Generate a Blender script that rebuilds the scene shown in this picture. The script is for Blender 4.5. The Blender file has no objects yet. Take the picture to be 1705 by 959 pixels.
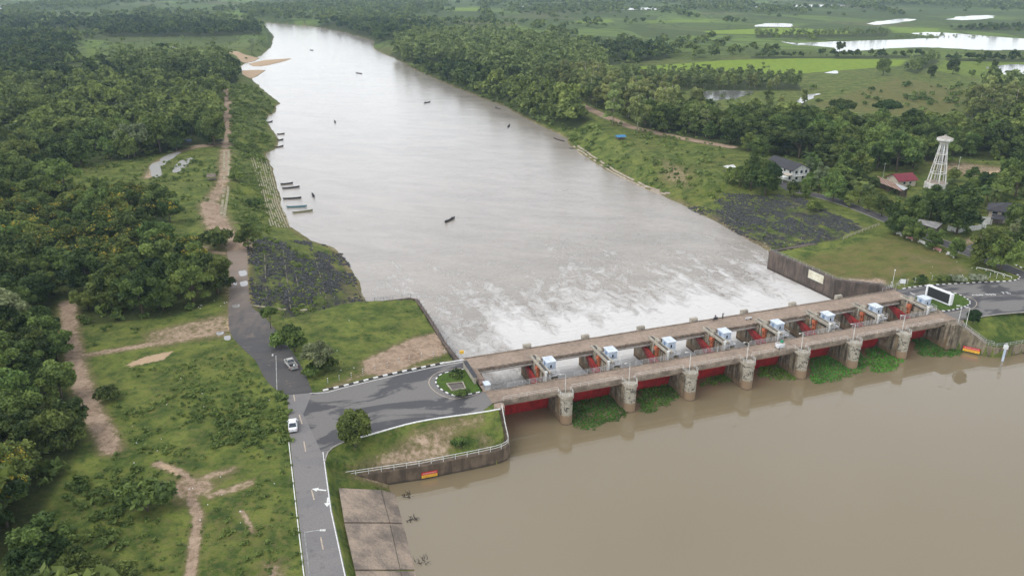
import bpy, math, random
import numpy as np
from mathutils import Vector, Matrix
R = math.radians
S = bpy.context.scene
COL = S.collection
rng = np.random.default_rng(7)
random.seed(7)

# ------------------------------------------------------------------ camera, sky, sun, exposure
FOC, CX, CY = 1326.0, 852.5, 479.5          # focal length and centre of the photograph in its pixels
PITCH = math.atan((CY + 50.0) / FOC)
HC = 84.0
cam = bpy.data.cameras.new('camera')
cam.sensor_width = 36.0
cam.lens = 36.0 * FOC / 1705.0
cam.clip_start, cam.clip_end = 1.0, 40000.0
camo = bpy.data.objects.new('camera', cam)
COL.objects.link(camo)
camo.location = (0, 0, HC)
camo.rotation_euler = (R(90) - PITCH, 0, 0)
S.camera = camo

SUN_EL, SUN_AZ = R(58), R(245)              # azimuth clockwise from +Y
world = bpy.data.worlds.new('World')
S.world = world
world.use_nodes = True
wn, wl = world.node_tree.nodes, world.node_tree.links
wn.clear()
sky = wn.new('ShaderNodeTexSky')
sky.sky_type = 'NISHITA'
sky.sun_disc = False
sky.sun_elevation = SUN_EL
sky.sun_rotation = SUN_AZ
sky.air_density = 1.0
sky.dust_density = 1.0
hsv = wn.new('ShaderNodeHueSaturation')
hsv.inputs['Saturation'].default_value = 0.2
tc = wn.new('ShaderNodeTexCoord')
cn = wn.new('ShaderNodeTexNoise')
cn.inputs['Scale'].default_value = 2.2
cn.inputs['Detail'].default_value = 5
cr = wn.new('ShaderNodeMapRange')
cr.inputs['From Min'].default_value, cr.inputs['From Max'].default_value = 0.3, 0.7
cr.inputs['To Min'].default_value, cr.inputs['To Max'].default_value = 1.2, 1.9
cm = wn.new('ShaderNodeVectorMath')
cm.operation = 'MULTIPLY'
bg = wn.new('ShaderNodeBackground')
bg.inputs['Strength'].default_value = 0.15
wo = wn.new('ShaderNodeOutputWorld')
wl.new(sky.outputs[0], hsv.inputs['Color'])
wl.new(tc.outputs['Generated'], cn.inputs['Vector'])
wl.new(cn.outputs['Fac'], cr.inputs['Value'])
wl.new(hsv.outputs[0], cm.inputs[0])
sx = wn.new('ShaderNodeSeparateXYZ')                     # overcast, brighter in a broad band above the horizon
hb = wn.new('ShaderNodeMapRange')
hb.inputs['From Min'].default_value, hb.inputs['From Max'].default_value = 0.0, 0.45
hb.inputs['To Min'].default_value, hb.inputs['To Max'].default_value = 1.45, 1.0
mm = wn.new('ShaderNodeMath')
mm.operation = 'MULTIPLY'
wl.new(tc.outputs['Generated'], sx.inputs[0])
wl.new(sx.outputs[2], hb.inputs['Value'])
wl.new(hb.outputs[0], mm.inputs[0])
wl.new(cr.outputs[0], mm.inputs[1])
wl.new(mm.outputs[0], cm.inputs[1])
wl.new(cm.outputs[0], bg.inputs['Color'])
wl.new(bg.outputs[0], wo.inputs['Surface'])

sl = bpy.data.lights.new('sun', 'SUN')
sl.energy = 0.7
sl.angle = R(28)
sl.color = (1.0, 0.96, 0.9)
slo = bpy.data.objects.new('sun', sl)
COL.objects.link(slo)
slo.location = (0, 0, 200)
sd = Vector((math.sin(SUN_AZ) * math.cos(SUN_EL), math.cos(SUN_AZ) * math.cos(SUN_EL), math.sin(SUN_EL)))
slo.rotation_euler = sd.to_track_quat('Z', 'Y').to_euler()

S.view_settings.view_transform = 'Standard'
S.view_settings.look = 'None'
S.view_settings.gamma = 1.0
S.view_settings.use_curve_mapping = False
S.view_settings.exposure = 0.38
S.render.engine = 'CYCLES'
S.cycles.max_bounces = 5
S.cycles.diffuse_bounces = 2
S.cycles.glossy_bounces = 3
S.cycles.transmission_bounces = 2
S.cycles.transparent_max_bounces = 4
S.cycles.volume_bounces = 0
S.cycles.caustics_reflective = False
S.cycles.caustics_refractive = False
S.cycles.use_denoising = True

# ------------------------------------------------------------------ survey: turning a sighting into ground coordinates
ST, CT = math.sin(PITCH), math.cos(PITCH)
def P(px, py, z=0.0):
    dx, dy = (px - CX) / FOC, -(py - CY) / FOC
    d = (dx, CT + dy * ST, -ST + dy * CT)
    t = (z - HC) / d[2]
    return np.array([d[0] * t, d[1] * t])
def PP(pts, z=0.0):
    return np.array([P(x, y, z) for x, y in pts])
def proj(xyz):
    xyz = np.asarray(xyz, float).reshape(-1, 3)
    v = xyz - np.array([0, 0, HC])
    zc = v[:, 1] * CT - v[:, 2] * ST
    yc = v[:, 1] * ST + v[:, 2] * CT
    return np.stack([CX + FOC * v[:, 0] / zc, CY - FOC * yc / zc], 1)
A0 = np.array([-2.46, 146.32])              # dam frame: origin, u along the dam, v downstream
DA = R(19.65)
UX, VX = np.array([math.cos(DA), math.sin(DA)]), np.array([-math.sin(DA), math.cos(DA)])
def D(u, v):
    return A0 + u * UX + v * VX
def DD(pts):
    return np.array([D(u, v) for u, v in pts])
def UV(xy):
    d = np.asarray(xy) - A0
    return d @ UX, d @ VX

def inpoly(pts, poly):
    x, y = pts[:, 0], pts[:, 1]
    r = np.zeros(len(pts), bool)
    n = len(poly)
    bb = (x >= poly[:, 0].min()) & (x <= poly[:, 0].max()) & (y >= poly[:, 1].min()) & (y <= poly[:, 1].max())
    ix = np.nonzero(bb)[0]
    xs, ys = x[ix], y[ix]
    rr = np.zeros(len(ix), bool)
    for i in range(n):
        x0, y0 = poly[i]
        x1, y1 = poly[(i + 1) % n]
        if y0 == y1:
            continue
        c = ((y0 > ys) != (y1 > ys)) & (xs < (x1 - x0) * (ys - y0) / (y1 - y0) + x0)
        rr ^= c
    r[ix] = rr
    return r
def dline(pts, line, closed=False):
    best = np.full(len(pts), 1e18)
    n = len(line)
    for i in range(n if closed else n - 1):
        a, b = line[i], line[(i + 1) % n]
        ab = b - a
        t = np.clip(((pts - a) @ ab) / max(ab @ ab, 1e-9), 0, 1)
        dx = pts[:, 0] - a[0] - t * ab[0]
        dy = pts[:, 1] - a[1] - t * ab[1]
        best = np.minimum(best, dx * dx + dy * dy)
    return np.sqrt(best)
def sdist(pts, poly):
    d = dline(pts, poly, True)
    return np.where(inpoly(pts, poly), d, -d)          # positive inside
_tab = np.random.default_rng(3).random((64, 64))
def vnoise(x, y, s):
    x, y = np.asarray(x) / s, np.asarray(y) / s
    xi, yi = np.floor(x).astype(int), np.floor(y).astype(int)
    fx, fy = x - xi, y - yi
    fx, fy = fx * fx * (3 - 2 * fx), fy * fy * (3 - 2 * fy)
    g = lambda i, j: _tab[(xi + i) % 64, (yi + j) % 64]
    return (g(0, 0) * (1 - fx) + g(1, 0) * fx) * (1 - fy) + (g(0, 1) * (1 - fx) + g(1, 1) * fx) * fy
def sstep(a, b, x):
    t = np.clip((x - a) / (b - a), 0, 1)
    return t * t * (3 - 2 * t)

def smooth_line(pts, n=6):
    """Catmull-Rom through the points"""
    p = np.asarray(pts, float)
    p = np.vstack([2 * p[0] - p[1], p, 2 * p[-1] - p[-2]])
    out = []
    for i in range(1, len(p) - 2):
        for k in range(n):
            t = k / n
            a, b, c, d = p[i - 1], p[i], p[i + 1], p[i + 2]
            out.append(0.5 * ((2 * b) + (c - a) * t + (2 * a - 5 * b + 4 * c - d) * t * t + (3 * b - a - 3 * c + d) * t ** 3))
    out.append(p[-2])
    return np.array(out)
# ------------------------------------------------------------------ mesh and object helpers
class MB:
    def __init__(s):
        s.v, s.f, s.m = [], [], []
    def add(s, vs, fs, mi=0):
        b = len(s.v)
        s.v += [tuple(map(float, q)) for q in vs]
        s.f += [tuple(b + i for i in f) for f in fs]
        s.m += [mi] * len(fs)
        return s
    def box(s, x0, x1, y0, y1, z0, z1, mi=0):
        return s.add([(x0, y0, z0), (x1, y0, z0), (x1, y1, z0), (x0, y1, z0), (x0, y0, z1), (x1, y0, z1), (x1, y1, z1), (x0, y1, z1)],
                     [(3, 2, 1, 0), (4, 5, 6, 7), (0, 1, 5, 4), (1, 2, 6, 5), (2, 3, 7, 6), (3, 0, 4, 7)], mi)
    def obox(s, c, sx, sy, sz, rz=0, mi=0):              # box standing on c, turned by rz
        b = MB().box(-sx / 2, sx / 2, -sy / 2, sy / 2, 0, sz)
        co, si = math.cos(rz), math.sin(rz)
        return s.add([(c[0] + x * co - y * si, c[1] + x * si + y * co, c[2] + z) for x, y, z in b.v], b.f, mi)
    def tube(s, path, r, n=6, mi=0, caps=True):
        path = [Vector(p) for p in path]
        rs = r if isinstance(r, (list, tuple)) else [r] * len(path)
        rings = []
        for i, p in enumerate(path):
            t = (path[min(i + 1, len(path) - 1)] - path[max(i - 1, 0)]).normalized()
            a = Vector((0, 0, 1)) if abs(t.z) < 0.9 else Vector((1, 0, 0))
            x = t.cross(a).normalized()
            y = t.cross(x)
            rings.append([p + (x * math.cos(2 * math.pi * k / n) + y * math.sin(2 * math.pi * k / n)) * rs[i] for k in range(n)])
        vs = [q for g in rings for q in g]
        fs = []
        for i in range(len(rings) - 1):
            for k in range(n):
                a, b = i * n + k, i * n + (k + 1) % n
                fs.append((a, a + n, b + n, b))
        if caps:
            fs.append(tuple(range(n)))
            fs.append(tuple((len(rings) - 1) * n + k for k in reversed(range(n))))
        return s.add(vs, fs, mi)
    def lathe(s, prof, n=16, c=(0, 0), mi=0, a0=0, a1=2 * math.pi):
        full = abs(a1 - a0 - 2 * math.pi) < 1e-6
        m = n if full else n + 1
        vs = [(c[0] + r * math.cos(a0 + (a1 - a0) * k / n), c[1] + r * math.sin(a0 + (a1 - a0) * k / n), z) for r, z in prof for k in range(m)]
        fs = []
        for i in range(len(prof) - 1):
            for k in range(n):
                k2 = (k + 1) % m
                fs.append((i * m + k, i * m + k2, (i + 1) * m + k2, (i + 1) * m + k))
        return s.add(vs, fs, mi)
    def prism(s, poly, z0, z1, mi=0, bottom=True):
        n = len(poly)
        ar = sum(poly[i][0] * poly[(i + 1) % n][1] - poly[(i + 1) % n][0] * poly[i][1] for i in range(n))
        if ar < 0:
            poly = list(reversed([tuple(p) for p in poly]))
        z0 = z0 if hasattr(z0, '__len__') else [z0] * n
        z1 = z1 if hasattr(z1, '__len__') else [z1] * n
        vs = [(p[0], p[1], z) for p, z in zip(poly, z0)] + [(p[0], p[1], z) for p, z in zip(poly, z1)]
        fs = [tuple(range(n, 2 * n))] + [(i, (i + 1) % n, n + (i + 1) % n, n + i) for i in range(n)]
        if bottom:
            fs.append(tuple(reversed(range(n))))
        return s.add(vs, fs, mi)
    def strip(s, a, b, mi=0):                            # quads between two lines of points
        n = len(a)
        return s.add(list(a) + list(b), [(i, i + 1, n + i + 1, n + i) for i in range(n - 1)], mi)
    def build(s, name, mats, parent=None, smooth=False):
        me = bpy.data.meshes.new(name)
        me.from_pydata(s.v, [], s.f)
        for m in (mats if isinstance(mats, (list, tuple)) else [mats]):
            me.materials.append(m)
        if any(s.m):
            me.polygons.foreach_set('material_index', s.m)
        if smooth:
            me.polygons.foreach_set('use_smooth', [True] * len(me.polygons))
        me.update()
        return link(name, me, parent)
def link(name, data, parent=None):
    o = bpy.data.objects.new(name, data)
    COL.objects.link(o)
    if parent is not None:
        o.parent = parent
    return o
def tag(o, label=None, cat=None, group=None, kind=None):
    if label: o['label'] = label
    if cat: o['category'] = cat
    if group: o['group'] = group
    if kind: o['kind'] = kind
    return o
def thing(name, label, cat, loc=(0, 0, 0), rz=0.0, group=None):
    o = link(name, None)
    o.location = (loc[0], loc[1], loc[2] if len(loc) > 2 else 0)
    o.rotation_euler = (0, 0, rz)
    return tag(o, label, cat, group)
def copytree(o, parent=None):
    c = o.copy()
    COL.objects.link(c)
    c.parent = parent
    for ch in list(o.children):
        copytree(ch, c)
    return c
def place(o, x, y, z, rz=0.0, sc=1.0):
    o.location = (float(x), float(y), float(z))
    o.rotation_euler = (0, 0, float(rz))
    o.scale = (sc, sc, sc) if not hasattr(sc, '__len__') else sc
    return o
ORD = ['first', 'second', 'third', 'fourth', 'fifth', 'sixth', 'seventh', 'eighth', 'ninth', 'tenth', 'eleventh', 'twelfth', 'thirteenth', 'fourteenth']

# ------------------------------------------------------------------ materials
def newmat(name):
    m = bpy.data.materials.new(name)
    m.use_nodes = True
    nt = m.node_tree
    b = nt.nodes['Principled BSDF']
    return m, nt, b
def nd(nt, t, **kw):
    n = nt.nodes.new('ShaderNode' + t)
    for k, v in kw.items():
        if k in n.inputs: n.inputs[k].default_value = v
        else: setattr(n, k, v)
    return n
def mix(nt, a, b, fac, mode='MIX'):
    n = nt.nodes.new('ShaderNodeMix')
    n.data_type = 'RGBA'
    n.blend_type = mode
    for sock, val in ((n.inputs[6], a), (n.inputs[7], b), (n.inputs[0], fac)):
        if hasattr(val, 'is_output') or isinstance(val, bpy.types.NodeSocket):
            nt.links.new(val, sock)
        elif isinstance(val, (int, float)):
            sock.default_value = val
        else:
            sock.default_value = (*val, 1)
    return n.outputs[2]
def math_(nt, op, a, b=0.0, clamp=False):
    n = nt.nodes.new('ShaderNodeMath')
    n.operation = op
    n.use_clamp = clamp
    for sock, val in ((n.inputs[0], a), (n.inputs[1], b)):
        if isinstance(val, bpy.types.NodeSocket): nt.links.new(val, sock)
        else: sock.default_value = val
    return n.outputs[0]
def mrange(nt, v, a, b, c=0.0, d=1.0, smooth=False):
    n = nt.nodes.new('ShaderNodeMapRange')
    if smooth: n.interpolation_type = 'SMOOTHSTEP'
    nt.links.new(v, n.inputs['Value'])
    for k, q in zip(('From Min', 'From Max', 'To Min', 'To Max'), (a, b, c, d)):
        n.inputs[k].default_value = q
    return n.outputs[0]
def coords(nt, kind='pos', scale=(1, 1, 1), rz=0.0):
    if kind == 'pos':
        o = nt.nodes.new('ShaderNodeNewGeometry').outputs['Position']
    else:
        o = nt.nodes.new('ShaderNodeTexCoord').outputs['Object']
    mp = nt.nodes.new('ShaderNodeMapping')
    mp.vector_type = 'TEXTURE' if rz else 'POINT'
    mp.inputs['Scale'].default_value = scale if not rz else tuple(1.0 / s for s in scale)
    mp.inputs['Rotation'].default_value = (0, 0, rz)
    nt.links.new(o, mp.inputs['Vector'])
    return mp.outputs[0]
def noise(nt, vec, scale, detail=3, rough=0.55, dist=0.0):
    n = nt.nodes.new('ShaderNodeTexNoise')
    n.inputs['Scale'].default_value = scale
    n.inputs['Detail'].default_value = detail
    n.inputs['Roughness'].default_value = rough
    n.inputs['Distortion'].default_value = dist
    nt.links.new(vec, n.inputs['Vector'])
    return n.outputs['Fac']
def bump(nt, b, h, strength, dist):
    n = nt.nodes.new('ShaderNodeBump')
    n.inputs['Strength'].default_value = strength
    n.inputs['Distance'].default_value = dist
    nt.links.new(h, n.inputs['Height'])
    nt.links.new(n.outputs[0], b.inputs['Normal'])
def surf(name, c1, c2=None, scale=0.6, rough=0.8, streak=None, fine=4.0, metal=0.0, spec=0.3, kind='pos', bumpd=0.0, lo=0.35, hi=0.65):
    """worn surface: two colours mixed by noise, optional dark vertical streaks, fine grain"""
    m, nt, b = newmat(name)
    b.inputs['Roughness'].default_value = rough
    b.inputs['Metallic'].default_value = metal
    b.inputs['Specular IOR Level'].default_value = spec
    v = coords(nt, kind)
    c2 = c2 or tuple(x * 0.7 for x in c1)
    n1 = noise(nt, v, scale, 5, 0.62)
    col = mix(nt, c2, c1, mrange(nt, n1, lo, hi))
    n2 = noise(nt, v, fine, 2)
    g = mrange(nt, n2, 0.3, 0.7, 0.8, 1.15)
    vm = nt.nodes.new('ShaderNodeVectorMath'); vm.operation = 'SCALE'
    nt.links.new(col, vm.inputs[0]); nt.links.new(g, vm.inputs['Scale'])
    col = vm.outputs[0]
    if streak:
        sv = coords(nt, kind, (1.6, 1.6, 0.14))
        n3 = noise(nt, sv, 1.0, 4, 0.6)
        col = mix(nt, col, streak, mrange(nt, n3, 0.5, 0.68, 0, 0.85))
    nt.links.new(col, b.inputs['Base Color'])
    if bumpd:
        bump(nt, b, n2, 0.5, bumpd)
    return m
# ------------------------------------------------------------------ the lie of the land
WU, WD = -7.0, -7.4                                   # water above and below the gates
LB = [(745, 577), (722, 548), (700, 520), (612, 503), (600, 470), (578, 432), (558, 412), (520, 400), (497, 385), (484, 376), (470, 345), (462, 310), (455, 280),
      (446, 265), (444, 256), (463, 246), (466, 232), (452, 214), (443, 198), (458, 188), (466, 171), (449, 158), (430, 142), (416, 130),
      (400, 118), (404, 108), (434, 94), (452, 79), (457, 62), (448, 50), (440, 42), (420, 39), (385, 36), (340, 31), (300, 27), (268, 22)]
RB = [(268, 19.5), (300, 24), (345, 28), (400, 33), (440, 38), (523, 45), (575, 55), (622, 69), (621, 82), (650, 95), (700, 121), (750, 143), (800, 163), (838, 177), (870, 195), (905, 212), (928, 222),
      (943, 232), (948, 243), (975, 262), (1010, 285), (1060, 310), (1100, 324), (1150, 350), (1185, 367), (1230, 392), (1278, 418)]
river_dn = np.vstack([DD([(-5.5, -4), (-5.5, 62), (-20, 63)]), PP(LB, WD)[3:], PP(RB, WD), DD([(118, 62), (120, 37), (125, 32), (125, 22), (121.2, 21), (121.2, -4)])])
RWL = [(660, 806), (655, 812), (662, 836), (672, 876), (688, 930), (697, 965), (712, 1040), (740, 1250)]
UP_R = [(122.2, -2.6), (123.6, -3.7), (126.9, -8.1), (128.4, -9.6), (130.6, -10.2), (134, -10.3), (150, -11), (175, -12), (260, -13)]
river_up = np.vstack([DD([(-0.8, 8), (-0.8, -8.5), (-2.2, -10.8), (-4.5, -11.7)]), PP(RWL, WU), np.array([[200., 30.], [400., 100.]]),
                      DD(UP_R[::-1]), DD([(121.4, -2.5), (120.8, -2.0), (120.8, 8)])])
ROAD_R = PP([(548, 742), (540, 765), (553, 850), (577, 959), (600, 1060), (640, 1250)])     # right edge of the main road
FRONT_E = PP([(548, 742), (575, 735), (625, 720), (700, 700), (800, 686), (836, 680)])      # upstream edge of the approach road
PLAT_L = DD([(-3.25, 22), (-3.3, 63), (-5, 64.6), (-20, 65.1), (-48, 56), (-60, 30), (-40, 10), (-2.6, 10)])
PLAT_R = np.vstack([DD([(126.9, 22), (126.9, 28.3), (123.0, 32.7), (118.4, 37), (116.4, 63.6), (127, 64.9)]), PP([(1340, 404), (1400, 397), (1462, 374), (1700, 440)], -1.2), DD([(190, 10), (126.9, 10)])])
SLOPE_L = DD([(-1.2, 6), (-1.2, -3), (-1.9, -8.3), (-3.0, -10.0), (-5, -10.7), (-20, -10.8), (-30, -10), (-37.5, -9.5), (-45, 0), (-30, 10)])
SLOPE_R = DD([(121, 6), (121, -2.0)] + [(u + .9, v + .9) for u, v in UP_R] + [(260, 20)])
SANDS = [PP(q, WD) for q in ([(416, 107), (440, 101), (484, 98), (470, 103), (440, 110), (425, 111)],
                             [(366, 96), (400, 98), (430, 97), (420, 103), (404, 106), (398, 103)],
                             [(404, 118), (440, 117), (424, 128), (416, 131), (406, 126)])]
def height(pts):
    pts = np.asarray(pts, float).reshape(-1, 2)
    x, y = pts[:, 0], pts[:, 1]
    wob = (vnoise(x, y, 9.0) - 0.5) * 3.0 + (vnoise(x + 31, y, 3.0) - 0.5) * 1.2
    far = np.clip(y / 900.0, 0.25, 1.6)
    sd = sdist(pts, river_dn)                          # positive over the river
    d = -sd + wob * far
    rise = np.where(x < -8, 30.0, 34.0)
    rise = np.where((y > 330), 18.0, rise)
    z = WD - 0.1 + 7.5 * np.clip(d / rise, -0.4, 1)
    z = np.where(z > 0, 0, z)
    # upstream side
    ud, vd = UV(pts)
    up = vd < 4
    su = -sdist(pts, river_up)
    dr = dline(pts, ROAD_R)
    df = np.minimum(dline(pts, FRONT_E), dr)
    zl = np.interp(dr, [0.25, 1.3, 9.3, 12.2, 14], [0, -1.7, -5.9, -7.5, -9.5])
    zr = np.where(su > 30, 0, -4.1 * np.clip(1.3 - su / 12.0, 0, 1))
    z = np.where(up & (ud < 40) & (dr < 30), np.where(inpoly(pts, PLEFT), zl, 0), z)
    z = np.where(up & (ud < 40) & (su < 0), np.minimum(zl, -7.5), z)
    z = np.where(up & (ud >= 40), np.where(su < 0, -9.5, zr), z)
    inl = inpoly(pts, SLOPE_L)
    zs = -4.15 * np.clip((df - 0.6) / 8.6, 0, 1)
    z = np.where(inl, np.where(inpoly(pts, PLEFT), zs, 0), z)
    inr = inpoly(pts, SLOPE_R)
    zs2 = -4.2 * np.clip((-vd - 0.2) / 7.5, 0, 1)
    z = np.where(inr, zs2, z)
    # terraces behind the downstream walls
    il = inpoly(pts, PLAT_L)
    z = np.where(il, -1.3 * np.clip((ud + 22) / 16.0, 0, 1), z)
    ir = inpoly(pts, PLAT_R)
    z = np.where(ir, -1.3 * np.clip((150 - ud) / 16.0, 0, 1) * sstep(20, 27, vd), z)
    z = np.where((ud > -2.1) & (ud < 125.3) & (vd > -0.4) & (vd < 22), np.minimum(z, -0.62), z)      # the decks span here
    for q in SANDS:
        ss = sdist(pts, q)
        z = np.maximum(z, np.where(ss > -3, WD + 0.25 + 0.12 * np.clip(ss, -6, 6), -99))
    return z
PLEFT = np.vstack([ROAD_R, np.array([[60., 30.], [60., 140.]]), DD([(0, -1)]), FRONT_E[::-1]])
def hz(x, y):
    return float(height([[x, y]])[0])
def G(px, py):                                         # sighting -> point on the ground
    z = 0.0
    for _ in range(12):
        q = P(px, py, z)
        z2 = hz(*q)
        if abs(z2 - z) < 0.02: break
        z = 0.5 * z + 0.5 * z2
    q = P(px, py, z)
    return np.array([q[0], q[1], z])
def drape(pts, dz=0.05):
    pts = np.asarray(pts)[:, :2]
    return [(p[0], p[1], z + dz) for p, z in zip(pts, height(pts))]

# ------------------------------------------------------------------ what grows and lies where (weights carried by the ground mesh)
def pxpoly(*p): return PP(p)
DIRT_LINES = [([(112, 505), (118, 560), (130, 620), (150, 680), (172, 718), (186, 748)], 1.75, 0.8), ([(130, 594), (200, 582), (262, 571), (330, 560), (385, 547)], 1.2, 0.7),
              ([(262, 772), (298, 785), (320, 803), (318, 830), (330, 858), (322, 920), (316, 965)], 0.75, 0.8), ([(285, 815), (330, 812)], 2.2, 0.75), ([(320, 806), (350, 792), (385, 783)], 1.0, 0.6),
              ([(352, 824), (385, 815), (415, 804)], 0.9, 0.6), ([(402, 850), (422, 885)], 0.4, 0.6), ([(915, 152), (960, 172), (1010, 195), (1050, 212), (1110, 225), (1160, 235), (1215, 245)], 2.6, 1.0),
              ([(377, 140), (379, 170), (378, 200), (376, 246)], 1.8, 0.9), ([(330, 244), (376, 240)], 3.0, 0.8), ([(352, 338), (358, 365), (372, 385), (388, 398), (398, 412)], 3.4, 0.95), ([(376, 250), (372, 300), (352, 330)], 2.4, 0.7),
              ([(398, 410), (398, 440), (396, 480), (402, 520)], 2.6, 0.75), ([(300, 410), (345, 418), (385, 424)], 1.1, 0.75), ([(185, 402), (205, 398), (222, 402)], 2.0, 0.8), ([(1670, 567), (1705, 560), (1790, 552)], 1.8, 0.9), ([(345, 372), (392, 360)], 1.0, 0.5),
              ([(246, 296), (262, 270), (300, 252), (335, 244)], 2.0, 0.6), ([(205, 330), (222, 322)], 2.2, 0.8)]
DIRT_POLYS = [([(245, 552), (330, 532), (384, 520), (386, 562), (330, 566), (255, 580), (240, 568)], 0.62), ([(605, 602), (690, 556), (730, 545), (744, 578), (690, 600), (640, 626), (606, 622)], 1.15),
              ([(578, 764), (640, 738), (690, 712), (752, 697), (800, 690), (806, 698), (760, 708), (742, 745), (690, 756), (590, 770)], 0.62), ([(798, 706), (812, 712), (818, 728), (806, 722)], 0.75),
              ([(540, 655), (600, 628), (760, 598), (770, 588), (600, 622), (545, 645)], 0.72), ([(1360, 468), (1400, 457), (1470, 457), (1482, 464), (1430, 474), (1375, 473)], 0.85), ([(436, 938), (470, 932), (474, 975), (440, 975)], 0.66),
              ([(1545, 268), (1600, 270), (1700, 282), (1700, 300), (1630, 296), (1570, 288)], 0.6), ([(1590, 404), (1665, 385), (1665, 398), (1600, 408)], 0.85), ([(355, 800), (372, 788), (385, 794), (362, 806)], 0.5), ([(290, 800), (330, 788), (336, 806), (330, 822), (300, 842), (288, 830)], 0.6),
              ([(540, 400), (600, 470), (612, 498), (596, 490), (570, 445)], 0.55), ([(1480, 445), (1500, 440), (1510, 448), (1490, 452)], 0.4), ([(1105, 265), (1150, 285), (1150, 300), (1100, 285)], 0.5), ([(1100, 320), (1180, 345), (1200, 335), (1160, 322)], 0.45),
              ([(60, 162), (118, 150), (112, 166), (80, 176)], 0.5), ([(330, 425), (360, 412), (345, 400), (310, 408)], 0.5), ([(1560, 455), (1590, 440), (1625, 452), (1600, 460)], 0.4), ([(1490, 415), (1560, 432), (1600, 440), (1530, 440)], 0.35)]
SAND_POLYS = [([(208, 606), (245, 592), (292, 583), (272, 600), (240, 606), (216, 612)], 0.9), ([(1635, 285), (1672, 283), (1690, 296), (1650, 300)], 0.8), ([(258, 770), (285, 772), (305, 792), (285, 790)], 0.8), ([(372, 528), (386, 520), (388, 560), (370, 548)], 0.6)]
PADDY = [([(1045, 113), (1200, 101), (1340, 97), (1512, 100), (1500, 110), (1300, 126), (1180, 123), (1090, 121)], 1.0), ([(1165, 52), (1300, 46), (1422, 52), (1410, 60), (1180, 57)], 0.75), ([(1475, 45), (1568, 47), (1570, 56), (1480, 56)], 0.6),
         ([(1530, 204), (1606, 190), (1612, 198), (1545, 210)], 0.9), ([(1560, 98), (1705, 100), (1900, 110), (1900, 140), (1705, 138), (1600, 128), (1545, 118)], 0.55), ([(132, 80), (176, 66), (176, 105), (134, 106)], 0.5), ([(450, 60), (440, 90), (380, 96), (420, 70)], 0.35),
         ([(950, 35), (1020, 32), (1030, 38), (960, 40)], 0.6), ([(740, 14), (800, 13), (800, 20), (740, 20)], 0.6), ([(1060, 35), (1200, 32), (1190, 38), (1080, 40)], 0.55), ([(1270, 132), (1340, 128), (1335, 140), (1280, 142)], 0.3), ([(30, 34), (120, 30), (200, 33), (120, 42), (40, 44)], 0.5)]
DRY = [([(1305, 424), (1480, 388), (1590, 420), (1622, 455), (1440, 470), (1370, 468)], 0.8), ([(1325, 178), (1480, 128), (1540, 135), (1625, 152), (1610, 186), (1540, 200), (1400, 186)], 0.75), ([(165, 64), (430, 55), (455, 62), (440, 90), (330, 97), (180, 100)], 0.6),
       ([(620, 540), (700, 505), (725, 535), (650, 560), (560, 560)], 0.5), ([(180, 640), (420, 580), (470, 650), (300, 680)], 0.4), ([(1000, 250), (1200, 300), (1180, 345), (1100, 318), (960, 250)], 0.45), ([(930, 48), (1280, 40), (1270, 60), (1000, 70)], 0.5), ([(1160, 60), (1310, 52), (1300, 66), (1200, 70)], 0.4)]
ROCK = [([(412, 392), (520, 403), (562, 414), (582, 440), (614, 502), (500, 517), (418, 510)], 0.54), ([(1145, 348), (1200, 322), (1330, 328), (1442, 378), (1400, 396), (1300, 412), (1238, 394)], 0.58)]

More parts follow.
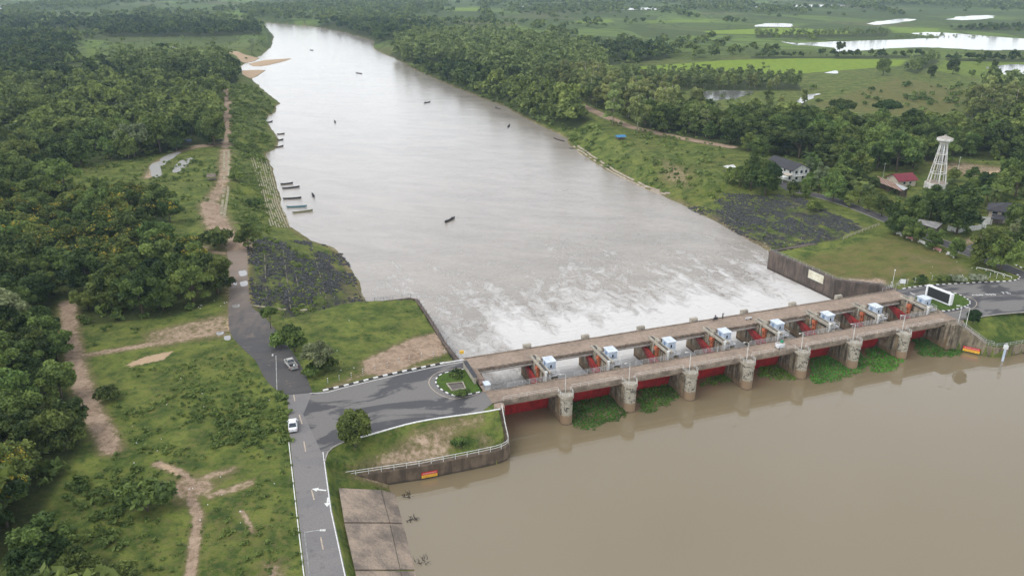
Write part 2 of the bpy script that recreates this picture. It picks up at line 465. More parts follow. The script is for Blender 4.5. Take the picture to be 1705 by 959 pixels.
def ground_mesh():
    phi = np.concatenate([np.linspace(R(60), R(12), 620, endpoint=False), np.linspace(R(12), R(1.2), 260, endpoint=False), np.array([R(1.2), R(0.7), R(0.35)])])
    ys = HC / np.tan(phi)
    n, m = len(ys), 1101
    s = np.linspace(-1, 1, m)
    s = 0.52 * s + 0.48 * s ** 3
    xs = s[None, :] * (1.45 * ys[:, None] + 70)
    pts = np.stack([xs, np.repeat(ys[:, None], m, 1)], 2).reshape(-1, 2)
    z = height(pts)
    px = proj(np.column_stack([pts, z]))
    near = pts[:, 1] < 1300
    a = np.zeros((len(pts), 4), np.float32)
    b = np.zeros((len(pts), 4), np.float32)
    for line, w, k in DIRT_LINES:
        d = dline(pts, PP(line))
        a[:, 0] = np.maximum(a[:, 0], k * sstep(w * 2.3, w * 0.3, d))
    def area(lst, ch, arr, soft):
        for q, k in lst:
            sdd = sdist(pts, PP(q))
            so = soft * np.clip(pts[:, 1] / 200, 0.7, 4)
            arr[:, ch] = np.maximum(arr[:, ch], k * sstep(-so, so, sdd))
    area(DIRT_POLYS, 0, a, 3.0)
    area(SAND_POLYS, 1, a, 1.8)
    area(PADDY, 2, a, 2.5)
    area(DRY, 3, a, 5)
    area(ROCK, 2, b, 1.6)
    for q in SANDS:
        a[:, 1] = np.maximum(a[:, 1], sstep(-4, 1, sdist(pts, q)))
    # wet muddy margin at the water
    a[:, 0] = np.maximum(a[:, 0], 0.42 * sstep(-6.5, -7.1, z) * (pts[:, 1] > 100))
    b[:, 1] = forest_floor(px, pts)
    b[:, 0] = sstep(600, 1100, pts[:, 1])
    me = bpy.data.meshes.new('ground')
    idx = np.arange(n * m).reshape(n, m)
    q = np.stack([idx[:-1, :-1], idx[:-1, 1:], idx[1:, 1:], idx[1:, :-1]], 2).reshape(-1, 4)
    me.vertices.add(n * m)
    me.vertices.foreach_set('co', np.column_stack([pts, z]).astype(np.float32).ravel())
    me.loops.add(q.size)
    me.loops.foreach_set('vertex_index', q.ravel().astype(np.int32))
    me.polygons.add(len(q))
    me.polygons.foreach_set('loop_start', np.arange(0, q.size, 4, dtype=np.int32))
    me.polygons.foreach_set('loop_total', np.full(len(q), 4, np.int32))
    me.polygons.foreach_set('use_smooth', np.ones(len(q), bool))
    for nm, arr in (('soil', a), ('cover', b)):
        at = me.attributes.new(nm, 'FLOAT_COLOR', 'POINT')
        at.data.foreach_set('color', arr.ravel())
    me.update()
    me.validate()
    o = link('ground', me)
    tag(o, 'green grass and reddish soil plain reaching the horizon on both river banks', 'ground', kind='structure')
    return o

# woods: outlines of where the trees stand, (outline, kind, spacing m, keep)
WOODS = [
    ('forest', [(-420, 560), (30, 545), (95, 560), (103, 640), (135, 690), (140, 735), (110, 790), (60, 870), (-60, 1010), (-420, 1200)], 7.0, 1.0),
    ('forest', [(90, 905), (190, 930), (240, 1010), (60, 1150), (-60, 1100), (20, 960)], 7.0, 1.0),
    ('forest', [(-420, 330), (0, 318), (60, 300), (165, 330), (240, 338), (275, 350), (285, 372), (230, 385), (235, 412), (290, 420), (372, 440), (377, 480), (360, 502), (290, 528), (125, 545), (118, 500), (100, 500), (95, 540), (-420, 570)], 7.4, 0.84),
    ('forest', [(-420, 130), (60, 118), (130, 132), (230, 118), (395, 118), (395, 140), (372, 150), (372, 235), (310, 250), (240, 262), (150, 275), (60, 300), (-420, 330)], 9.6, 0.8),
    ('forest', [(-420, 75), (0, 60), (120, 70), (128, 105), (60, 118), (-420, 130)], 11, 0.9),
    ('forest', [(120, 40), (250, 38), (340, 40), (430, 50), (440, 58), (330, 62), (180, 62)], 13, 0.9),
    ('gum', [(190, 108), (380, 108), (384, 132), (260, 132), (200, 128)], 8, 0.8),
    ('gum', [(640, 84), (720, 64), (830, 70), (945, 82), (1000, 110), (1010, 150), (1100, 182), (1195, 206), (1190, 232), (1060, 208), (925, 150), (840, 128), (760, 112), (690, 98)], 9.0, 0.93),
    ('forest', [(628, 82), (690, 100), (770, 122), (840, 140), (915, 160), (990, 200), (955, 205), (905, 190), (850, 172), (790, 150), (710, 115), (640, 90)], 7.5, 0.85),
    ('forest', [(850, 72), (1000, 78), (1100, 82), (1120, 98), (1010, 110), (940, 90)], 12, 0.9, 0.9),
    ('gum', [(1015, 130), (1110, 128), (1240, 132), (1330, 140), (1335, 152), (1240, 151), (1100, 152), (1020, 148)], 8, 0.85, 0.62),
    ('forest', [(1060, 208), (1160, 206), (1250, 204), (1330, 206), (1400, 216), (1480, 222), (1540, 225), (1620, 215), (1705, 200), (2100, 190), (2100, 262), (1705, 268), (1640, 268), (1580, 262), (1480, 282), (1400, 275), (1330, 262), (1290, 262), (1215, 248), (1100, 228)], 9.8, 0.95),
    ('gum', [(1630, 165), (1705, 150), (2100, 140), (2100, 205), (1700, 208), (1620, 218), (1600, 195)], 10, 0.85),
    ('gum', [(1335, 178), (1345, 170), (1310, 172), (1260, 180), (1290, 184)], 8, 0.7, 0.65),
    ('gum', [(1505, 118), (1555, 98), (1566, 102), (1525, 124)], 8, 0.9, 0.6),
    ('forest', [(1575, 97), (1700, 99), (2000, 106), (2000, 110), (1700, 104), (1575, 102)], 9, 0.9, 0.6),
    ('forest', [(1385, 94), (1540, 92), (1545, 97), (1390, 99)], 10, 0.5, 0.55),
    ('forest', [(1250, 94), (1400, 95), (1400, 98), (1250, 98)], 10, 0.7, 0.6),
    ('gum', [(1255, 58), (1480, 56), (1475, 62), (1260, 64)], 10, 0.6, 0.5),
    ('forest', [(1580, 48), (1705, 44), (2000, 46), (2000, 53), (1705, 51), (1590, 52)], 12, 0.8, 0.6),
    ('forest', [(455, 36), (640, 40), (740, 50), (700, 66), (630, 68), (560, 48), (455, 40)], 12, 0.85),
    ('forest', [(-400, 44), (0, 36), (150, 34), (250, 30), (255, 36), (120, 52), (-400, 66)], 15, 0.6),
]
OPEN_FAR = [q for q, k in PADDY + DRY] + [[(1040, 112), (1350, 96), (1520, 98), (1520, 112), (1300, 130), (1050, 128)], [(1300, 72), (1420, 66), (1900, 62), (1900, 112), (1540, 112), (1300, 100)], [(1150, 44), (1600, 40), (1600, 62), (1150, 66)], [(1250, 36), (1700, 22), (1760, 44), (1250, 50)], [(1310, 75), (1420, 69), (1530, 63), (1520, 55), (1600, 55), (1900, 66), (1900, 92), (1705, 88), (1560, 82), (1400, 88)], [(1440, 43), (1520, 30), (1660, 24), (1650, 38), (1520, 42)], [(1250, 48), (1320, 46), (1320, 38), (1255, 40)]]
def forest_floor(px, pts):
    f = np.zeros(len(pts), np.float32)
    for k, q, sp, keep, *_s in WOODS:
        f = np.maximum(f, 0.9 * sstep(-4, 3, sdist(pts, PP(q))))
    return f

# ------------------------------------------------------------------ ground material
def ground_mat():
    m, nt, b = newmat('grass_and_soil')
    b.inputs['Roughness'].default_value = 0.95
    b.inputs['Specular IOR Level'].default_value = 0.1
    v = coords(nt)
    n30, n6, n1, nf = noise(nt, v, 0.035, 4), noise(nt, v, 0.16, 5, 0.65), noise(nt, v, 0.9, 5, 0.7), noise(nt, v, 5.0, 3, 0.7)
    s1 = nt.nodes.new('ShaderNodeAttribute'); s1.attribute_name = 'soil'
    s2 = nt.nodes.new('ShaderNodeAttribute'); s2.attribute_name = 'cover'
    c1, c2 = nt.nodes.new('ShaderNodeSeparateColor'), nt.nodes.new('ShaderNodeSeparateColor')
    nt.links.new(s1.outputs['Color'], c1.inputs[0]); nt.links.new(s2.outputs['Color'], c2.inputs[0])
    dirt, sand, paddy, dry = c1.outputs[0], c1.outputs[1], c1.outputs[2], s1.outputs['Alpha']
    farw, wood, rock = c2.outputs[0], c2.outputs[1], c2.outputs[2]
    g = mix(nt, (0.05, 0.082, 0.017), (0.155, 0.185, 0.04), mrange(nt, n6, 0.38, 0.62))
    g = mix(nt, g, (0.14, 0.122, 0.048), mrange(nt, math_(nt, 'ADD', n1, math_(nt, 'MULTIPLY', n30, 0.5)), 0.72, 0.98, 0, 0.75))
    g = mix(nt, g, (0.036, 0.06, 0.014), mrange(nt, n1, 0.48, 0.3, 0, 0.6))
    n3 = noise(nt, v, 0.4, 5, 0.7, 0.5)
    g = mix(nt, g, (0.03, 0.06, 0.018), mrange(nt, n3, 0.52, 0.66, 0, 0.75))
    g = mix(nt, g, (0.17, 0.165, 0.045), mrange(nt, n3, 0.46, 0.34, 0, 0.6))
    g = mix(nt, g, (0.12, 0.085, 0.045), mrange(nt, noise(nt, v, 0.22, 6, 0.7), 0.63, 0.74, 0, 0.6))
    def msk(w, nz, amt=0.55, sharp=5.0):
        t = math_(nt, 'ADD', w, math_(nt, 'MULTIPLY', math_(nt, 'SUBTRACT', nz, 0.5), amt))
        t = math_(nt, 'SUBTRACT', t, 0.42)
        return math_(nt, 'MULTIPLY', t, sharp, True)
    dryc = mix(nt, (0.105, 0.115, 0.03), (0.17, 0.125, 0.055), mrange(nt, noise(nt, coords(nt, 'pos', (1, 2.2, 1), DA), 0.18, 5, 0.65), 0.38, 0.66))
    g = mix(nt, g, dryc, math_(nt, 'MULTIPLY', msk(dry, n6, 0.8, 2.4), 0.8))
    # fields far off: a patchwork
    fv = coords(nt, 'pos', (1.0, 0.55, 1), 0.35)
    vo = nd(nt, 'TexVoronoi'); vo.inputs['Scale'].default_value = 0.011; nt.links.new(fv, vo.inputs['Vector'])
    sp = nt.nodes.new('ShaderNodeSeparateColor'); nt.links.new(vo.outputs['Color'], sp.inputs[0])
    ff = mix(nt, (0.05, 0.08, 0.02), (0.13, 0.2, 0.04), mrange(nt, sp.outputs[0], 0.45, 0.95))
    ff = mix(nt, ff, (0.12, 0.11, 0.05), mrange(nt, sp.outputs[1], 0.8, 0.9, 0, 0.7))
    ff = mix(nt, ff, (0.05, 0.07, 0.02), mrange(nt, noise(nt, coords(nt, 'pos', (0.3, 1.2, 1), 0.35), 0.05, 5, 0.65), 0.48, 0.66, 0, 0.7))
    ve = nd(nt, 'TexVoronoi', feature='DISTANCE_TO_EDGE'); ve.inputs['Scale'].default_value = 0.019; nt.links.new(fv, ve.inputs['Vector'])
    ff = mix(nt, ff, (0.035, 0.05, 0.018), mrange(nt, ve.outputs['Distance'], 0.05, 0.015, 0, 0.8))
    g = mix(nt, g, ff, math_(nt, 'MULTIPLY', farw, 0.8))
    pad = mix(nt, (0.13, 0.2, 0.022), (0.2, 0.27, 0.03), mrange(nt, n6, 0.35, 0.65))
    g = mix(nt, g, pad, msk(paddy, n6, 0.35, 3.5))
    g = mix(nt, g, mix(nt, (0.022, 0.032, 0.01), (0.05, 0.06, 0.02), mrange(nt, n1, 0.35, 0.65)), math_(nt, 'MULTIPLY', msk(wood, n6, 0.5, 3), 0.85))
    rc = mix(nt, (0.02, 0.02, 0.021), (0.075, 0.072, 0.07), mrange(nt, n1, 0.35, 0.7))
    g = mix(nt, g, rc, msk(rock, noise(nt, coords(nt, 'pos', (1, 0.35, 1), DA), 0.35, 4, 0.6), 1.1, 4))
    g = mix(nt, g, (0.16, 0.13, 0.065), math_(nt, 'MULTIPLY', mrange(nt, math_(nt, 'ADD', dirt, math_(nt, 'MULTIPLY', math_(nt, 'SUBTRACT', n1, 0.5), 0.9)), 0.05, 0.4), 0.65))
    dc = mix(nt, (0.2, 0.135, 0.09), (0.4, 0.3, 0.215), mrange(nt, math_(nt, 'ADD', math_(nt, 'MULTIPLY', n6, 0.5), math_(nt, 'MULTIPLY', n1, 0.5)), 0.38, 0.6))
    dc = mix(nt, dc, (0.42, 0.33, 0.26), mrange(nt, noise(nt, v, 2.4, 4, 0.7), 0.55, 0.75, 0, 0.6))
    g = mix(nt, g, dc, msk(dirt, math_(nt, 'ADD', math_(nt, 'MULTIPLY', n1, 0.65), math_(nt, 'MULTIPLY', n6, 0.35)), 1.7, 3.2))
    g = mix(nt, g, mix(nt, (0.36, 0.25, 0.15), (0.5, 0.37, 0.25), n1), msk(sand, n1, 1.2, 3.5))
    g2 = nt.nodes.new('ShaderNodeVectorMath'); g2.operation = 'SCALE'
    nt.links.new(g, g2.inputs[0]); nt.links.new(mrange(nt, nf, 0.25, 0.75, 0.72, 1.28), g2.inputs['Scale'])
    nt.links.new(g2.outputs[0], b.inputs['Base Color'])
    bump(nt, b, math_(nt, 'ADD', math_(nt, 'MULTIPLY', n1, 0.8), math_(nt, 'MULTIPLY', nf, 0.2)), 0.7, 0.5)
    return m
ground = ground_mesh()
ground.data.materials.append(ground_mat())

# ------------------------------------------------------------------ water
def water_mat(name, deep, rough, wave, upstream):
    m, nt, b = newmat(name)
    b.inputs['IOR'].default_value = 1.5 if upstream else 1.33
    b.inputs['Roughness'].default_value = rough
    b.inputs['Specular IOR Level'].default_value = 1.0
    v = coords(nt)
    if upstream:
        n = noise(nt, coords(nt, 'pos', (1, 1, 1)), 0.02, 3)
        nt.links.new(mix(nt, deep, tuple(c * 1.12 for c in deep), n), b.inputs['Base Color'])
        h = noise(nt, coords(nt, 'pos', (1.0, 1.0, 1)), 0.5, 3, 0.5)
        bump(nt, b, h, 1.0, wave)
        return m
    # below the gates: current lines along the flow, foam thinning out downstream
    at = nt.nodes.new('ShaderNodeAttribute'); at.attribute_name = 'foam'
    wv = coords(nt, 'pos', (0.45, 1.5, 1), DA)
    w1 = noise(nt, wv, 0.55, 6, 0.62, 0.6)
    w0 = noise(nt, coords(nt, 'pos', (0.5, 1.2, 1), R(-15)), 0.07, 4, 0.6, 0.8)
    fo = noise(nt, coords(nt, 'pos', (1.0, 0.6, 1), DA), 0.3, 10, 0.78, 0.9)
    fo2 = noise(nt, coords(nt, 'pos', (1.0, 0.22, 1), DA + R(6)), 0.11, 6, 0.65, 0.8)
    web = math_(nt, 'ADD', math_(nt, 'MULTIPLY', fo, 0.62), math_(nt, 'MULTIPLY', fo2, 0.38))
    t = math_(nt, 'ADD', web, math_(nt, 'SUBTRACT', math_(nt, 'MULTIPLY', at.outputs['Fac'], 0.36), 0.645))
    foam = math_(nt, 'MULTIPLY', t, 6.5, True)
    mud = mix(nt, deep, tuple(c * 1.25 for c in deep), mrange(nt, w0, 0.35, 0.65))
    nt.links.new(mix(nt, mud, (0.66, 0.645, 0.62), math_(nt, 'MULTIPLY', foam, 0.85)), b.inputs['Base Color'])
    nt.links.new(mrange(nt, foam, 0, 1, rough, 0.7), b.inputs['Roughness'])
    hh = math_(nt, 'ADD', math_(nt, 'MULTIPLY', w1, math_(nt, 'ADD', math_(nt, 'MULTIPLY', at.outputs['Fac'], 1.1), 0.3)), math_(nt, 'MULTIPLY', foam, 0.4))
    bump(nt, b, hh, 1.0, wave)
    return m
WATER_UP = water_mat('muddy_water', (0.19, 0.152, 0.092), 0.01, 0.004, True)
WATER_DN = water_mat('running_water', (0.255, 0.225, 0.192), 0.16, 0.34, False)
o = MB().add([(*D(-60, -160), WU), (*D(260, -160), WU), (*D(260, 5.6), WU), (*D(-60, 5.6), WU)], [(0, 1, 2, 3)]).build('reservoir_water', WATER_UP)
tag(o, 'still brown muddy water above the gates mirroring the bridge', 'water', kind='structure')
uu = np.linspace(-8, 130, 110)
vv = np.concatenate([np.linspace(5.4, 120, 100), np.linspace(123, 420, 60), np.linspace(440, 2600, 40)])
me = bpy.data.meshes.new('river_water')
ug, vg = np.meshgrid(uu, vv)
sp = 1 + np.clip(vg - 60, 0, None) / 60.0
ug2 = 61 + (ug - 61) * sp - np.clip(vg - 100, 0, None) * 0.05
wp = A0 + ug2.ravel()[:, None] * UX + vg.ravel()[:, None] * VX
n_, m_ = ug.shape
ix = np.arange(n_ * m_).reshape(n_, m_)
qd = np.stack([ix[:-1, :-1], ix[:-1, 1:], ix[1:, 1:], ix[1:, :-1]], 2).reshape(-1, 4)
me.from_pydata([(a, b, WD) for a, b in wp], [], qd.tolist())
fa = me.attributes.new('foam', 'FLOAT', 'POINT')
uf, vf = ug2.ravel(), vg.ravel()
fm = 0.56 * sstep(60, 22, vf) + 0.33 * sstep(165, 45, vf) + 0.13 * sstep(420, 120, vf)
for k, pu in enumerate([7, 22, 37, 52.6, 68, 83, 98, 113]):            # a white plume runs out of each bay
    wdt = 4.5 + np.clip(vf, 0, 200) * 0.045
    fm += (0.1 if k == 0 else 0.58) * np.exp(-((uf + vf * .03 - pu) / wdt) ** 2) * sstep(95, 10, vf)
fm *= np.where(uf < 16, 0.5 + 0.4 * sstep(20, 50, vf), 1)
fm += 0.3 * sstep(27, 17, vf) * sstep(14, 17, uf)
fm = np.clip(fm, 0, 1.2)
fa.data.foreach_set('value', fm.astype(np.float32))
me.materials.append(WATER_DN)
o = link('river_water', me)
tag(o, 'wide pale grey river running away below the gates with white foam', 'river', kind='structure')
POND = water_mat('pale_puddle_water', (0.25, 0.24, 0.225), 0.05, 0.01, True)
PALE = water_mat('sky_bright_pond_water', (0.45, 0.44, 0.42), 0.04, 0.01, True)  # muddy ponds; base colour lightened to stand in for the bright sky reflection
LAKE = water_mat('lake_water', (0.1, 0.1, 0.09), 0.18, 0.05, False)
LAKE.node_tree.nodes['Principled BSDF'].inputs['Specular IOR Level'].default_value = 0.35
PONDS = [[(1318, 74), (1360, 71), (1420, 69), (1530, 65), (1566, 63), (1520, 57), (1545, 54), (1600, 57), (1705, 65), (1900, 72), (1900, 90), (1705, 84), (1640, 84), (1560, 80), (1500, 80), (1400, 87), (1385, 80)],
         [(1445, 40), (1465, 36), (1500, 32), (1525, 33), (1500, 38), (1460, 42)], [(1575, 33), (1600, 28), (1650, 26), (1650, 31), (1610, 34)], [(1255, 45), (1270, 40), (1312, 40), (1315, 45)], [(1152, 152), (1250, 152), (1240, 160), (1200, 168), (1160, 164)],
         [(1325, 174), (1340, 160), (1362, 156), (1350, 166)], [(1372, 122), (1392, 118), (1394, 123)], [(1325, 72), (1300, 70), (1330, 76)], [(1640, 112), (1700, 108), (1720, 124), (1680, 126)],
         [(247, 292), (254, 275), (268, 266), (296, 253), (293, 262), (272, 276), (264, 292), (252, 297)], [(286, 288), (296, 272), (318, 262), (320, 268), (304, 284)], [(0, 10), (20, 9), (22, 13), (2, 15)], [(-20, 52), (6, 49), (8, 56), (-20, 56)], [(48, 49), (60, 48), (60, 52)], [(276, 80), (284, 74), (292, 80), (282, 84)], [(300, 86), (320, 85), (318, 88)],
         [(584, 33), (604, 32), (606, 36), (588, 36)], [(1065, 118), (1085, 117), (1084, 122), (1068, 123)], [(860, 8), (930, 6), (940, 9), (870, 12)], [(1040, 14), (1110, 13), (1112, 16), (1040, 17)], [(1260, 10), (1400, 8), (1400, 11), (1262, 13)]]
for i, q in enumerate(PONDS):
    pts = smooth_line(PP(q + [q[0]]), 6)[:-1]
    if len(q) > 3: pts = pts * 1.0 + (np.column_stack([vnoise(pts[:, 0], pts[:, 1], 6), vnoise(pts[:, 1] + 9, pts[:, 0], 6)]) - .5) * pts[:, 1:2] * .008
    o = MB().add([(p[0], p[1], 0.06) for p in pts], [tuple(range(len(pts)))]).build('pond_water', LAKE if pts[:, 1].min() > 520 else PALE)
    tag(o, 'bright standing water in the flooded fields', 'pond', kind='structure')
# ------------------------------------------------------------------ roads, kerbs, paint
def asphalt(name, c1, c2, patch=None, sc=0.12, dust=None):
    m, nt, b = newmat(name)
    b.inputs['Roughness'].default_value = 0.75
    b.inputs['Specular IOR Level'].default_value = 0.35
    v = coords(nt, 'pos', (0.6, 1.5, 1), DA)
    n = noise(nt, v, sc, 5, 0.6, 0.6)
    n2 = noise(nt, coords(nt), 3.0, 4, 0.7)
    col = mix(nt, c1, c2, mrange(nt, n, 0.45, 0.53, smooth=True))
    if patch:
        col = mix(nt, col, patch, mrange(nt, noise(nt, coords(nt), 0.3, 5, 0.65), 0.58, 0.68, 0, 0.8))
    if dust:                                              # earth carried onto the far end of the track
        g = nt.nodes.new('ShaderNodeSeparateXYZ'); nt.links.new(coords(nt), g.inputs[0])
        y = math_(nt, 'ADD', g.outputs[1], math_(nt, 'MULTIPLY', noise(nt, coords(nt, 'pos', (1, .3, 1)), 0.35, 5, 0.65), 70.0))
        col = mix(nt, col, mix(nt, dust, tuple(x * 1.35 for x in dust), n2), mrange(nt, y, 212, 262, 0, 0.95))
    k = nt.nodes.new('ShaderNodeVectorMath'); k.operation = 'SCALE'
    nt.links.new(col, k.inputs[0]); nt.links.new(mrange(nt, n2, 0.3, 0.7, 0.85, 1.15), k.inputs['Scale'])
    nt.links.new(k.outputs[0], b.inputs['Base Color'])
    # damp patches shine a little
    nt.links.new(mrange(nt, n, 0.42, 0.56, 0.62, 0.85), b.inputs['Roughness'])
    return m
ASPH = asphalt('patched_asphalt', (0.062, 0.06, 0.063), (0.165, 0.155, 0.145))
ASPH_OLD = asphalt('worn_asphalt', (0.165, 0.155, 0.152), (0.19, 0.178, 0.17), (0.1, 0.094, 0.09))
ASPH_DARK = asphalt('dark_asphalt', (0.058, 0.055, 0.056), (0.08, 0.075, 0.073), (0.16, 0.13, 0.105), 0.1)
ASPH_DUSTY = asphalt('dusty_asphalt', (0.058, 0.055, 0.056), (0.08, 0.075, 0.073), (0.15, 0.12, 0.1), 0.1, (0.2, 0.155, 0.12))
PAINT_W = surf('white_paint', (0.78, 0.78, 0.76), (0.62, 0.61, 0.58), 1.5, 0.6)
PAINT_Y = surf('yellow_paint', (0.52, 0.42, 0.31), (0.36, 0.3, 0.24), 1.5, 0.6)
PAINT_B = surf('black_paint', (0.025, 0.025, 0.027), (0.05, 0.048, 0.045), 1.5, 0.6)
CONC = surf('weathered_concrete', (0.36, 0.29, 0.235), (0.25, 0.2, 0.16), 0.35, 0.85, None, 5)

def area_sheet(name, pts, z, mat, label, cat='road'):
    pts = [tuple(p)[:2] for p in pts]
    n = len(pts)
    ar = sum(pts[i][0] * pts[(i + 1) % n][1] - pts[(i + 1) % n][0] * pts[i][1] for i in range(n))
    if ar < 0: pts = pts[::-1]
    o = MB().add([(x, y, z) for x, y in pts], [tuple(range(n))]).build(name, mat)
    return tag(o, label, cat, kind='structure')
def offset(line, d):
    line = np.asarray(line)[:, :2]
    t = np.gradient(line, axis=0)
    t /= np.linalg.norm(t, axis=1)[:, None] + 1e-9
    return line + np.column_stack([-t[:, 1], t[:, 0]]) * d
def ribbon(name, line, w, mat, label, z=0.05, cat='road', kind='structure', drp=False):
    a, b = offset(line, w / 2), offset(line, -w / 2)
    if drp:
        A_, B_ = drape(a, z), drape(b, z)
    else:
        A_, B_ = [(x, y, z) for x, y in a], [(x, y, z) for x, y in b]
    o = MB().strip(B_, A_).build(name, mat)
    return tag(o, label, cat, kind=kind)
def resample(line, step):
    line = np.asarray(line)
    s = np.concatenate([[0], np.cumsum(np.linalg.norm(np.diff(line[:, :2], axis=0), axis=1))])
    t = np.linspace(0, s[-1], max(2, int(round(s[-1] / step)) + 1))
    return np.column_stack([np.interp(t, s, line[:, k]) for k in range(line.shape[1])])

main_l = PP([(478, 658), (484, 745), (496, 850), (509, 959), (520, 1060), (545, 1250)])
main_r = PP([(640, 1250), (600, 1060), (577, 959), (553, 850), (541, 766)])
area_sheet('main_road', np.vstack([main_l, main_r, PP([(545, 750), (560, 742), (560, 700), (520, 654)])]), 0.03, ASPH_OLD, 'grey two lane asphalt road coming towards the camera along the left bank')
app = np.vstack([PP([(520, 654), (545, 651), (575, 643), (640, 627), (700, 614), (740, 606), (774, 600.5)]), DD([(-1.8, 21.4), (-1.8, 15.4)]), DD([(-1.8, 4.8), (-1.8, -0.3)]),
                 PP([(800, 687), (700, 701), (625, 721), (575, 735), (556, 743), (546, 752), (541, 766), (520, 720), (505, 690)])])
area_sheet('approach_road', app, 0.034, ASPH, 'wide patched dark asphalt road leading from the junction to the bridge')
dk_l = PP([(478, 659), (455, 645), (440, 628), (425, 600), (404, 580), (384, 555), (380, 520), (383, 470), (380, 440), (378, 418)])
dk_r = PP([(411, 416), (413, 470), (418, 508), (440, 528), (470, 563), (500, 607), (515, 640), (521, 655)])
area_sheet('bank_road', np.vstack([smooth_line(dk_l, 4), smooth_line(dk_r, 4)]), 0.026, ASPH_DUSTY, 'worn dark asphalt track curving away along the left bank past the parked pickup')
# right bank
edge_n = smooth_line(PP([(1493, 483), (1520, 478.5), (1560, 474.5), (1640, 470), (1684, 468), (1697, 464), (1696, 459), (1688, 456)]), 5)
edge_s = smooth_line(PP([(1597, 533), (1618, 530), (1650, 525), (1690, 521), (1760, 517), (1900, 512)]), 5)
area_sheet('wide_road', np.vstack([edge_n, PP([(1720, 452), (1760, 455), (1900, 470)]), edge_s[::-1], DD([(125, -0.2), (125, 21.4)])]), 0.03, ASPH, 'wide damp asphalt road at the right end of the bridge')
lane = smooth_line(PP([(1735, 470), (1690, 452), (1640, 432), (1590, 412), (1530, 389), (1480, 368), (1430, 348), (1390, 334), (1345, 322), (1318, 316), (1295, 300)]), 4)
ribbon('shady_lane', lane, 5.0, ASPH_DARK, 'narrow dark asphalt lane running between roadside trees on the right bank', 0.04)
drive = smooth_line(PP([(1612, 425), (1630, 412), (1665, 405), (1720, 400)]), 4)
ribbon('driveway', drive, 6, ASPH, 'short asphalt drive turning off the lane to the cream house', 0.036)

def markline(name, pts, w, mat, label, z=0.045):
    return ribbon(name, pts, w, mat, label, z, 'road marking')
markline('road_marking', offset(PP([(483, 735), (496, 850), (508, 950), (509.5, 961)]), -0.25), 0.16, PAINT_W, 'long white edge line down the left side of the main road')
markline('road_marking', offset(PP([(539.5, 752), (553, 850), (577, 959), (600, 1060)]), -0.2), 0.16, PAINT_W, 'long white edge line down the right side of the main road')
for a, b in [((519, 816), (523, 832)), ((534, 894), (538, 915)), ((489, 657), (491, 668)), ((498, 690), (503, 706)), ((506, 735), (509, 752)), ((552, 985), (558, 1010))]:
    markline('road_marking', PP([a, b]), 0.22, PAINT_Y, 'faded yellow centre dash on the main road')
    list(COL.objects)[-1]['group'] = 'centre dashes on the main road'
def arrow(c, ang, s=1.0):
    pts = [(-0.15, 0), (0.15, 0), (0.15, 1.4), (0.5, 1.4), (0, 2.4), (-0.5, 1.4), (-0.15, 1.4)]
    co, si = math.cos(ang), math.sin(ang)
    return [(c[0] + s * (x * co - y * si), c[1] + s * (x * si + y * co)) for x, y in pts]
for px, py, an, lb in [(543, 816.5, R(80), 'white painted arrow pointing left near the edge line'), (546.5, 828, R(188), 'white painted arrow pointing towards the camera by the edge line')]:
    c = P(px, py)
    area_sheet('road_marking', arrow(c, an, 1.1), 0.046, PAINT_W, lb, 'road marking')
isl = [(797, 655), (780, 660), (755, 664), (735, 658), (720, 648), (714, 636), (722, 624), (740, 617), (768, 613)]
line_y = smooth_line(PP(isl), 5)
markline('road_marking', line_y, 0.16, PAINT_Y, 'pale yellow line curving round the planted island at the left bridge end')
markline('road_marking', smooth_line(PP([(516, 655), (545, 653), (575, 645), (640, 629.5), (700, 616), (740, 608), (772, 602)]), 4), 0.16, PAINT_W, 'white edge line below the striped kerb of the approach road')
markline('road_marking', smooth_line(PP([(1600, 490), (1618, 497), (1626, 504), (1622, 512), (1605, 517), (1580, 521)]), 5), 0.14, PAINT_Y, 'thin cream line curving round the grassy island with the big screen')
markline('road_marking', PP([(1515, 487), (1523, 491)]), 0.3, PAINT_W, 'short white stop line at the right end of the far bridge')
# worn lettering on the asphalt, too worn to read
def scrib(px, py, kind):
    c = P(px, py)
    mb = MB()
    def ring(x, y, r):
        pts = [(c[0] + x + r * math.cos(t), c[1] + y + r * 1.3 * math.sin(t), 0.046) for t in np.linspace(0, 2 * math.pi, 13)]
        q = [(c[0] + x + r * .55 * math.cos(t), c[1] + y + r * .8 * math.sin(t), 0.046) for t in np.linspace(0, 2 * math.pi, 13)]
        mb.strip(q, pts)
    def bar(x0, y0, x1, y1, w=0.2):
        d = np.array([x1 - x0, y1 - y0]); d /= np.linalg.norm(d); nn = np.array([-d[1], d[0]]) * w / 2
        mb.add([(c[0] + x0 - nn[0], c[1] + y0 - nn[1], 0.046), (c[0] + x1 - nn[0], c[1] + y1 - nn[1], 0.046), (c[0] + x1 + nn[0], c[1] + y1 + nn[1], 0.046), (c[0] + x0 + nn[0], c[1] + y0 + nn[1], 0.046)], [(0, 1, 2, 3)])
    if kind == 0: bar(-1.4, 0, -.9, .5); bar(-.9, .5, -.4, .1); ring(0.1, .2, .35); bar(.6, 0, 1.0, .6); ring(1.4, .3, .35)
    if kind == 1: [ring(x, 0.2, .38) for x in (-1, 0, 1)]
    if kind == 2: bar(-.9, 0, -.6, 1.2); bar(-1.1, 1.2, -.2, 1.3); bar(.3, 0, .5, 1.2); bar(.1, 1.2, 1.0, 1.3); ring(.9, .4, .3)
    return tag(mb.build('road_marking', PAINT_W), ['worn white squiggle painted on the damp road', 'three worn white rings painted on the damp road', 'worn white upright strokes painted on the damp road'][kind], 'road marking', kind='structure')
for i, x in enumerate((1627, 1650, 1677)): scrib(x, 492 - i * 1.2, i)

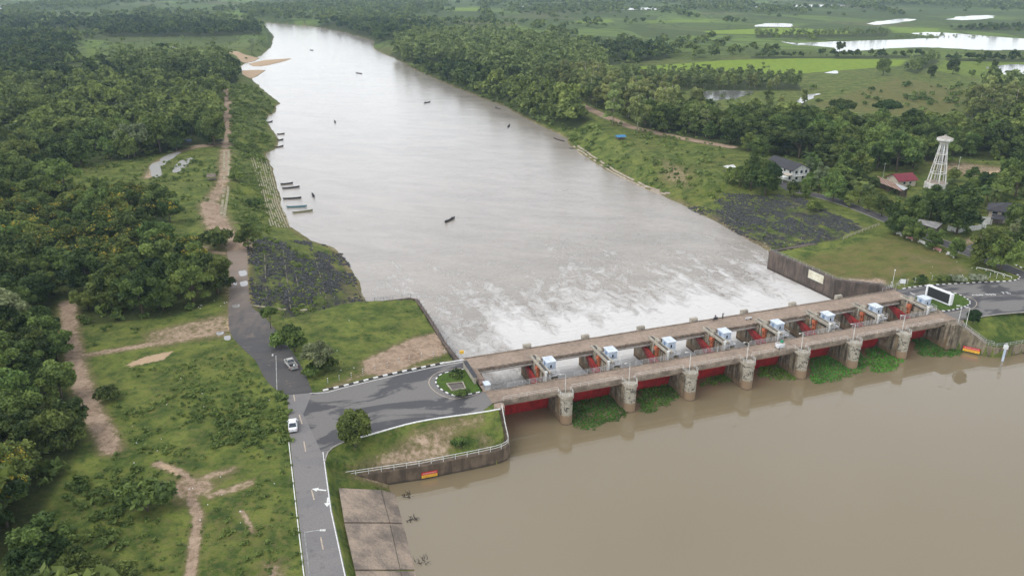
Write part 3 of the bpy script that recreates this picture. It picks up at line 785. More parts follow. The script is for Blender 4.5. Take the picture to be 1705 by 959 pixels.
# ------------------------------------------------------------------ kerbs: a block at a time, black and white
KERBC = surf('kerb_concrete', (.36, .34, .31), (.24, .22, .2), 1.2, .85)
def kerb(pts, label, step=1.0, w=0.3, h=0.16, striped=True, z=0.0):
    l = resample(np.asarray(pts)[:, :2], step)
    a, b = offset(l, w / 2), offset(l, -w / 2)
    mb = MB()
    for i in range(len(l) - 1):
        mb.prism([tuple(b[i]), tuple(b[i + 1]), tuple(a[i + 1]), tuple(a[i])], z - 0.05, z + h + (0.003 if i % 2 else 0), (i % 2) if striped else 0, bottom=False)
    return tag(mb.build('kerb', [KERBC if 'pale' in label else PAINT_W, PAINT_B]), label, 'kerb', kind='structure')
kerb(smooth_line(PP([(538, 650.5), (575, 642), (640, 625.5), (700, 612.5), (740, 604.5)]), 4), 'black and white striped kerb along the far side of the approach road', 1.15, 0.42, 0.22)
kerb(PP([(740, 604.5), (773, 599)]), 'plain white kerb running up to the far bridge', 2, 0.3, 0.15, False)
kerb(smooth_line(PP([(575, 735.5), (625, 721.5), (700, 701.5), (800, 687), (833, 681)]), 4), 'white kerb along the near side of the approach road above the grass slope', 2.5, 0.32, 0.16, False)
kerb(smooth_line(PP([(541, 768), (546, 753), (557, 743), (575, 735.5)]), 4), 'pale kerb turning the corner from the main road to the approach road', 1.5, 0.25, 0.14, False)
ISL_L = smooth_line(PP([(799, 653), (778, 657), (758, 659), (740, 652), (728, 642), (726, 632), (734, 624), (750, 619), (772, 615)]), 5)
kerb(ISL_L, 'low black and white kerb round the planted island at the left bridge end', 0.9, 0.3, 0.16)
kerb(resample(edge_n[2:], 1), 'black and white kerb curving round the corner of the right bank lawn', 0.95, 0.34, 0.2)
kerb(edge_s[3:], 'pale kerb along the near side of the wide road', 2.2, 0.3, 0.14, False)
ISL_R = smooth_line(PP([(1578, 486), (1592, 489.5), (1605, 495), (1614, 502), (1614, 507), (1603, 512), (1588, 516), (1572, 518.5), (1564, 516)]), 5)
kerb(ISL_R, 'black and white kerb round the grassy island with the big screen', 0.8, 0.32, 0.2)
kerb(offset(lane, -2.7)[2:-6], 'pale kerb on the lawn side of the shady lane', 1.6, 0.16, 0.1, False)
kerb(offset(lane, 2.7)[6:-6], 'pale kerb on the house side of the shady lane', 1.6, 0.16, 0.1, False)
kerb(PP([(1690, 441), (1720, 455), (1760, 470)]), 'striped kerb at the right edge beside the lane mouth', 1.0, 0.34, 0.2)
GRASS = surf('short_grass', (0.075, 0.125, 0.022), (0.05, 0.085, 0.018), 0.8, 0.95, None, 4, spec=0.1)
for nm, pts, lb in (('island_grass', np.vstack([ISL_L, DD([(-2.1, 15.2), (-2.1, 5.2)])]), 'grass of the planted island at the left bridge end'), ('island_grass', np.vstack([ISL_R, DD([(125.6, 5.4), (125.6, 15)])]), 'bright grass of the island under the big screen')):
    o = MB().prism([tuple(p) for p in pts], 0.0, 0.12).build(nm, GRASS)
    tag(o, lb, 'lawn', kind='structure')

# ------------------------------------------------------------------ concrete ramp, revetments
RAMP = surf('stained_ramp', (0.37, 0.29, 0.22), (0.17, 0.14, 0.115), 0.22, 0.9, None, 3, lo=0.4, hi=0.62)
t = thing('concrete_ramp', 'big stained concrete slabs sloping into the brown water beside the main road', 'ramp')
ramp_l = [(564, 812), (575, 880), (594, 962), (606, 1040)]
ramp_r = [(634, 815), (651, 880), (669, 962), (684, 1040)]
apr = [(660, 822), (676, 880), (697, 962), (712, 1040)]
zl_, zr_, za_ = -1.5, -5.6, -7.3
L3 = [(*P(x, y, zl_), zl_ + .12) for x, y in ramp_l]
R3 = [(*P(x, y, zr_), zr_ + .12) for x, y in ramp_r]
A3 = [(*P(x, y, za_), za_ + .12) for x, y in apr]
def lerp3(a, b, t): return tuple(a[i] + (b[i] - a[i]) * t for i in range(3))
def along(pts, s):
    s = s * (len(pts) - 1); i = min(int(s), len(pts) - 2); return lerp3(pts[i], pts[i + 1], s - i)
cuts = [0.0, 0.29, 0.62, 1.0]
for k in range(3):
    mb = MB()
    q0, q1 = cuts[k] + 0.006, cuts[k + 1] - 0.006
    for Aa, Bb, nm in ((L3, R3, 'slab'), (R3, A3, 'lower_slab')):
        mb = MB()
        c = [along(Aa, q0), along(Aa, q1), along(Bb, q1), along(Bb, q0)]
        if nm == 'lower_slab': c[0] = lerp3(c[0], c[3], .03); c[1] = lerp3(c[1], c[2], .03)
        lo = [(x, y, z - 0.5) for x, y, z in c]
        mb.add(c + lo, [(0, 1, 2, 3), (7, 6, 5, 4), (0, 4, 5, 1), (1, 5, 6, 2), (2, 6, 7, 3), (3, 7, 4, 0)])
        mb.build(nm, RAMP, t)
STRIP = surf('pale_strip_concrete', (0.38, 0.34, 0.23), (0.2, 0.185, 0.11), 0.5, 0.9, None, 3)
def strips(name, label, cat, lines, w, mat=STRIP, dz=0.12, step=3.0, miss=0.1):
    mb = MB()
    for l in lines:
        l = resample(np.asarray(l)[:, :2], step)
        for i in range(len(l) - 1):
            if random.random() < miss: continue
            a, b = l[i], l[i] + (l[i + 1] - l[i]) * 0.93
            d = (b - a) / (np.linalg.norm(b - a) + 1e-9)
            nn = np.array([-d[1], d[0]]) * w / 2
            q = drape([a - nn, b - nn, b + nn, a + nn], dz)
            mb.prism([p[:2] for p in q], [p[2] - 0.3 for p in q], [p[2] for p in q], 0, False)
    return tag(mb.build(name, mat), label, cat, kind='structure')
lv = []
for k in range(8):
    f = k / 7.0
    a = [G(*p) for p in [(418 + 28 * f, 264 - 2 * f), (430 + 25 * f, 300), (440 + 26 * f, 340), (452 + 32 * f, 378 + 2 * f)]]
    lv.append(a)
strips('concrete_revetment', 'bank faced with long pale concrete strips beside the moored boats', 'revetment', lv[:], 0.52, miss=0.2)
strips('concrete_track', 'two pale concrete wheel strips on top of the left bank path', 'track', [[G(373.5, 250), G(373, 300), G(368, 358)], [G(381, 250), G(380, 300), G(373, 362)]], 0.9, STRIP, 0.08, 4)
rv = []
for k in range(3):
    rv.append([G(x + 7 * k, y - 1.0 * k) for x, y in [(948, 245), (975, 264), (1010, 287), (1060, 312), (1102, 325)]])
strips('bank_edging', 'pale concrete edging steps along the right bank waterline', 'edging', rv, 0.8, surf('edging_concrete', (0.4, 0.34, 0.27), (0.25, 0.2, 0.15), 0.5, 0.9), 0.15, 3.5)
RIB = surf('rib_concrete', (0.22, 0.2, 0.14), (0.1, 0.095, 0.06), 0.5, 0.9)
strips('slope_rib', 'pale concrete ribs dividing the black rock slope on the left bank', 'concrete ribs', [[G(*a), G(*b)] for a, b in [((440, 408), (445, 512)), ((470, 404), (484, 515)), ((491, 450), (503, 514)), ((520, 412), (545, 506)), ((560, 425), (606, 500))]], 0.3, RIB, 0.16, 2.5, 0.4)
strips('slope_rib', 'pale concrete ribs dividing the black rock slope on the right bank', 'concrete ribs', [[G(*a), G(*b)] for a, b in [((1196, 350), (1225, 370)), ((1290, 335), (1340, 352)), ((1350, 380), (1395, 396)), ((1300, 330), (1440, 380))]], 0.3, RIB, 0.16, 2.5, 0.4)
strips('slab_edging', 'low pale concrete sill between the left lawn and the rock slope', 'edging', [[G(418, 509), G(450, 513), G(478, 517)], [G(500, 518), G(512, 516)]], 0.8, STRIP, 0.25, 5)
# ------------------------------------------------------------------ the barrage
DECK = surf('brown_deck_concrete', (0.325, 0.248, 0.19), (0.235, 0.178, 0.135), 0.16, 0.85, None, 1.2)
def pier_mat(name):
    m, nt, b = newmat(name)
    b.inputs['Roughness'].default_value = 0.88
    b.inputs['Specular IOR Level'].default_value = 0.25
    v = coords(nt)
    n = noise(nt, v, 0.7, 5, 0.6)
    col = mix(nt, (0.17, 0.135, 0.09), (0.33, 0.285, 0.215), mrange(nt, n, 0.35, 0.62))
    sv = coords(nt, 'pos', (1.4, 1.4, 0.13))
    s1 = noise(nt, sv, 1.0, 5, 0.62)
    col = mix(nt, col, (0.06, 0.048, 0.037), mrange(nt, s1, 0.46, 0.6, 0, 0.9))
    s2 = noise(nt, coords(nt, 'pos', (0.8, 0.8, 0.1)), 1.3, 3)
    col = mix(nt, col, (0.26, 0.16, 0.07), mrange(nt, s2, 0.55, 0.7, 0, 0.6))
    geo = nt.nodes.new('ShaderNodeSeparateXYZ')
    nt.links.new(v, geo.inputs[0])
    zz = math_(nt, 'ADD', geo.outputs[2], math_(nt, 'MULTIPLY', n, 0.8))
    col = mix(nt, col, (0.2, 0.135, 0.08), mrange(nt, zz, -4.9, -5.5, 0, 0.75))
    col = mix(nt, col, (0.07, 0.05, 0.035), mrange(nt, zz, -6.3, -6.6, 0, 0.8))
    nt.links.new(col, b.inputs['Base Color'])
    bump(nt, b, n, 0.4, 0.1)
    return m
PIER = pier_mat('stained_pier_concrete')
def nose_mat():
    m, nt, b = newmat('peeling_white_nose')
    b.inputs['Roughness'].default_value = 0.85
    v = coords(nt)
    n = noise(nt, v, 1.1, 5, 0.6, 0.6)
    col = mix(nt, (0.42, 0.39, 0.32), (0.29, 0.26, 0.2), mrange(nt, noise(nt, v, 3, 3), 0.4, 0.6))
    col = mix(nt, col, (0.045, 0.04, 0.035), mrange(nt, n, 0.535, 0.6, 0, 0.9))
    geo = nt.nodes.new('ShaderNodeSeparateXYZ'); nt.links.new(v, geo.inputs[0])
    zz = math_(nt, 'ADD', geo.outputs[2], math_(nt, 'MULTIPLY', n, 0.5))
    col = mix(nt, col, (0.26, 0.18, 0.11), mrange(nt, zz, -4.45, -4.6))
    col = mix(nt, col, (0.1, 0.07, 0.045), mrange(nt, zz, -6.4, -6.7, 0, 0.85))
    nt.links.new(col, b.inputs['Base Color'])
    return m
NOSE = nose_mat()
RED = surf('red_gate_paint', (0.46, 0.03, 0.03), (0.3, 0.024, 0.024), 0.4, 0.5, (0.16, 0.02, 0.02), 3)
REDARM = surf('dull_red_steel', (0.34, 0.03, 0.028), (0.17, 0.025, 0.022), 0.6, 0.6, None, 3)
ORANGE = surf('orange_steel', (0.52, 0.16, 0.075), (0.38, 0.12, 0.06), 0.9, 0.55, None, 4)
RAIL_G = surf('grey_rail_paint', (0.46, 0.46, 0.46), (0.3, 0.3, 0.3), 2, 0.5)
RAIL_W = surf('white_rail_paint', (0.72, 0.73, 0.7), (0.5, 0.5, 0.47), 2, 0.5)
RAIL_DECK = surf('dusty_rail_paint', (0.6, 0.56, 0.5), (0.42, 0.39, 0.35), 1.2, 0.7)
CABIN_B = surf('pale_blue_panel', (0.42, 0.485, 0.57), (0.34, 0.4, 0.48), 0.8, 0.5, None, 3)
CABIN_W = surf('white_sheet_roof', (0.64, 0.69, 0.75), (0.5, 0.55, 0.6), 0.8, 0.5, None, 3)
GLASSD = surf('dark_glass', (0.03, 0.04, 0.06), (0.02, 0.03, 0.045), 1, 0.12, spec=0.6)
CREAM = surf('cream_concrete', (0.42, 0.38, 0.31), (0.27, 0.24, 0.19), 0.6, 0.8, None, 4)
STEELD = surf('dark_steel', (0.06, 0.06, 0.065), (0.035, 0.035, 0.04), 1, 0.5, metal=0.3)
BLACK = surf('black_rubber', (0.02, 0.02, 0.021), (0.03, 0.03, 0.03), 2, 0.7)

PU = [14.4 + 15.3 * k for k in range(7)]               # pier centres along the dam
LFACE, RFACE = 0.0, 120.6
FACES = [LFACE] + [u for p in PU for u in (p - 1.25, p + 1.25)] + [RFACE]
BAYS = [(FACES[2 * i], FACES[2 * i + 1]) for i in range(8)]
dam = thing('barrage', 'long concrete river barrage of two parallel brown decks on stained piers', 'barrage', (*A0, 0), DA)
mb = MB()
stops = [-2.0] + PU + [125.2]
for i in range(8):                                     # deck spans with open joints over the piers
    a, b = stops[i] + 0.04, stops[i + 1] - 0.04
    mb.box(a, b, 0, 4.6, -0.55, 0)
    for v in (0.35, 1.8, 3.2): mb.box(max(a, 0.3), min(b, 120.4), v, v + 0.5, -1.45, -0.552)
mb.build('front_deck', DECK, dam)
mb = MB()
for i in range(8):
    a, b = stops[i] + 0.04, stops[i + 1] - 0.04
    mb.box(a, b, 15.5, 21.3, -0.5, 0)
    for v in (15.75, 17.5, 19.2, 20.6): mb.box(max(a, 0.3), min(b, 120.4), v, v + 0.45, -1.35, -0.502)
mb.build('rear_deck', DECK, dam)
mb = MB()
for i in range(8):                                     # raised concrete edges
    a, b = stops[i] + 0.05, stops[i + 1] - 0.05
    mb.box(a, b, -0.28, 0.0, -0.7, 0.2); mb.box(a, b, 21.3, 21.55, -0.6, 0.22); mb.box(a, b, 4.6, 4.78, -0.5, 0.1)
    for q in np.arange(a + 0.6, b - 0.8, 1.35): mb.box(q, q + 0.85, 15.28, 15.5, -0.5, 0.16)
mb.build('deck_kerb', surf('deck_edge_concrete', (0.33, 0.27, 0.21), (0.14, 0.115, 0.09), 0.45, 0.9), dam)
proto = None
for k, u in enumerate(PU):
    if proto is None:
        mb = MB().box(-1.25, 1.25, 0.3, 22.9, -12, -1.455)
        mb.box(-1.24, 1.24, 4.85, 15.2, -1.453, -0.25)
        mb.box(-1.24, 1.24, -1.2, 0.28, -12, -0.75)
        for s in (-1, 1):
            for v, w in ((-0.6, 0.35), (0.75, 0.3), (1.55, 0.3), (4.0, 0.25)): mb.box(s * 1.25 if s > 0 else -1.42, 1.42 if s > 0 else -1.25, v, v + w, -11, -1.5)
        proto = mb.build('pier', PIER, dam)
        ns = MB().lathe([(1.3, -12), (1.3, -1.9), (1.42, -1.88), (1.42, -1.62), (1.3, -1.6), (1.3, -0.78)], 20, (0, -1.75)).build('nose_column', NOSE, proto)
        pl = MB().prism([(1.55 * math.cos(t), -1.75 + 1.55 * math.sin(t)) for t in np.linspace(math.pi, 2 * math.pi, 11)] + [(1.55, -0.3), (-1.55, -0.3)], -0.77, -0.45)
        pl.prism([(1.5 * math.cos(t), -1.75 + 1.5 * math.sin(t)) for t in np.linspace(math.pi, 2 * math.pi, 11)] + [(1.3 * math.cos(t), -1.75 + 1.3 * math.sin(t)) for t in np.linspace(2 * math.pi, math.pi, 11)], -0.449, -0.05)
        pl.build('nose_platform', CREAM, proto)
        MB().box(-0.9, 0.9, 21.75, 22.9, -1.454, 0.55).box(-1.0, 1.0, 22.0, 22.8, 0.55, 0.75).build('tail_block', CREAM, proto)
        proto.location = (u, 0, 0)
    else:
        c = copytree(proto, dam)
        c.location = (u, 0, 0)
mb = MB().box(-2.0, 0.0, -0.6, 22, -12, -0.6)
mb.box(-2.4, -0.25, 4.85, 15.25, -0.598, 0.12)
mb.prism([(-2.2, -2.4), (0.0, -2.9), (0.35, -1.2), (0.0, -0.65), (-1.6, -0.65)], -12, 0.12)
mb.build('left_abutment', DECK, dam)
mb = MB().box(RFACE, 125.2, -2.6, 23, -12, -1.46)
for v in (-0.6, 0.75, 1.55, 4.0): mb.box(RFACE - .17, RFACE, v, v + 0.32, -11, -1.5)
mb.box(121.2, 125.6, 4.85, 15.2, -1.455, 0.1)
mb.prism([(120.62, -2.55), (124.6, -2.55), (126.6, -0.32), (120.62, -0.32)], -1.455, 0.03)
mb.build('right_abutment', PIER, dam)
JOINT = surf('joint_filler', (0.42, 0.34, 0.26), (0.3, 0.24, 0.18), 1)
for u in PU:
    for v0, v1 in ((.05, 4.55), (15.55, 21.25)): MB().box(u - 0.03, u + 0.03, v0, v1, 0.004, 0.012).build('expansion_joint', JOINT, dam)
mb = MB()                                              # sill the gates close on and the dark floor of the bays
mb.box(0.2, 120.4, 3.6, 14.5, -13, -8.4)
mb.build('gate_sill', PIER, dam)
mb = MB()
for a, b in zip(FACES[::2], FACES[1::2]): mb.box(a + .02, b - .02, 14.95, 15.15, -1.0, -0.62)
mb.build('service_pipe', surf('pale_pipe', (0.45, 0.42, 0.38), (0.3, 0.28, 0.25), 0.8), dam)

# gates: curved red plate, two arms back to the trunnions
def gate_tree():
    g = thing('sluice_gate', 'x', 'sluice gate', group='red radial gates between the piers')
    RAD, VT, ZT = 14.0, 18.6, -2.0
    mb = MB()
    w = 12.4
    f, bk = [], []
    for a in np.linspace(R(-31), R(4.5), 16):
        f.append((VT - RAD * math.cos(a), ZT + RAD * math.sin(a)))
        bk.append((VT - (RAD - .25) * math.cos(a), ZT + (RAD - .25) * math.sin(a)))
    prof = f + bk[::-1]
    n = len(prof)
    vs = [(-w / 2, v, z) for v, z in prof] + [(w / 2, v, z) for v, z in prof]
    fs = [(i, (i + 1) % n, n + (i + 1) % n, n + i) for i in range(n)]
    for i in range(15):
        fs += [(i + 1, i, n - 1 - i, n - 2 - i), (n + i, n + i + 1, 2 * n - 2 - i, 2 * n - 1 - i)]
    mb.add(vs, fs)
    mb.build('skin_plate', RED, g)
    for s in (-1, 1):
        ar = MB()
        x = s * 5.45
        for a in (R(-22), R(-9)):
            p0 = Vector((x, VT - (RAD - .3) * math.cos(a), ZT + (RAD - .3) * math.sin(a)))
            p1 = Vector((x + s * .2, VT - .5, ZT + .1 * (1 if a > 0 else -1)))
            d = (p1 - p0).normalized()
            up = Vector((0, -d.z, d.y))
            for q in (0.0,):
                wv = Vector((0.3, 0, 0)); hv = up * 0.45
                vs = [tuple(p + i * wv + j * hv) for p in (p0, p1) for i, j in ((-1, -1), (1, -1), (1, 1), (-1, 1))]
                ar.add(vs, [(0, 1, 2, 3), (7, 6, 5, 4), (0, 4, 5, 1), (1, 5, 6, 2), (2, 6, 7, 3), (3, 7, 4, 0)])
        for t_ in (0.2, 0.4, 0.6):
            a, b = R(-22), R(-9)
            r_ = RAD * (1 - t_)
            ar.tube([(x, VT - r_ * math.cos(a), ZT + r_ * math.sin(a) - .1), (x, VT - r_ * math.cos(b), ZT + r_ * math.sin(b) + .1)], 0.14, 6)
        o = ar.build('arm', REDARM, g)
        MB().tube([(x - .1 * s, VT, ZT), (x + .75 * s, VT, ZT)], 0.62, 12).build('trunnion', REDARM, o)
    mb = MB()
    for z in (-1.6, -3.4, -5.2): mb.box(-6, 6, VT - RAD + .5 + abs(z + 2) ** 2 * .04, VT - RAD + .95 + abs(z + 2) ** 2 * .04, z, z + .3)
    mb.build('stiffener', REDARM, g)
    return g
gp = gate_tree()
lift_ = [0.0, 0.55, 0.35, 0.3, 0.45, 0.3, 0.2, 0.1]
for i, (a, b) in enumerate(BAYS):
    g = gp if i == 0 else copytree(gp)
    c = D((a + b) / 2, 0)
    place(g, c[0], c[1], lift_[i], DA, ((b - a - 0.3) / 12.4, 1, 1))
    g['label'] = f'red curved steel gate closing the {ORD[i]} bay counted from the left bank'

# orange hoist yoke on each pier face, control cabin and its gantry beam over each pier
def hoist_tree():
    h = thing('gate_hoist', 'x', 'hoist', group='orange hoist yokes on the pier faces')
    MB().box(-.55, .3, -.55, .55, -1.5, -0.55).box(-.75, .3, -.3, .3, -1.2, -.8).build('yoke_head', ORANGE, h)
    for s in (-1, 1): MB().box(-.3, .1, s * .38 - .13, s * .38 + .13, -3.4, -1.48).build('leg', ORANGE, h)
    MB().box(-.28, .08, -.25, .25, -2.8, -2.5).build('cross_tie', ORANGE, h)
    return h
hp = hoist_tree()
for i in range(8):
    h = hp if i == 0 else copytree(hp)
    u = (PU[i] - 1.25) if i < 7 else RFACE
    c = D(u - 0.12, 11.4)
    place(h, c[0], c[1], 0.95, DA)
    h['label'] = f'orange steel hoist yoke at the right side of the {ORD[i]} bay from the left bank'
def cabin_tree():
    c = thing('control_cabin', 'x', 'cabin', group='pale blue control cabins over the piers')
    MB().box(-.95, 1.15, -1.3, 1.3, 0.45, 2.7).build('wall', CABIN_B, c)
    MB().box(-1.1, 1.3, -1.5, 1.5, 2.702, 2.86).build('roof', CABIN_W, c)
    w = MB().box(-.25, .25, -1.34, -1.3, 1.3, 2.1).build('window', GLASSD, c)
    MB().box(-.33, -.25, -1.36, -1.3, 1.2, 2.2).box(.25, .33, -1.36, -1.3, 1.2, 2.2).box(-.25, .25, -1.36, -1.3, 2.1, 2.2).box(-.25, .25, -1.36, -1.3, 1.2, 1.3).build('window_frame', CABIN_W, w)
    MB().box(-.99, -.95, -.2, .55, 0.5, 2.3).build('door', surf('blue_door', (0.16, 0.24, 0.38), None, 1, 0.5), c)
    MB().box(-1.2, 1.3, -3.4, 1.5, 0.2, 0.448).box(-1.1, -.85, -3.2, -2.9, -.3, .2).box(0.9, 1.15, -3.2, -2.9, -.3, .2).build('platform', RAIL_G, c)
    MB().box(-.7, .7, -2.7, -1.75, .45, 1.25).box(-.35, .35, -3.1, -2.7, .45, .95).build('motor_housing', RAIL_G, c)
    MB().box(-1.75, -1.05, 1.7, 3.3, 0.32, 2.0).build('equipment_box', CREAM, c)
    rl = MB()
    for q in ((-1.15, -3.35), (1.25, -3.35), (1.25, -1.6), (-1.15, -1.6)): rl.tube([(q[0], q[1], .45), (q[0], q[1], 1.5)], .035, 5)
    for z in (1.0, 1.5): rl.tube([(-1.15, -1.6, z), (-1.15, -3.35, z), (1.25, -3.35, z), (1.25, -1.6, z)], .03, 5)
    rl.build('railing', RAIL_W, c)
    return c
cp = cabin_tree()
def beam_tree():
    c = thing('gantry_beam', 'x', 'beam', group='gantry beams running from deck to deck')
    MB().box(-.75, -.35, -5, 4.4, -.2, .3).box(.35, .75, -5, 4.4, -.2, .3).build('girder', CREAM, c)
    MB().box(-.33, .33, -4.5, 4.2, .1, .2).build('walkway', surf('dark_grating', (0.12, 0.11, 0.1), (0.07, 0.065, 0.06), 2), c)
    for v in (-4.6, 1.5): MB().box(-.7, -.4, v, v + .35, -2.4, -.202).box(.4, .7, v, v + .35, -2.4, -.202).build('leg', CREAM, c)
    MB().box(-.75, -.4, -5.4, -5.05, -2.4, .4).box(-.85, -.3, -5.5, -4.95, .4, .75).build('end_post', RAIL_W, c)
    return c
bp = beam_tree()
for i in range(8):
    u = PU[i] if i < 7 else RFACE + 1.9
    c = cp if i == 0 else copytree(cp)
    q = D(u + .35, 9.4)
    place(c, q[0], q[1], 0, DA)
    where = f'on the {ORD[i]} pier from the left bank' if i < 7 else 'on the right abutment'
    c['label'] = 'pale blue control cabin with white roof ' + where
    b = bp if i == 0 else copytree(bp)
    q = D(u - 1.2, 10.9)
    place(b, q[0], q[1], 1.2, DA)
    b['label'] = 'cream gantry beam between the two decks ' + where

# railings
def railing(name, label, pts, mats, hs, post_step, r=0.04, pr=0.05, cat='railing', group=None, zs=None):
    pts = [np.asarray(p, float) for p in pts]
    t = thing(name, label, cat, tuple(pts[0]), 0, group)
    o = pts[0]
    loc = [p - o for p in pts]
    for h in hs:
        MB().tube([(p[0], p[1], p[2] + h) for p in loc], r, 5).build('rail', mats, t)
    l = resample(np.array(loc), post_step)
    pm = MB().tube([(0, 0, 0), (0, 0, max(hs) + 0.02)], pr, 5).build('post', mats, t)
    for i, p in enumerate(l):
        q = pm if i == 0 else pm.copy()
        if i: COL.objects.link(q); q.parent = t
        q.location = tuple(p)
    return t
def D3(u, v, z): 
    d = D(u, v); return (d[0], d[1], z)
for i, (a, b) in enumerate(BAYS):
    b2 = min(b, 120)
    railing('deck_railing', f'low railing on the upstream edge of the near deck over the {ORD[i]} bay', [D3(a + .6, -.14, .2), D3(b2 - .1, -.14, .2)], RAIL_DECK, (0.45, 0.85), 1.9, 0.045, 0.06, group='upstream deck railings')
    railing('deck_railing', f'grey four bar railing on the inner edge of the near deck at the {ORD[i]} bay', [D3(a + 3.3, 4.7, .1), D3(b2 + .2, 4.7, .1)], RAIL_G, (0.35, 0.65, 0.95, 1.25), 1.7, 0.045, 0.06, group='inner deck railings')
for i, u in enumerate(PU):
    pts = [D3(u + 1.4 * math.cos(t), -1.75 + 1.4 * math.sin(t), -.05) for t in np.linspace(math.pi, 2 * math.pi, 7)]
    pts = [D3(u - 1.4, -.4, -.05)] + pts + [D3(u + 1.4, -.4, -.05)]
    railing('platform_railing', f'small white railing round the nose platform of the {ORD[i]} pier', pts, RAIL_W, (.4, .8), 1.1, .03, .04, group='nose platform railings')
# lamp posts on the near deck
def lamp_tree(h=4.4, arm=1.0):
    l = thing('lamp_post', 'x', 'lamp post')
    MB().tube([(0, 0, 0), (0, 0, h)], [.09, .06], 6).build('pole', RAIL_W, l)
    MB().tube([(0, 0, h - .05), (-arm * .5, 0, h + .2), (-arm, 0, h + .25)], .04, 5).build('arm', RAIL_W, l)
    MB().box(-arm - .45, -arm + .05, -.12, .12, h + .18, h + .3).build('lamp_head', RAIL_W, l)
    return l
lp = lamp_tree()
for i, u in enumerate(PU):
    l = lp if i == 0 else copytree(lp)
    q = D(u + 0.2, -0.5)
    place(l, q[0], q[1], -.4, DA + R(8 * math.sin(i * 2)))
    tag(l, f'thin white lamp post above the nose of the {ORD[i]} pier', 'lamp post', 'lamp posts along the near deck')

# ------------------------------------------------------------------ retaining walls
def wall_path(name, label, pts, zt, zb, th, mat, cat='wall', top=None):
    """wall along points (outer face), thickness inward to the left of the path"""
    p = np.asarray(pts)[:, :2]
    inn = offset(p, th)
    zt = zt if hasattr(zt, '__len__') else [zt] * len(p)
    t = thing(name, label, cat, (0, 0, 0))
    mb = MB()
    n = len(p)
    for i in range(n - 1):
        q = [tuple(p[i]), tuple(p[i + 1]), tuple(inn[i + 1]), tuple(inn[i])]
        vs = [(x, y, zb) for x, y in q] + [(q[0][0], q[0][1], zt[i]), (q[1][0], q[1][1], zt[i + 1]), (q[2][0], q[2][1], zt[i + 1]), (q[3][0], q[3][1], zt[i])]
        fs = [(4, 5, 6, 7), (0, 1, 5, 4), (2, 3, 7, 6)]
        if i == 0: fs.append((3, 0, 4, 7))
        if i == n - 2: fs.append((1, 2, 6, 5))
        mb.add(vs, fs)
    mb.build('wall_face', mat, t)
    return t
def wallmat(name, c1, c2, st):
    m, nt, b = newmat(name)
    b.inputs['Roughness'].default_value = 0.9
    v = coords(nt)
    n = noise(nt, v, 0.3, 5, 0.6)
    col = mix(nt, c2, c1, mrange(nt, n, 0.4, 0.6))
    s1 = noise(nt, coords(nt, 'pos', (0.9, 0.9, 0.15)), 1.0, 5, 0.6)
    col = mix(nt, col, st, mrange(nt, s1, 0.46, 0.62, 0, 0.9))
    g = nt.nodes.new('ShaderNodeSeparateXYZ'); nt.links.new(v, g.inputs[0])
    zz = math_(nt, 'ADD', g.outputs[2], math_(nt, 'MULTIPLY', n, 1.0))
    col = mix(nt, col, (0.045, 0.034, 0.026), mrange(nt, zz, -5.9, -6.3, 0, 0.85))
    nt.links.new(col, b.inputs['Base Color'])
    return m
WALL_L = wallmat('brown_wall', (0.17, 0.125, 0.085), (0.1, 0.075, 0.052), (0.07, 0.052, 0.038))
WALL_R = wallmat('dark_brown_wall', (0.13, 0.095, 0.075), (0.085, 0.065, 0.052), (0.05, 0.04, 0.034))
WALL_RU = wallmat('blotched_wall', (0.25, 0.21, 0.145), (0.15, 0.12, 0.08), (0.06, 0.05, 0.036))
wl_pts = DD([(-37, -10.35), (-30, -10.9), (-20, -11.75), (-10, -11.8), (-5, -11.7), (-3.6, -11.45), (-2.3, -10.9), (-1.4, -9.9), (-1.0, -8.6), (-0.7, -6), (-0.3, -2.8)])
wl = wall_path('retaining_wall', 'brown stained retaining wall curving round the near left bank under white railing', wl_pts, [-4.0] * 8 + [-3.9, -2.6, -0.2], -9, 1.3, WALL_L)
rail_w = [(p[0], p[1], z) for p, z in zip(offset(wl_pts, .3), [-4.0] * 8 + [-3.9, -2.6, -0.2])]
railing('wall_railing', 'white two bar railing along the curved wall of the near left bank', rail_w, RAIL_W, (0.6, 1.1), 2.4, 0.06, 0.07)
dn_l = DD([(-2.4, 22), (-2.6, 34), (-2.4, 50), (-2.6, 63.5), (-4.5, 65.4), (-12, 65.4), (-22, 66.2)])
wall_path('retaining_wall', 'dark wall dropping from the left lawn to the foaming river', dn_l, [-0.4, -1.2, -1.25, -1.25, -1.25, -1.2, -.6], -10, 0.9, WALL_R)
railing('wall_railing', 'thin dark wire fence along the river edge of the left lawn', [(p[0], p[1], z) for p, z in zip(offset(dn_l, .4), [-0.4, -1.2, -1.25, -1.25, -1.25, -1.2, -.6])], STEELD, (0.6, 1.1), 2.6, 0.02, 0.035)
dn_r = DD([(134, 66.8), (126, 66.2), (114.9, 64.8), (116.9, 36.1), (121.9, 31.7), (125.5, 27.5), (125.5, 22)])
rw_z = [-1.2] * 5 + [-.8, -.3]
wr = wall_path('retaining_wall', 'tall dark brown wall with a white panel holding up the right bank lawn', dn_r, rw_z, -10, 1.75, WALL_R)
railing('wall_railing', 'thin grey railing on top of the dark right bank wall', [(p[0], p[1], z) for p, z in zip(offset(dn_r, .4), rw_z)][2:], RAIL_G, (0.5, 1.0), 2.8, 0.03, 0.04)
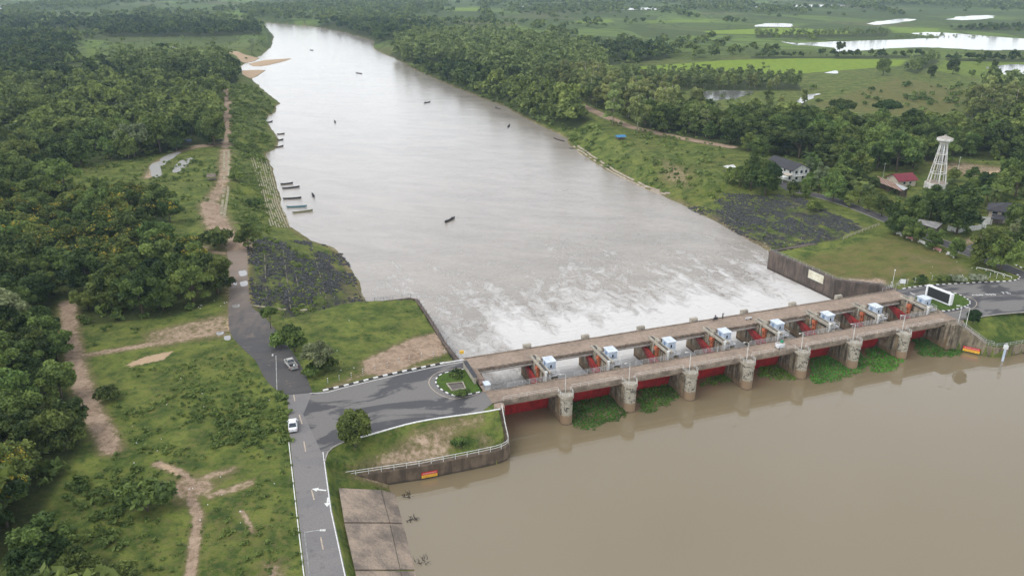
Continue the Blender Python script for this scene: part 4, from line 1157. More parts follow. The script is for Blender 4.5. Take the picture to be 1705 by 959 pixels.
# white panel on the wall
pa, pb = D(116.15, 46.5), D(116.6, 40.3)
dr_ = (pb - pa) / np.linalg.norm(pb - pa)
nn_ = np.array([dr_[1], -dr_[0]])
pn = thing('wall_panel', 'large blank white weathered panel fixed to the dark right bank wall', 'panel', (*((pa + pb) / 2 + nn_ * .1), -3.9), math.atan2(dr_[1], dr_[0]))
Lp = np.linalg.norm(pb - pa)
MB().box(-Lp / 2, Lp / 2, -.06, .06, 0, 2.5).build('board', surf('weathered_white_board', (0.66, 0.63, 0.5), (0.52, 0.48, 0.36), 0.6, 0.8), pn)
MB().box(-Lp / 2 - .06, Lp / 2 + .06, -.08, .0, -.08, 0).box(-Lp / 2 - .06, Lp / 2 + .06, -.08, .0, 2.5, 2.58).build('frame', RAIL_G, pn)
up_r = DD(UP_R[:8])
ur_z = [-0.2, -0.9, -4.1, -4.2, -4.2, -4.2, -4.2, -4.2]
wall_path('retaining_wall', 'blotched concrete wall with a sloping top at the right bridge end', up_r, ur_z, -10, 1.3, WALL_RU)
railing('stair_railing', 'double grey pipe railing running down the sloping wall at the right bridge end', [(p[0], p[1], z) for p, z in zip(offset(up_r, .2), ur_z)], RAIL_G, (0.5, 1.0), 1.9, 0.05, 0.05)
railing('stair_railing', 'inner grey pipe railing beside the steps of the sloping wall', [(p[0], p[1], z) for p, z in zip(offset(up_r, 1.4), ur_z)][:4], RAIL_G, (0.5, 1.0), 1.9, 0.05, 0.05)
st = thing('staircase', 'worn concrete steps going down behind the sloping right bank wall', 'stairs')
mb = MB()
sa, sb = np.array(offset(up_r, .95)), np.array(offset(up_r, 1.9))
for k in range(14):
    f0, f1 = k / 14, (k + 1) / 14
    q = [sa[1] + (sa[2] - sa[1]) * f0, sa[1] + (sa[2] - sa[1]) * f1, sb[1] + (sb[2] - sb[1]) * f1, sb[1] + (sb[2] - sb[1]) * f0]
    z = -0.7 - 3.3 * f0
    mb.prism([tuple(p) for p in q], z - .6, z)
mb.build('flight', CONC, st)
# red and yellow warning boards; the writing is too small to read, shown as strokes
BR, BY = surf('red_board', (0.62, 0.02, 0.03), (0.5, 0.02, 0.03), 2, 0.5), surf('yellow_board', (0.8, 0.5, 0.06), (0.7, 0.42, 0.05), 2, 0.5)
def warn(label, pos, ang, L, h):
    t = thing('warning_board', label, 'sign', pos, ang)
    MB().box(-L / 2, L / 2, -.03, .03, h * .52, h).build('red_half', BR, t)
    MB().box(-L / 2, L / 2, -.03, .03, 0, h * .515).build('yellow_half', BY, t)
    r_ = random.Random(5)
    for nm, z0, z1, m_ in (('lettering', h * .62, h * .86, PAINT_W), ('lettering', h * .16, h * .36, BR)):
        mb = MB(); x = -L * .42
        while x < L * .42:
            w = r_.uniform(.05, .12)
            mb.box(x, x + w * .45, -.036, -.031, z0, z1 - r_.uniform(0, .08)); mb.box(x, x + w * 1.3, -.036, -.031, z1 - .06, z1)
            x += w * 1.3 + .07
        mb.build(nm, m_, t)
    return t
q = (D(-20.3, -11.83) + D(-16.6, -11.86)) / 2
warn('red over yellow warning board on the brown wall of the left bank', (q[0], q[1] - .06, -6.6), DA - R(1.0), 3.1, 1.25)
q1, q2 = D(123.75, -4.2), D(126.2, -7.5)
d_ = (q2 - q1); a_ = math.atan2(d_[1], d_[0])
qq = (q1 + q2) / 2 + np.array([math.sin(a_), -math.cos(a_)]) * .12
warn('red over yellow warning board on the blotched wall at the right bridge end', (qq[0], qq[1], -6.6), a_, 3.8, 1.3)

# ------------------------------------------------------------------ the hazy air
hm = bpy.data.materials.new('haze_air')
hm.use_nodes = True
hm.node_tree.nodes.clear()
hv = hm.node_tree.nodes.new('ShaderNodeVolumePrincipled')
hv.inputs['Density'].default_value = 0.000085
hv.inputs['Color'].default_value = (0.62, 0.82, 1.0, 1)
hv.inputs['Anisotropy'].default_value = 0.0
ho = hm.node_tree.nodes.new('ShaderNodeOutputMaterial')
hm.node_tree.links.new(hv.outputs[0], ho.inputs['Volume'])
hx = MB().box(-21000, 21000, -400, 14500, -14.2, 87).build('haze', hm)
tag(hx, 'thin pale blue haze lying over the whole plain', 'haze', kind='stuff')
# ------------------------------------------------------------------ foliage
def leaf_mat(name, dark, light, flower=None, rnd=0.5):
    m, nt, b = newmat(name)
    at = nt.nodes.new('ShaderNodeAttribute'); at.attribute_name = 'tint'
    oi = nt.nodes.new('ShaderNodeObjectInfo')
    t = math_(nt, 'ADD', at.outputs['Fac'], math_(nt, 'MULTIPLY', math_(nt, 'SUBTRACT', oi.outputs['Random'], 0.5), rnd))
    col = mix(nt, dark, light, math_(nt, 'ADD', t, 0.0, True))
    hs = nt.nodes.new('ShaderNodeHueSaturation')
    wn_ = nd(nt, 'TexWhiteNoise', noise_dimensions='1D')
    nt.links.new(oi.outputs['Random'], wn_.inputs['W'])
    nt.links.new(mrange(nt, wn_.outputs['Value'], 0, 1, 0.475, 0.515), hs.inputs['Hue'])
    nt.links.new(mrange(nt, oi.outputs['Random'], 0, 1, 0.8, 1.2), hs.inputs['Value'])
    nt.links.new(col, hs.inputs['Color'])
    col = hs.outputs[0]
    if flower:
        col = mix(nt, col, flower, math_(nt, 'GREATER_THAN', at.outputs['Fac'], 1.5))
    b.inputs['Roughness'].default_value = 0.65
    b.inputs['Specular IOR Level'].default_value = 0.2
    nt.links.new(col, b.inputs['Base Color'])
    tr = nt.nodes.new('ShaderNodeBsdfTranslucent')
    nt.links.new(col, tr.inputs['Color'])
    ms = nt.nodes.new('ShaderNodeMixShader'); ms.inputs[0].default_value = 0.22
    out = nt.nodes['Material Output']
    nt.links.new(b.outputs[0], ms.inputs[1]); nt.links.new(tr.outputs[0], ms.inputs[2]); nt.links.new(ms.outputs[0], out.inputs['Surface'])
    return m
LEAF = leaf_mat('broad_leaves', (0.026, 0.055, 0.014), (0.175, 0.24, 0.058), (0.42, 0.34, 0.05))
LEAF_GUM = leaf_mat('gum_leaves', (0.085, 0.122, 0.034), (0.3, 0.345, 0.115))
LEAF_PALE = leaf_mat('pale_leaves', (0.08, 0.11, 0.05), (0.22, 0.26, 0.125))
LEAF_WEED = leaf_mat('weed_leaves', (0.048, 0.088, 0.02), (0.175, 0.235, 0.06))
LEAF_WATER = leaf_mat('hyacinth_leaves', (0.035, 0.105, 0.014), (0.125, 0.29, 0.04))
LEAF_WHITE = leaf_mat('white_flowering_leaves', (0.12, 0.15, 0.07), (0.4, 0.42, 0.32))
BARK = surf('grey_brown_bark', (0.16, 0.125, 0.095), (0.09, 0.07, 0.052), 1.0, 0.9, None, 4, kind='obj')
BARK_PALE = surf('pale_gum_bark', (0.42, 0.38, 0.31), (0.27, 0.23, 0.18), 0.8, 0.9, None, 4, kind='obj')

def quads_mesh(name, V, tint, mat):
    """V (n,4,3) leaf faces"""
    n = len(V)
    me = bpy.data.meshes.new(name)
    me.vertices.add(4 * n)
    me.vertices.foreach_set('co', np.ascontiguousarray(V, np.float32).ravel())
    me.loops.add(4 * n)
    me.loops.foreach_set('vertex_index', np.arange(4 * n, dtype=np.int32))
    me.polygons.add(n)
    me.polygons.foreach_set('loop_start', np.arange(0, 4 * n, 4, dtype=np.int32))
    me.polygons.foreach_set('loop_total', np.full(n, 4, np.int32))
    at = me.attributes.new('tint', 'FLOAT', 'POINT')
    at.data.foreach_set('value', np.repeat(np.asarray(tint, np.float32), 4))
    me.materials.append(mat)
    me.update()
    return me
def leaves_at(r, pos, out, size, outb=0.55, asp=0.62):
    """leaf quads at pos, facing roughly along out"""
    n = len(pos)
    nn = out * outb + r.normal(size=(n, 3)) * 0.55 + np.array([0, 0, 0.25])
    nn /= np.linalg.norm(nn, axis=1)[:, None] + 1e-9
    t = np.cross(nn, r.normal(size=(n, 3)))
    t /= np.linalg.norm(t, axis=1)[:, None] + 1e-9
    bt = np.cross(nn, t)
    s = (size * r.uniform(0.6, 1.3, n))[:, None]
    a, b = t * s, bt * s * asp
    return np.stack([pos - a, pos + b - a * .15, pos + a, pos - b + a * .15], 1)
def crown(r, n, R_, zc, zh, clumps, leaf, crad=(0.3, 0.45), spread=(0.45, 0.85), low=-0.35, flower=0.0):
    """leaf clumps spread through a crown of radius R_ and half height zh about zc"""
    d = r.normal(size=(clumps * 3, 3))
    d /= np.linalg.norm(d, axis=1)[:, None]
    d = d[d[:, 2] > low][:clumps]
    k = len(d)
    c = d * r.uniform(*spread, (k, 1)) * np.array([R_, R_, zh]) * np.array([1 + r.uniform(-.15, .15), 1 + r.uniform(-.15, .15), 1]) + np.array([0, 0, zc])
    cr_ = r.uniform(*crad, k) * R_
    ct = r.uniform(0.15, 0.85, k)
    fl = r.random(k) < flower
    w = cr_ ** 2
    ix = r.choice(k, n, p=w / w.sum())
    ld = r.normal(size=(n, 3)); ld /= np.linalg.norm(ld, axis=1)[:, None]
    ld[:, 2] = np.where(ld[:, 2] < -0.45, -ld[:, 2], ld[:, 2])
    rad = cr_[ix] * (0.62 + 0.42 * r.random(n)) * (1 + 0.25 * np.sin(ld[:, 0] * 5 + ix) * np.cos(ld[:, 1] * 6 + ix))
    pos = c[ix] + ld * rad[:, None] * np.array([1, 1, 0.8])
    tint = ct[ix] * 1.0 - .08 + r.uniform(-.15, .32, n)
    tint = np.where(fl[ix] & (ld[:, 2] > 0.25) & (r.random(n) < 0.3), 2.0, np.clip(tint, 0, 1.2))
    return leaves_at(r, pos, ld, leaf), tint, c
def limbs(trunk_h, cents, r0, lean=0.0, top=None):
    mb = MB()
    top = top or trunk_h
    mb.tube([(0, 0, -0.3), (lean * .4, 0, trunk_h * .55), (lean, 0, top)], [r0, r0 * .78, r0 * .42], 7)
    for c in cents:
        st = Vector((lean * .7, 0, trunk_h * random.uniform(.55, .9)))
        c = Vector(c)
        md = st.lerp(c, .5) + Vector((0, 0, -.3))
        mb.tube([st, md, c], [r0 * .5, r0 * .32, r0 * .1], 5)
    return mb
class Kind:
    def __init__(s): s.var = []
    def add(s, V, tint, mat, trunk, tmat, name):
        cm_ = quads_mesh('crown', V, tint, mat)
        t = None
        if trunk is not None:
            t = bpy.data.meshes.new('trunk'); t.from_pydata(trunk.v, [], trunk.f); t.materials.append(tmat); t.polygons.foreach_set('use_smooth', [True] * len(t.polygons)); t.update()
        s.var.append((cm_, t))
    def make(s, name, label, cat, x, y, z, sc=1.0, rz=None, group=None, v=None, kind_parts=True):
        i = random.randrange(len(s.var)) if v is None else v
        cm_, tm = s.var[i]
        rz = random.uniform(0, 6.28) if rz is None else rz
        if tm is None:
            o = link(name, cm_)
        else:
            o = link(name, None)
            link('trunk', tm, o); link('crown', cm_, o)
        place(o, x, y, z, rz, sc)
        return tag(o, label, cat, group)
BROAD, YELLOW, GUM, ROUND, SHRUB, PALM, FLAT, WISPY, PALEB, WHITEB, SAPL = (Kind() for _ in range(11))
for i in range(7):
    r = np.random.default_rng(100 + i)
    V, t, c = crown(r, 8500, 4.6, 5.3, 4.6, 34, 0.34, (0.18, 0.36), (0.4, 0.95), -0.8)
    BROAD.add(V, t, LEAF, limbs(5.5, c[:7] , 0.27, 0.3), BARK, 'b')
for i in range(3):
    r = np.random.default_rng(200 + i)
    V, t, c = crown(r, 7500, 4.2, 4.7, 3.9, 30, 0.33, (0.2, 0.36), (0.45, 0.92), -0.7, flower=0.5)
    YELLOW.add(V, t, LEAF, limbs(4.6, c[:7], 0.24, 0.2), BARK, 'y')
for i in range(5):
    r = np.random.default_rng(300 + i)
    V, t, c = crown(r, 8000, 4.3, 9.0, 8.0, 38, 0.36, (0.24, 0.38), (0.3, 0.92), -0.95)
    GUM.add(V, t, LEAF_GUM, limbs(12, c[:8], 0.22, 0.3, 15.5), BARK_PALE, 'g')
r = np.random.default_rng(401)
V, t, c = crown(r, 24000, 3.5, 4.1, 3.75, 70, 0.24, (0.22, 0.3), (0.5, 0.8), -0.9)
t = t * .62
ROUND.add(V, t, LEAF, limbs(3.6, c[:7], 0.24), BARK, 'r')
for i in range(5):
    r = np.random.default_rng(500 + i)
    V, t, c = crown(r, 1300, 1.5, 0.85, 0.95, 14, 0.21, (0.28, 0.46), (0.35, 0.85), -0.2)
    SHRUB.add(V, t, LEAF, MB().tube([(0, 0, -.2), (.1, 0, .9)], [.07, .04], 5).tube([(0, 0, 0), (-.5, .3, .8)], [.05, .02], 5), BARK, 's')
for i in range(2):
    r = np.random.default_rng(600 + i)
    V, t, c = crown(r, 8000, 7.4, 6.8, 2.6, 34, 0.42, (0.16, 0.26), (0.4, 0.92), -0.1)
    FLAT.add(V, t * .55, LEAF, limbs(5.4, c[:10], 0.4), BARK, 'f')
for i in range(2):
    r = np.random.default_rng(700 + i)
    V, t, c = crown(r, 3600, 2.6, 6.3, 5.4, 26, 0.3, (0.2, 0.34), (0.35, 0.95), -0.7)
    WISPY.add(V, t, LEAF_PALE, limbs(7, c[:6], 0.16, 0.1, 9.5), BARK, 'w')
for i in range(2):
    r = np.random.default_rng(800 + i)
    V, t, c = crown(r, 6500, 4.4, 5.6, 3.9, 26, 0.34, (0.22, 0.38), (0.5, 0.9), -0.4)
    PALEB.add(V, np.clip(t + .25, 0, 1.2), LEAF_PALE, limbs(5, c[:7], 0.25), BARK, 'p')
r = np.random.default_rng(850)
V, t, c = crown(r, 1500, 1.5, 0.8, 0.85, 14, 0.2, (0.28, 0.42), (0.4, 0.85), -0.2)
WHITEB.add(V, t, LEAF_WHITE, MB().tube([(0, 0, -.2), (.1, 0, .8)], [.06, .03], 5), BARK, 'wh')
for i in range(2):
    r = np.random.default_rng(870 + i)
    V, t, c = crown(r, 2600, 2.3, 4.3, 1.6, 18, 0.24, (0.24, 0.4), (0.4, 0.9), -0.3)
    SAPL.add(V, t, LEAF, limbs(3.6, c[:5], 0.13, 0.15), BARK, 'sp')
for i in range(3):                                    # coconut palms: arching fronds with drooping leaflets
    r = np.random.default_rng(900 + i)
    H_ = 7.2
    Vs, ts = [], []
    for k in range(20):
        a, el = 2 * math.pi * k / 20 + r.uniform(-.2, .2), r.uniform(-.35, 1.1)
        p = np.array([0, 0, H_]); L_ = 3.4
        for s_ in range(11):
            f = s_ / 10
            e = el - f * 1.35
            d = np.array([math.cos(a) * math.cos(e), math.sin(a) * math.cos(e), math.sin(e)])
            side = np.array([-math.sin(a), math.cos(a), 0])
            q = p + d * L_ / 10
            w = 0.95 * math.sin(math.pi * min(1, f * .9 + .12)) + .08
            for sg in (-1, 1):
                tip = side * sg * w + d * .35 + np.array([0, 0, -.35 * w])
                Vs.append(np.array([p, p + tip * .96, q + tip * .9, q])); ts.append(r.uniform(.2, .75))
            p = q
    tm = MB().tube([(0, 0, -.3), (.25, 0, H_ * .5), (0, 0, H_)], [.24, .17, .14], 8)
    for k in range(6): tm.lathe([(0.0, H_ - .75), (.13, H_ - .65), (.16, H_ - .5), (.1, H_ - .36), (0, H_ - .32)], 6, (.25 * math.cos(k), .25 * math.sin(k)))
    PALM.add(np.array(Vs), np.array(ts), LEAF, tm, BARK, 'pl')

# ---- where the woods grow
def scatter(poly_px, sp, keep, r):
    q = PP(poly_px)
    x0, y0 = q.min(0); x1, y1 = q.max(0)
    nx, ny = int((x1 - x0) / sp) + 2, int((y1 - y0) / sp) + 2
    gx, gy = np.meshgrid(np.arange(nx), np.arange(ny))
    p = np.stack([x0 + (gx + .5 * (gy % 2) + r.uniform(-.36, .36, gx.shape)) * sp, y0 + (gy + r.uniform(-.36, .36, gx.shape)) * sp], 2).reshape(-1, 2)
    p = p[inpoly(p, q)]
    return p[r.random(len(p)) < keep]
KEEPOUT = [np.array([P(x, y) for x, y in l]) for l, w, k in DIRT_LINES[:10]]
def clear(p, dmin=3.0):
    ok = np.ones(len(p), bool)
    for l in KEEPOUT: ok &= dline(p, l) > dmin
    ok &= sdist(p, river_dn) < -3
    ok &= dline(p, lane) > 4.5
    ok &= ~inpoly(p, PP([(55, 160), (120, 146), (118, 172), (70, 180)]))
    ok &= ~inpoly(p, PP([(1290, 255), (1360, 262), (1365, 310), (1280, 312)]))
    return ok
pool = {'forest': [], 'gum': []}
r = np.random.default_rng(11)
for kd, q, sp, keep, *ws in WOODS:
    p = scatter(q, sp, keep, r)
    p = p[clear(p)]
    pool[kd].append(np.column_stack([p, np.full(len(p), ws[0] if ws else 1.0)]))
pool = {k: np.vstack(v) for k, v in pool.items()}
# far country: hedgerow lines and copses among the fields
fp = np.stack([r.uniform(-1900, 2100, 60000), 560 + (3300 - 560) * r.random(60000) ** 0.75], 1)
fpx = proj(np.column_stack([fp, np.zeros(len(fp))]))
fy = fpx[:, 1]
lines_ = np.abs(vnoise(fp[:, 0], fp[:, 1] * .35, 150) - 0.5) < 0.035
lines_ |= np.abs(vnoise(fp[:, 0] + 900, fp[:, 1] * .25, 260) - 0.5) < 0.022
copse = vnoise(fp[:, 0] + 77, fp[:, 1] * .45 + 400, 210) > np.where(fp[:, 1] > 1700, 0.5, 0.64)
keepm = (lines_ & (r.random(len(fp)) < .95)) | (copse & (r.random(len(fp)) < .55)) | (r.random(len(fp)) < .02)
keepm &= (fy < 118) & (fpx[:, 0] > -250) & (fpx[:, 0] < 1960)
keepm &= sdist(fp, river_dn) < -10
for q in OPEN_FAR + PONDS:
    keepm &= sdist(fp, PP(q)) < -6
for kd, q, sp, keep, *_s in WOODS:
    keepm &= ~inpoly(fp, PP(q))
far = fp[keepm]

def in_frame(p, h=6):
    a = proj(np.column_stack([p, np.full(len(p), h * 1.0)]))
    return (a[:, 0] > -25) & (a[:, 0] < 1730) & (a[:, 1] < 985) & (a[:, 1] > 0)
def region_label(x, y, px, kd):
    if kd == 'gum':
        if px < 600: return 'tall pale gum tree in the clump by the left bank field', 'gum trees by the left field'
        if px > 1500 and y < 500: return 'tall olive gum tree in the wood at the right edge', 'gum trees at the right edge'
        return 'tall olive green gum tree in the belt beyond the right bank', 'gum trees beyond the right bank'
    if px < 620:
        if y < 235: return 'dark leafy tree in the dense wood at the lower left', 'trees of the lower left wood'
        if y < 330: return 'dark leafy tree in the wood between the left tracks and the scrub', 'trees of the middle left wood'
        return 'dark leafy tree in the broad wood beyond the left bank scrub', 'trees of the far left wood'
    if px < 1000: return 'dark bushy tree in the thicket lining the right bank', 'trees of the right bank thicket'
    return 'leafy green tree in the dense wood behind the houses', 'trees of the wood behind the houses'
N_IND = 285
rest = {'forest': [], 'gum': []}
YZONE = [PP(q) for q in ([(0, 330), (330, 330), (380, 430), (372, 470), (250, 470), (0, 460)], [(-80, 780), (60, 780), (90, 840), (60, 960), (-80, 1000)])]
for kd in ('forest', 'gum'):
    wsc = pool[kd][:, 2]
    p = pool[kd][:, :2]
    ok = in_frame(p)
    d = np.hypot(p[:, 0], p[:, 1])
    d = np.where(ok, d, 1e9)
    order = np.argsort(d)
    n_ind = min(N_IND if kd == 'forest' else 180, int(ok.sum()))
    hts = height(p)
    pxs = proj(np.column_stack([p, hts]))
    for j in order[:n_ind]:
        x, y = p[j]
        lb, gp_ = region_label(x, y, pxs[j, 0], kd)
        big = np.clip((y - 180) / 260, 0, 1)
        if kd == 'gum':
            GUM.make('gum_tree', lb, 'tree', x, y, hts[j], random.uniform(.8, 1.3) * wsc[j], None, gp_)
        else:
            if any(inpoly(np.array([[x, y]]), q)[0] for q in YZONE) and random.random() < .8:
                YELLOW.make('flowering_tree', 'yellow flowering tree among the dark trees of the left wood', 'tree', x, y, hts[j], random.uniform(.85, 1.15), None, 'yellow flowering trees of the left wood')
            else:
                s_ = random.choice([random.uniform(.6, .9), random.uniform(.85, 1.15), random.uniform(1.0, 1.35)]) * (1 + .42 * big) * wsc[j]
                BROAD.make('forest_tree', lb, 'tree', x, y, hts[j], (s_, s_, s_ * random.uniform(.85, 1.1)), None, gp_)
    rest[kd] = pool[kd][order[n_ind:]]
def lod(kd, n, seed, leaf):
    r_ = np.random.default_rng(seed)
    if kd == 'gum': return crown(r_, n, 4.4, 8.6, 8.2, 20, leaf, (0.26, 0.4), (0.3, 0.9), -0.95)[:2]
    return crown(r_, n, 4.6, 5.4, 4.2, 16, leaf, (0.26, 0.42), (0.4, 0.85), -0.45)[:2]
def mass(name, label, kd, pts, n, leaf, mat, smin, smax, cat='wood', dark=0.0):
    r_ = np.random.default_rng(len(pts) + n)
    tm = [lod(kd, n, 50 + k, leaf) for k in range(6)]
    ws_ = pts[:, 2] if pts.shape[1] > 2 else np.ones(len(pts))
    pts = pts[:, :2]
    h = height(pts)
    Vs, Ts = [], []
    which = r_.integers(0, 6, len(pts))
    for k in range(6):
        p = pts[which == k]; hh = h[which == k]
        if not len(p): continue
        a = r_.uniform(0, 6.28, len(p)); s_ = r_.uniform(smin, smax, len(p)) * ws_[which == k]
        V, t = tm[k]
        co, si = np.cos(a)[:, None, None], np.sin(a)[:, None, None]
        X = V[None, :, :, 0] * co - V[None, :, :, 1] * si
        Y = V[None, :, :, 0] * si + V[None, :, :, 1] * co
        Z = V[None, :, :, 2] * (s_ * r_.uniform(.8, 1.15, len(p)))[:, None, None]
        W = np.stack([X * s_[:, None, None] + p[:, 0][:, None, None], Y * s_[:, None, None] + p[:, 1][:, None, None], Z + hh[:, None, None]], 3)
        Vs.append(W.reshape(-1, 4, 3))
        Ts.append((t[None, :] * .8 + r_.uniform(-.25, .3, len(p))[:, None] - dark).ravel())
    me = quads_mesh(name, np.concatenate(Vs), np.clip(np.concatenate(Ts), 0, 1.2), mat)
    return tag(link(name, me), label, cat, kind='stuff')
rf, rg = rest['forest'], rest['gum']
nf_ = rf[rf[:, 1] < 640]; ff_ = rf[rf[:, 1] >= 640]
mass('woods', 'dense dark green woods away from the river on both sides', 'forest', nf_, 620, 0.85, LEAF, .7, 1.65)
mass('distant_woods', 'dark distant woods and copses in the hazy plain', 'forest', ff_, 170, 1.45, LEAF, .75, 1.5)
mass('gum_plantation', 'far part of the pale olive gum tree belts', 'gum', rg, 260, 1.15, LEAF_GUM, .95, 1.35)
mass('hedgerows', 'dark tree lines and copses between the distant fields', 'forest', far, 70, 1.9, LEAF, .45, 1.3, 'tree lines')
print('trees', len(pool['forest']), len(pool['gum']), 'far', len(far))

# ---- undergrowth: weeds and low bushes nobody could count
UNDER = [(q, 0.05 if sp < 8.5 else 0.025, (1.0, 2.6), -.15) for kd, q, sp, keep, *_s in WOODS[:4]] + [(WOODS[11][1], 0.018, (1.2, 3), -.1), (WOODS[7][1], .012, (1.2, 3), -.1),
    ([(1215, 270), (1290, 250), (1360, 262), (1470, 300), (1560, 330), (1640, 370), (1600, 395), (1500, 365), (1400, 325), (1330, 318), (1240, 310)], .05, (.7, 2.2), -.1), ([(1620, 370), (1720, 350), (1760, 450), (1700, 440), (1640, 410)], .07, (.6, 2.0), -.05),
   # outline, clumps per square metre, size range, tint shift
    ([(205, 610), (380, 575), (440, 640), (478, 660), (484, 745), (496, 850), (508, 959), (330, 1000), (200, 940), (110, 860), (170, 770), (205, 745), (180, 690)], 0.55, (.2, .75), 0.0),
    ([(330, 700), (478, 655), (483, 735), (430, 745), (350, 745)], 0.5, (.6, 1.35), -.05),
    ([(205, 690), (330, 640), (420, 660), (400, 720), (330, 770), (220, 750)], 0.4, (.4, 1.0), .1),
    ([(110, 800), (205, 770), (260, 800), (200, 920), (110, 900)], 0.4, (.5, 1.5), -.15),
    ([(150, 540), (250, 548), (130, 585)], 0.2, (.5, 1.2), -.1),
    ([(440, 535), (600, 520), (700, 500), (730, 540), (600, 600), (520, 645)], 0.12, (.15, .5), .1),
    ([(560, 795), (750, 750), (845, 735), (840, 690), (760, 720), (580, 770)], 0.16, (.15, .5), -.05),
    ([(384, 250), (430, 262), (452, 380), (470, 395), (405, 385), (380, 360)], 0.4, (.4, 1.3), .05),
    ([(380, 140), (425, 140), (463, 170), (440, 200), (462, 235), (440, 262), (380, 250)], 0.2, (.8, 2.3), .05),
    ([(270, 270), (368, 255), (365, 310), (340, 350), (380, 390), (330, 430), (250, 400), (240, 330)], 0.11, (.5, 1.6), -.05),
    ([(60, 255), (260, 240), (250, 330), (150, 330), (60, 300)], 0.07, (.7, 1.8), .0),
    ([(480, 398), (520, 408), (552, 505), (485, 512)], 0.5, (.35, .9), .1), ([(415, 400), (470, 405), (480, 512), (420, 505)], 0.22, (.3, .7), .05), ([(555, 412), (585, 440), (612, 498), (590, 500)], 0.1, (.3, .7), .0),
    ([(640, 95), (700, 118), (800, 160), (870, 190), (940, 228), (990, 250), (1000, 215), (915, 168), (800, 140), (690, 100)], 0.07, (1.3, 3.2), -.05),
    ([(945, 232), (1210, 250), (1215, 330), (1150, 345), (1100, 318), (1010, 280)], 0.13, (.5, 1.8), .1),
    ([(1010, 200), (1210, 240), (1205, 262), (1060, 240)], 0.08, (.8, 2.0), .05),
    ([(1180, 330), (1300, 335), (1400, 390), (1300, 412), (1240, 390)], 0.09, (.3, .8), .05), ([(1240, 345), (1330, 350), (1340, 395), (1270, 398)], 0.12, (.4, .9), .15),
    ([(1400, 235), (1705, 240), (1705, 300), (1560, 300)], 0.02, (.6, 1.5), .1), ([(1480, 300), (1705, 310), (1705, 380), (1600, 380), (1480, 340)], 0.06, (.6, 1.6), .0),
    ([(140, 62), (440, 56), (440, 92), (150, 104)], 0.006, (1, 3), .0), ([(1340, 150), (1620, 140), (1700, 200), (1400, 205)], 0.006, (1.5, 4), -.2), ([(1480, 160), (1620, 150), (1620, 178), (1500, 170)], 0.02, (2, 4), -.2),
    ([(1640, 535), (1705, 528), (1705, 560), (1640, 570)], 0.05, (.2, .5), -.2), ([(400, 600), (478, 660), (470, 690), (420, 640)], 0.15, (.4, 1.0), .1),
]
def clump_tpl(seed, n=38, leaf=0.3):
    r_ = np.random.default_rng(seed)
    return crown(r_, n, 1.0, 0.32, 0.5, 6, leaf, (.4, .6), (.2, .75), -0.1)[:2]
UNDER += [(q, .012, (1.0, 2.6), .1) for q in [[(1300, 66), (1900, 60), (1900, 70), (1600, 58), (1540, 57), (1300, 72)], [(1300, 86), (1400, 90), (1560, 84), (1900, 94), (1900, 99), (1560, 90), (1400, 96), (1300, 92)], [(1145, 148), (1255, 148), (1255, 172), (1150, 172)]]]
r = np.random.default_rng(21)
Vs, Ts = [], []
tpl = [clump_tpl(s) for s in range(8)]
for q, den, (s0, s1), sh in UNDER:
    w = PP(q)
    x0, y0 = w.min(0); x1, y1 = w.max(0)
    n = int((x1 - x0) * (y1 - y0) * den)
    p = np.stack([r.uniform(x0, x1, n), r.uniform(y0, y1, n)], 1)
    p = p[inpoly(p, w)]
    # gather in drifts
    p = p[vnoise(p[:, 0], p[:, 1], 5.5) + .5 * vnoise(p[:, 0] + 50, p[:, 1], 17) > r.uniform(.45, 1.0, len(p))]
    ok = sdist(p, river_dn) < -1
    ok &= ~inpoly(p, PP([(1283, 262), (1340, 268), (1365, 300), (1300, 312), (1280, 300)]))
    for l, w_, k_ in DIRT_LINES: ok &= dline(p, PP(l)) > w_ * .9
    ok &= dline(p, lane) > 3
    p = p[ok]
    h = height(p)
    for j in range(len(p)):
        V, t = tpl[r.integers(8)]
        s_ = s0 + (s1 - s0) * r.random() ** 1.7
        a = r.uniform(0, 6.28); co, si = math.cos(a), math.sin(a)
        W = np.stack([V[..., 0] * co - V[..., 1] * si, V[..., 0] * si + V[..., 1] * co, V[..., 2] * r.uniform(.7, 1.3)], 2) * s_ + np.array([p[j, 0], p[j, 1], h[j] - .05])
        Vs.append(W); Ts.append(np.clip(t + sh + r.uniform(-.2, .25) + .7 * (float(vnoise(p[j, 0] + 13, p[j, 1] + 5, 9.0)) - .5), 0, 1.2))
me = quads_mesh('undergrowth', np.concatenate(Vs), np.concatenate(Ts), LEAF_WEED)
tag(link('undergrowth', me), 'rough green weeds and low bushes over the banks and waste ground', 'undergrowth', kind='stuff')
print('undergrowth clumps', len(Vs))

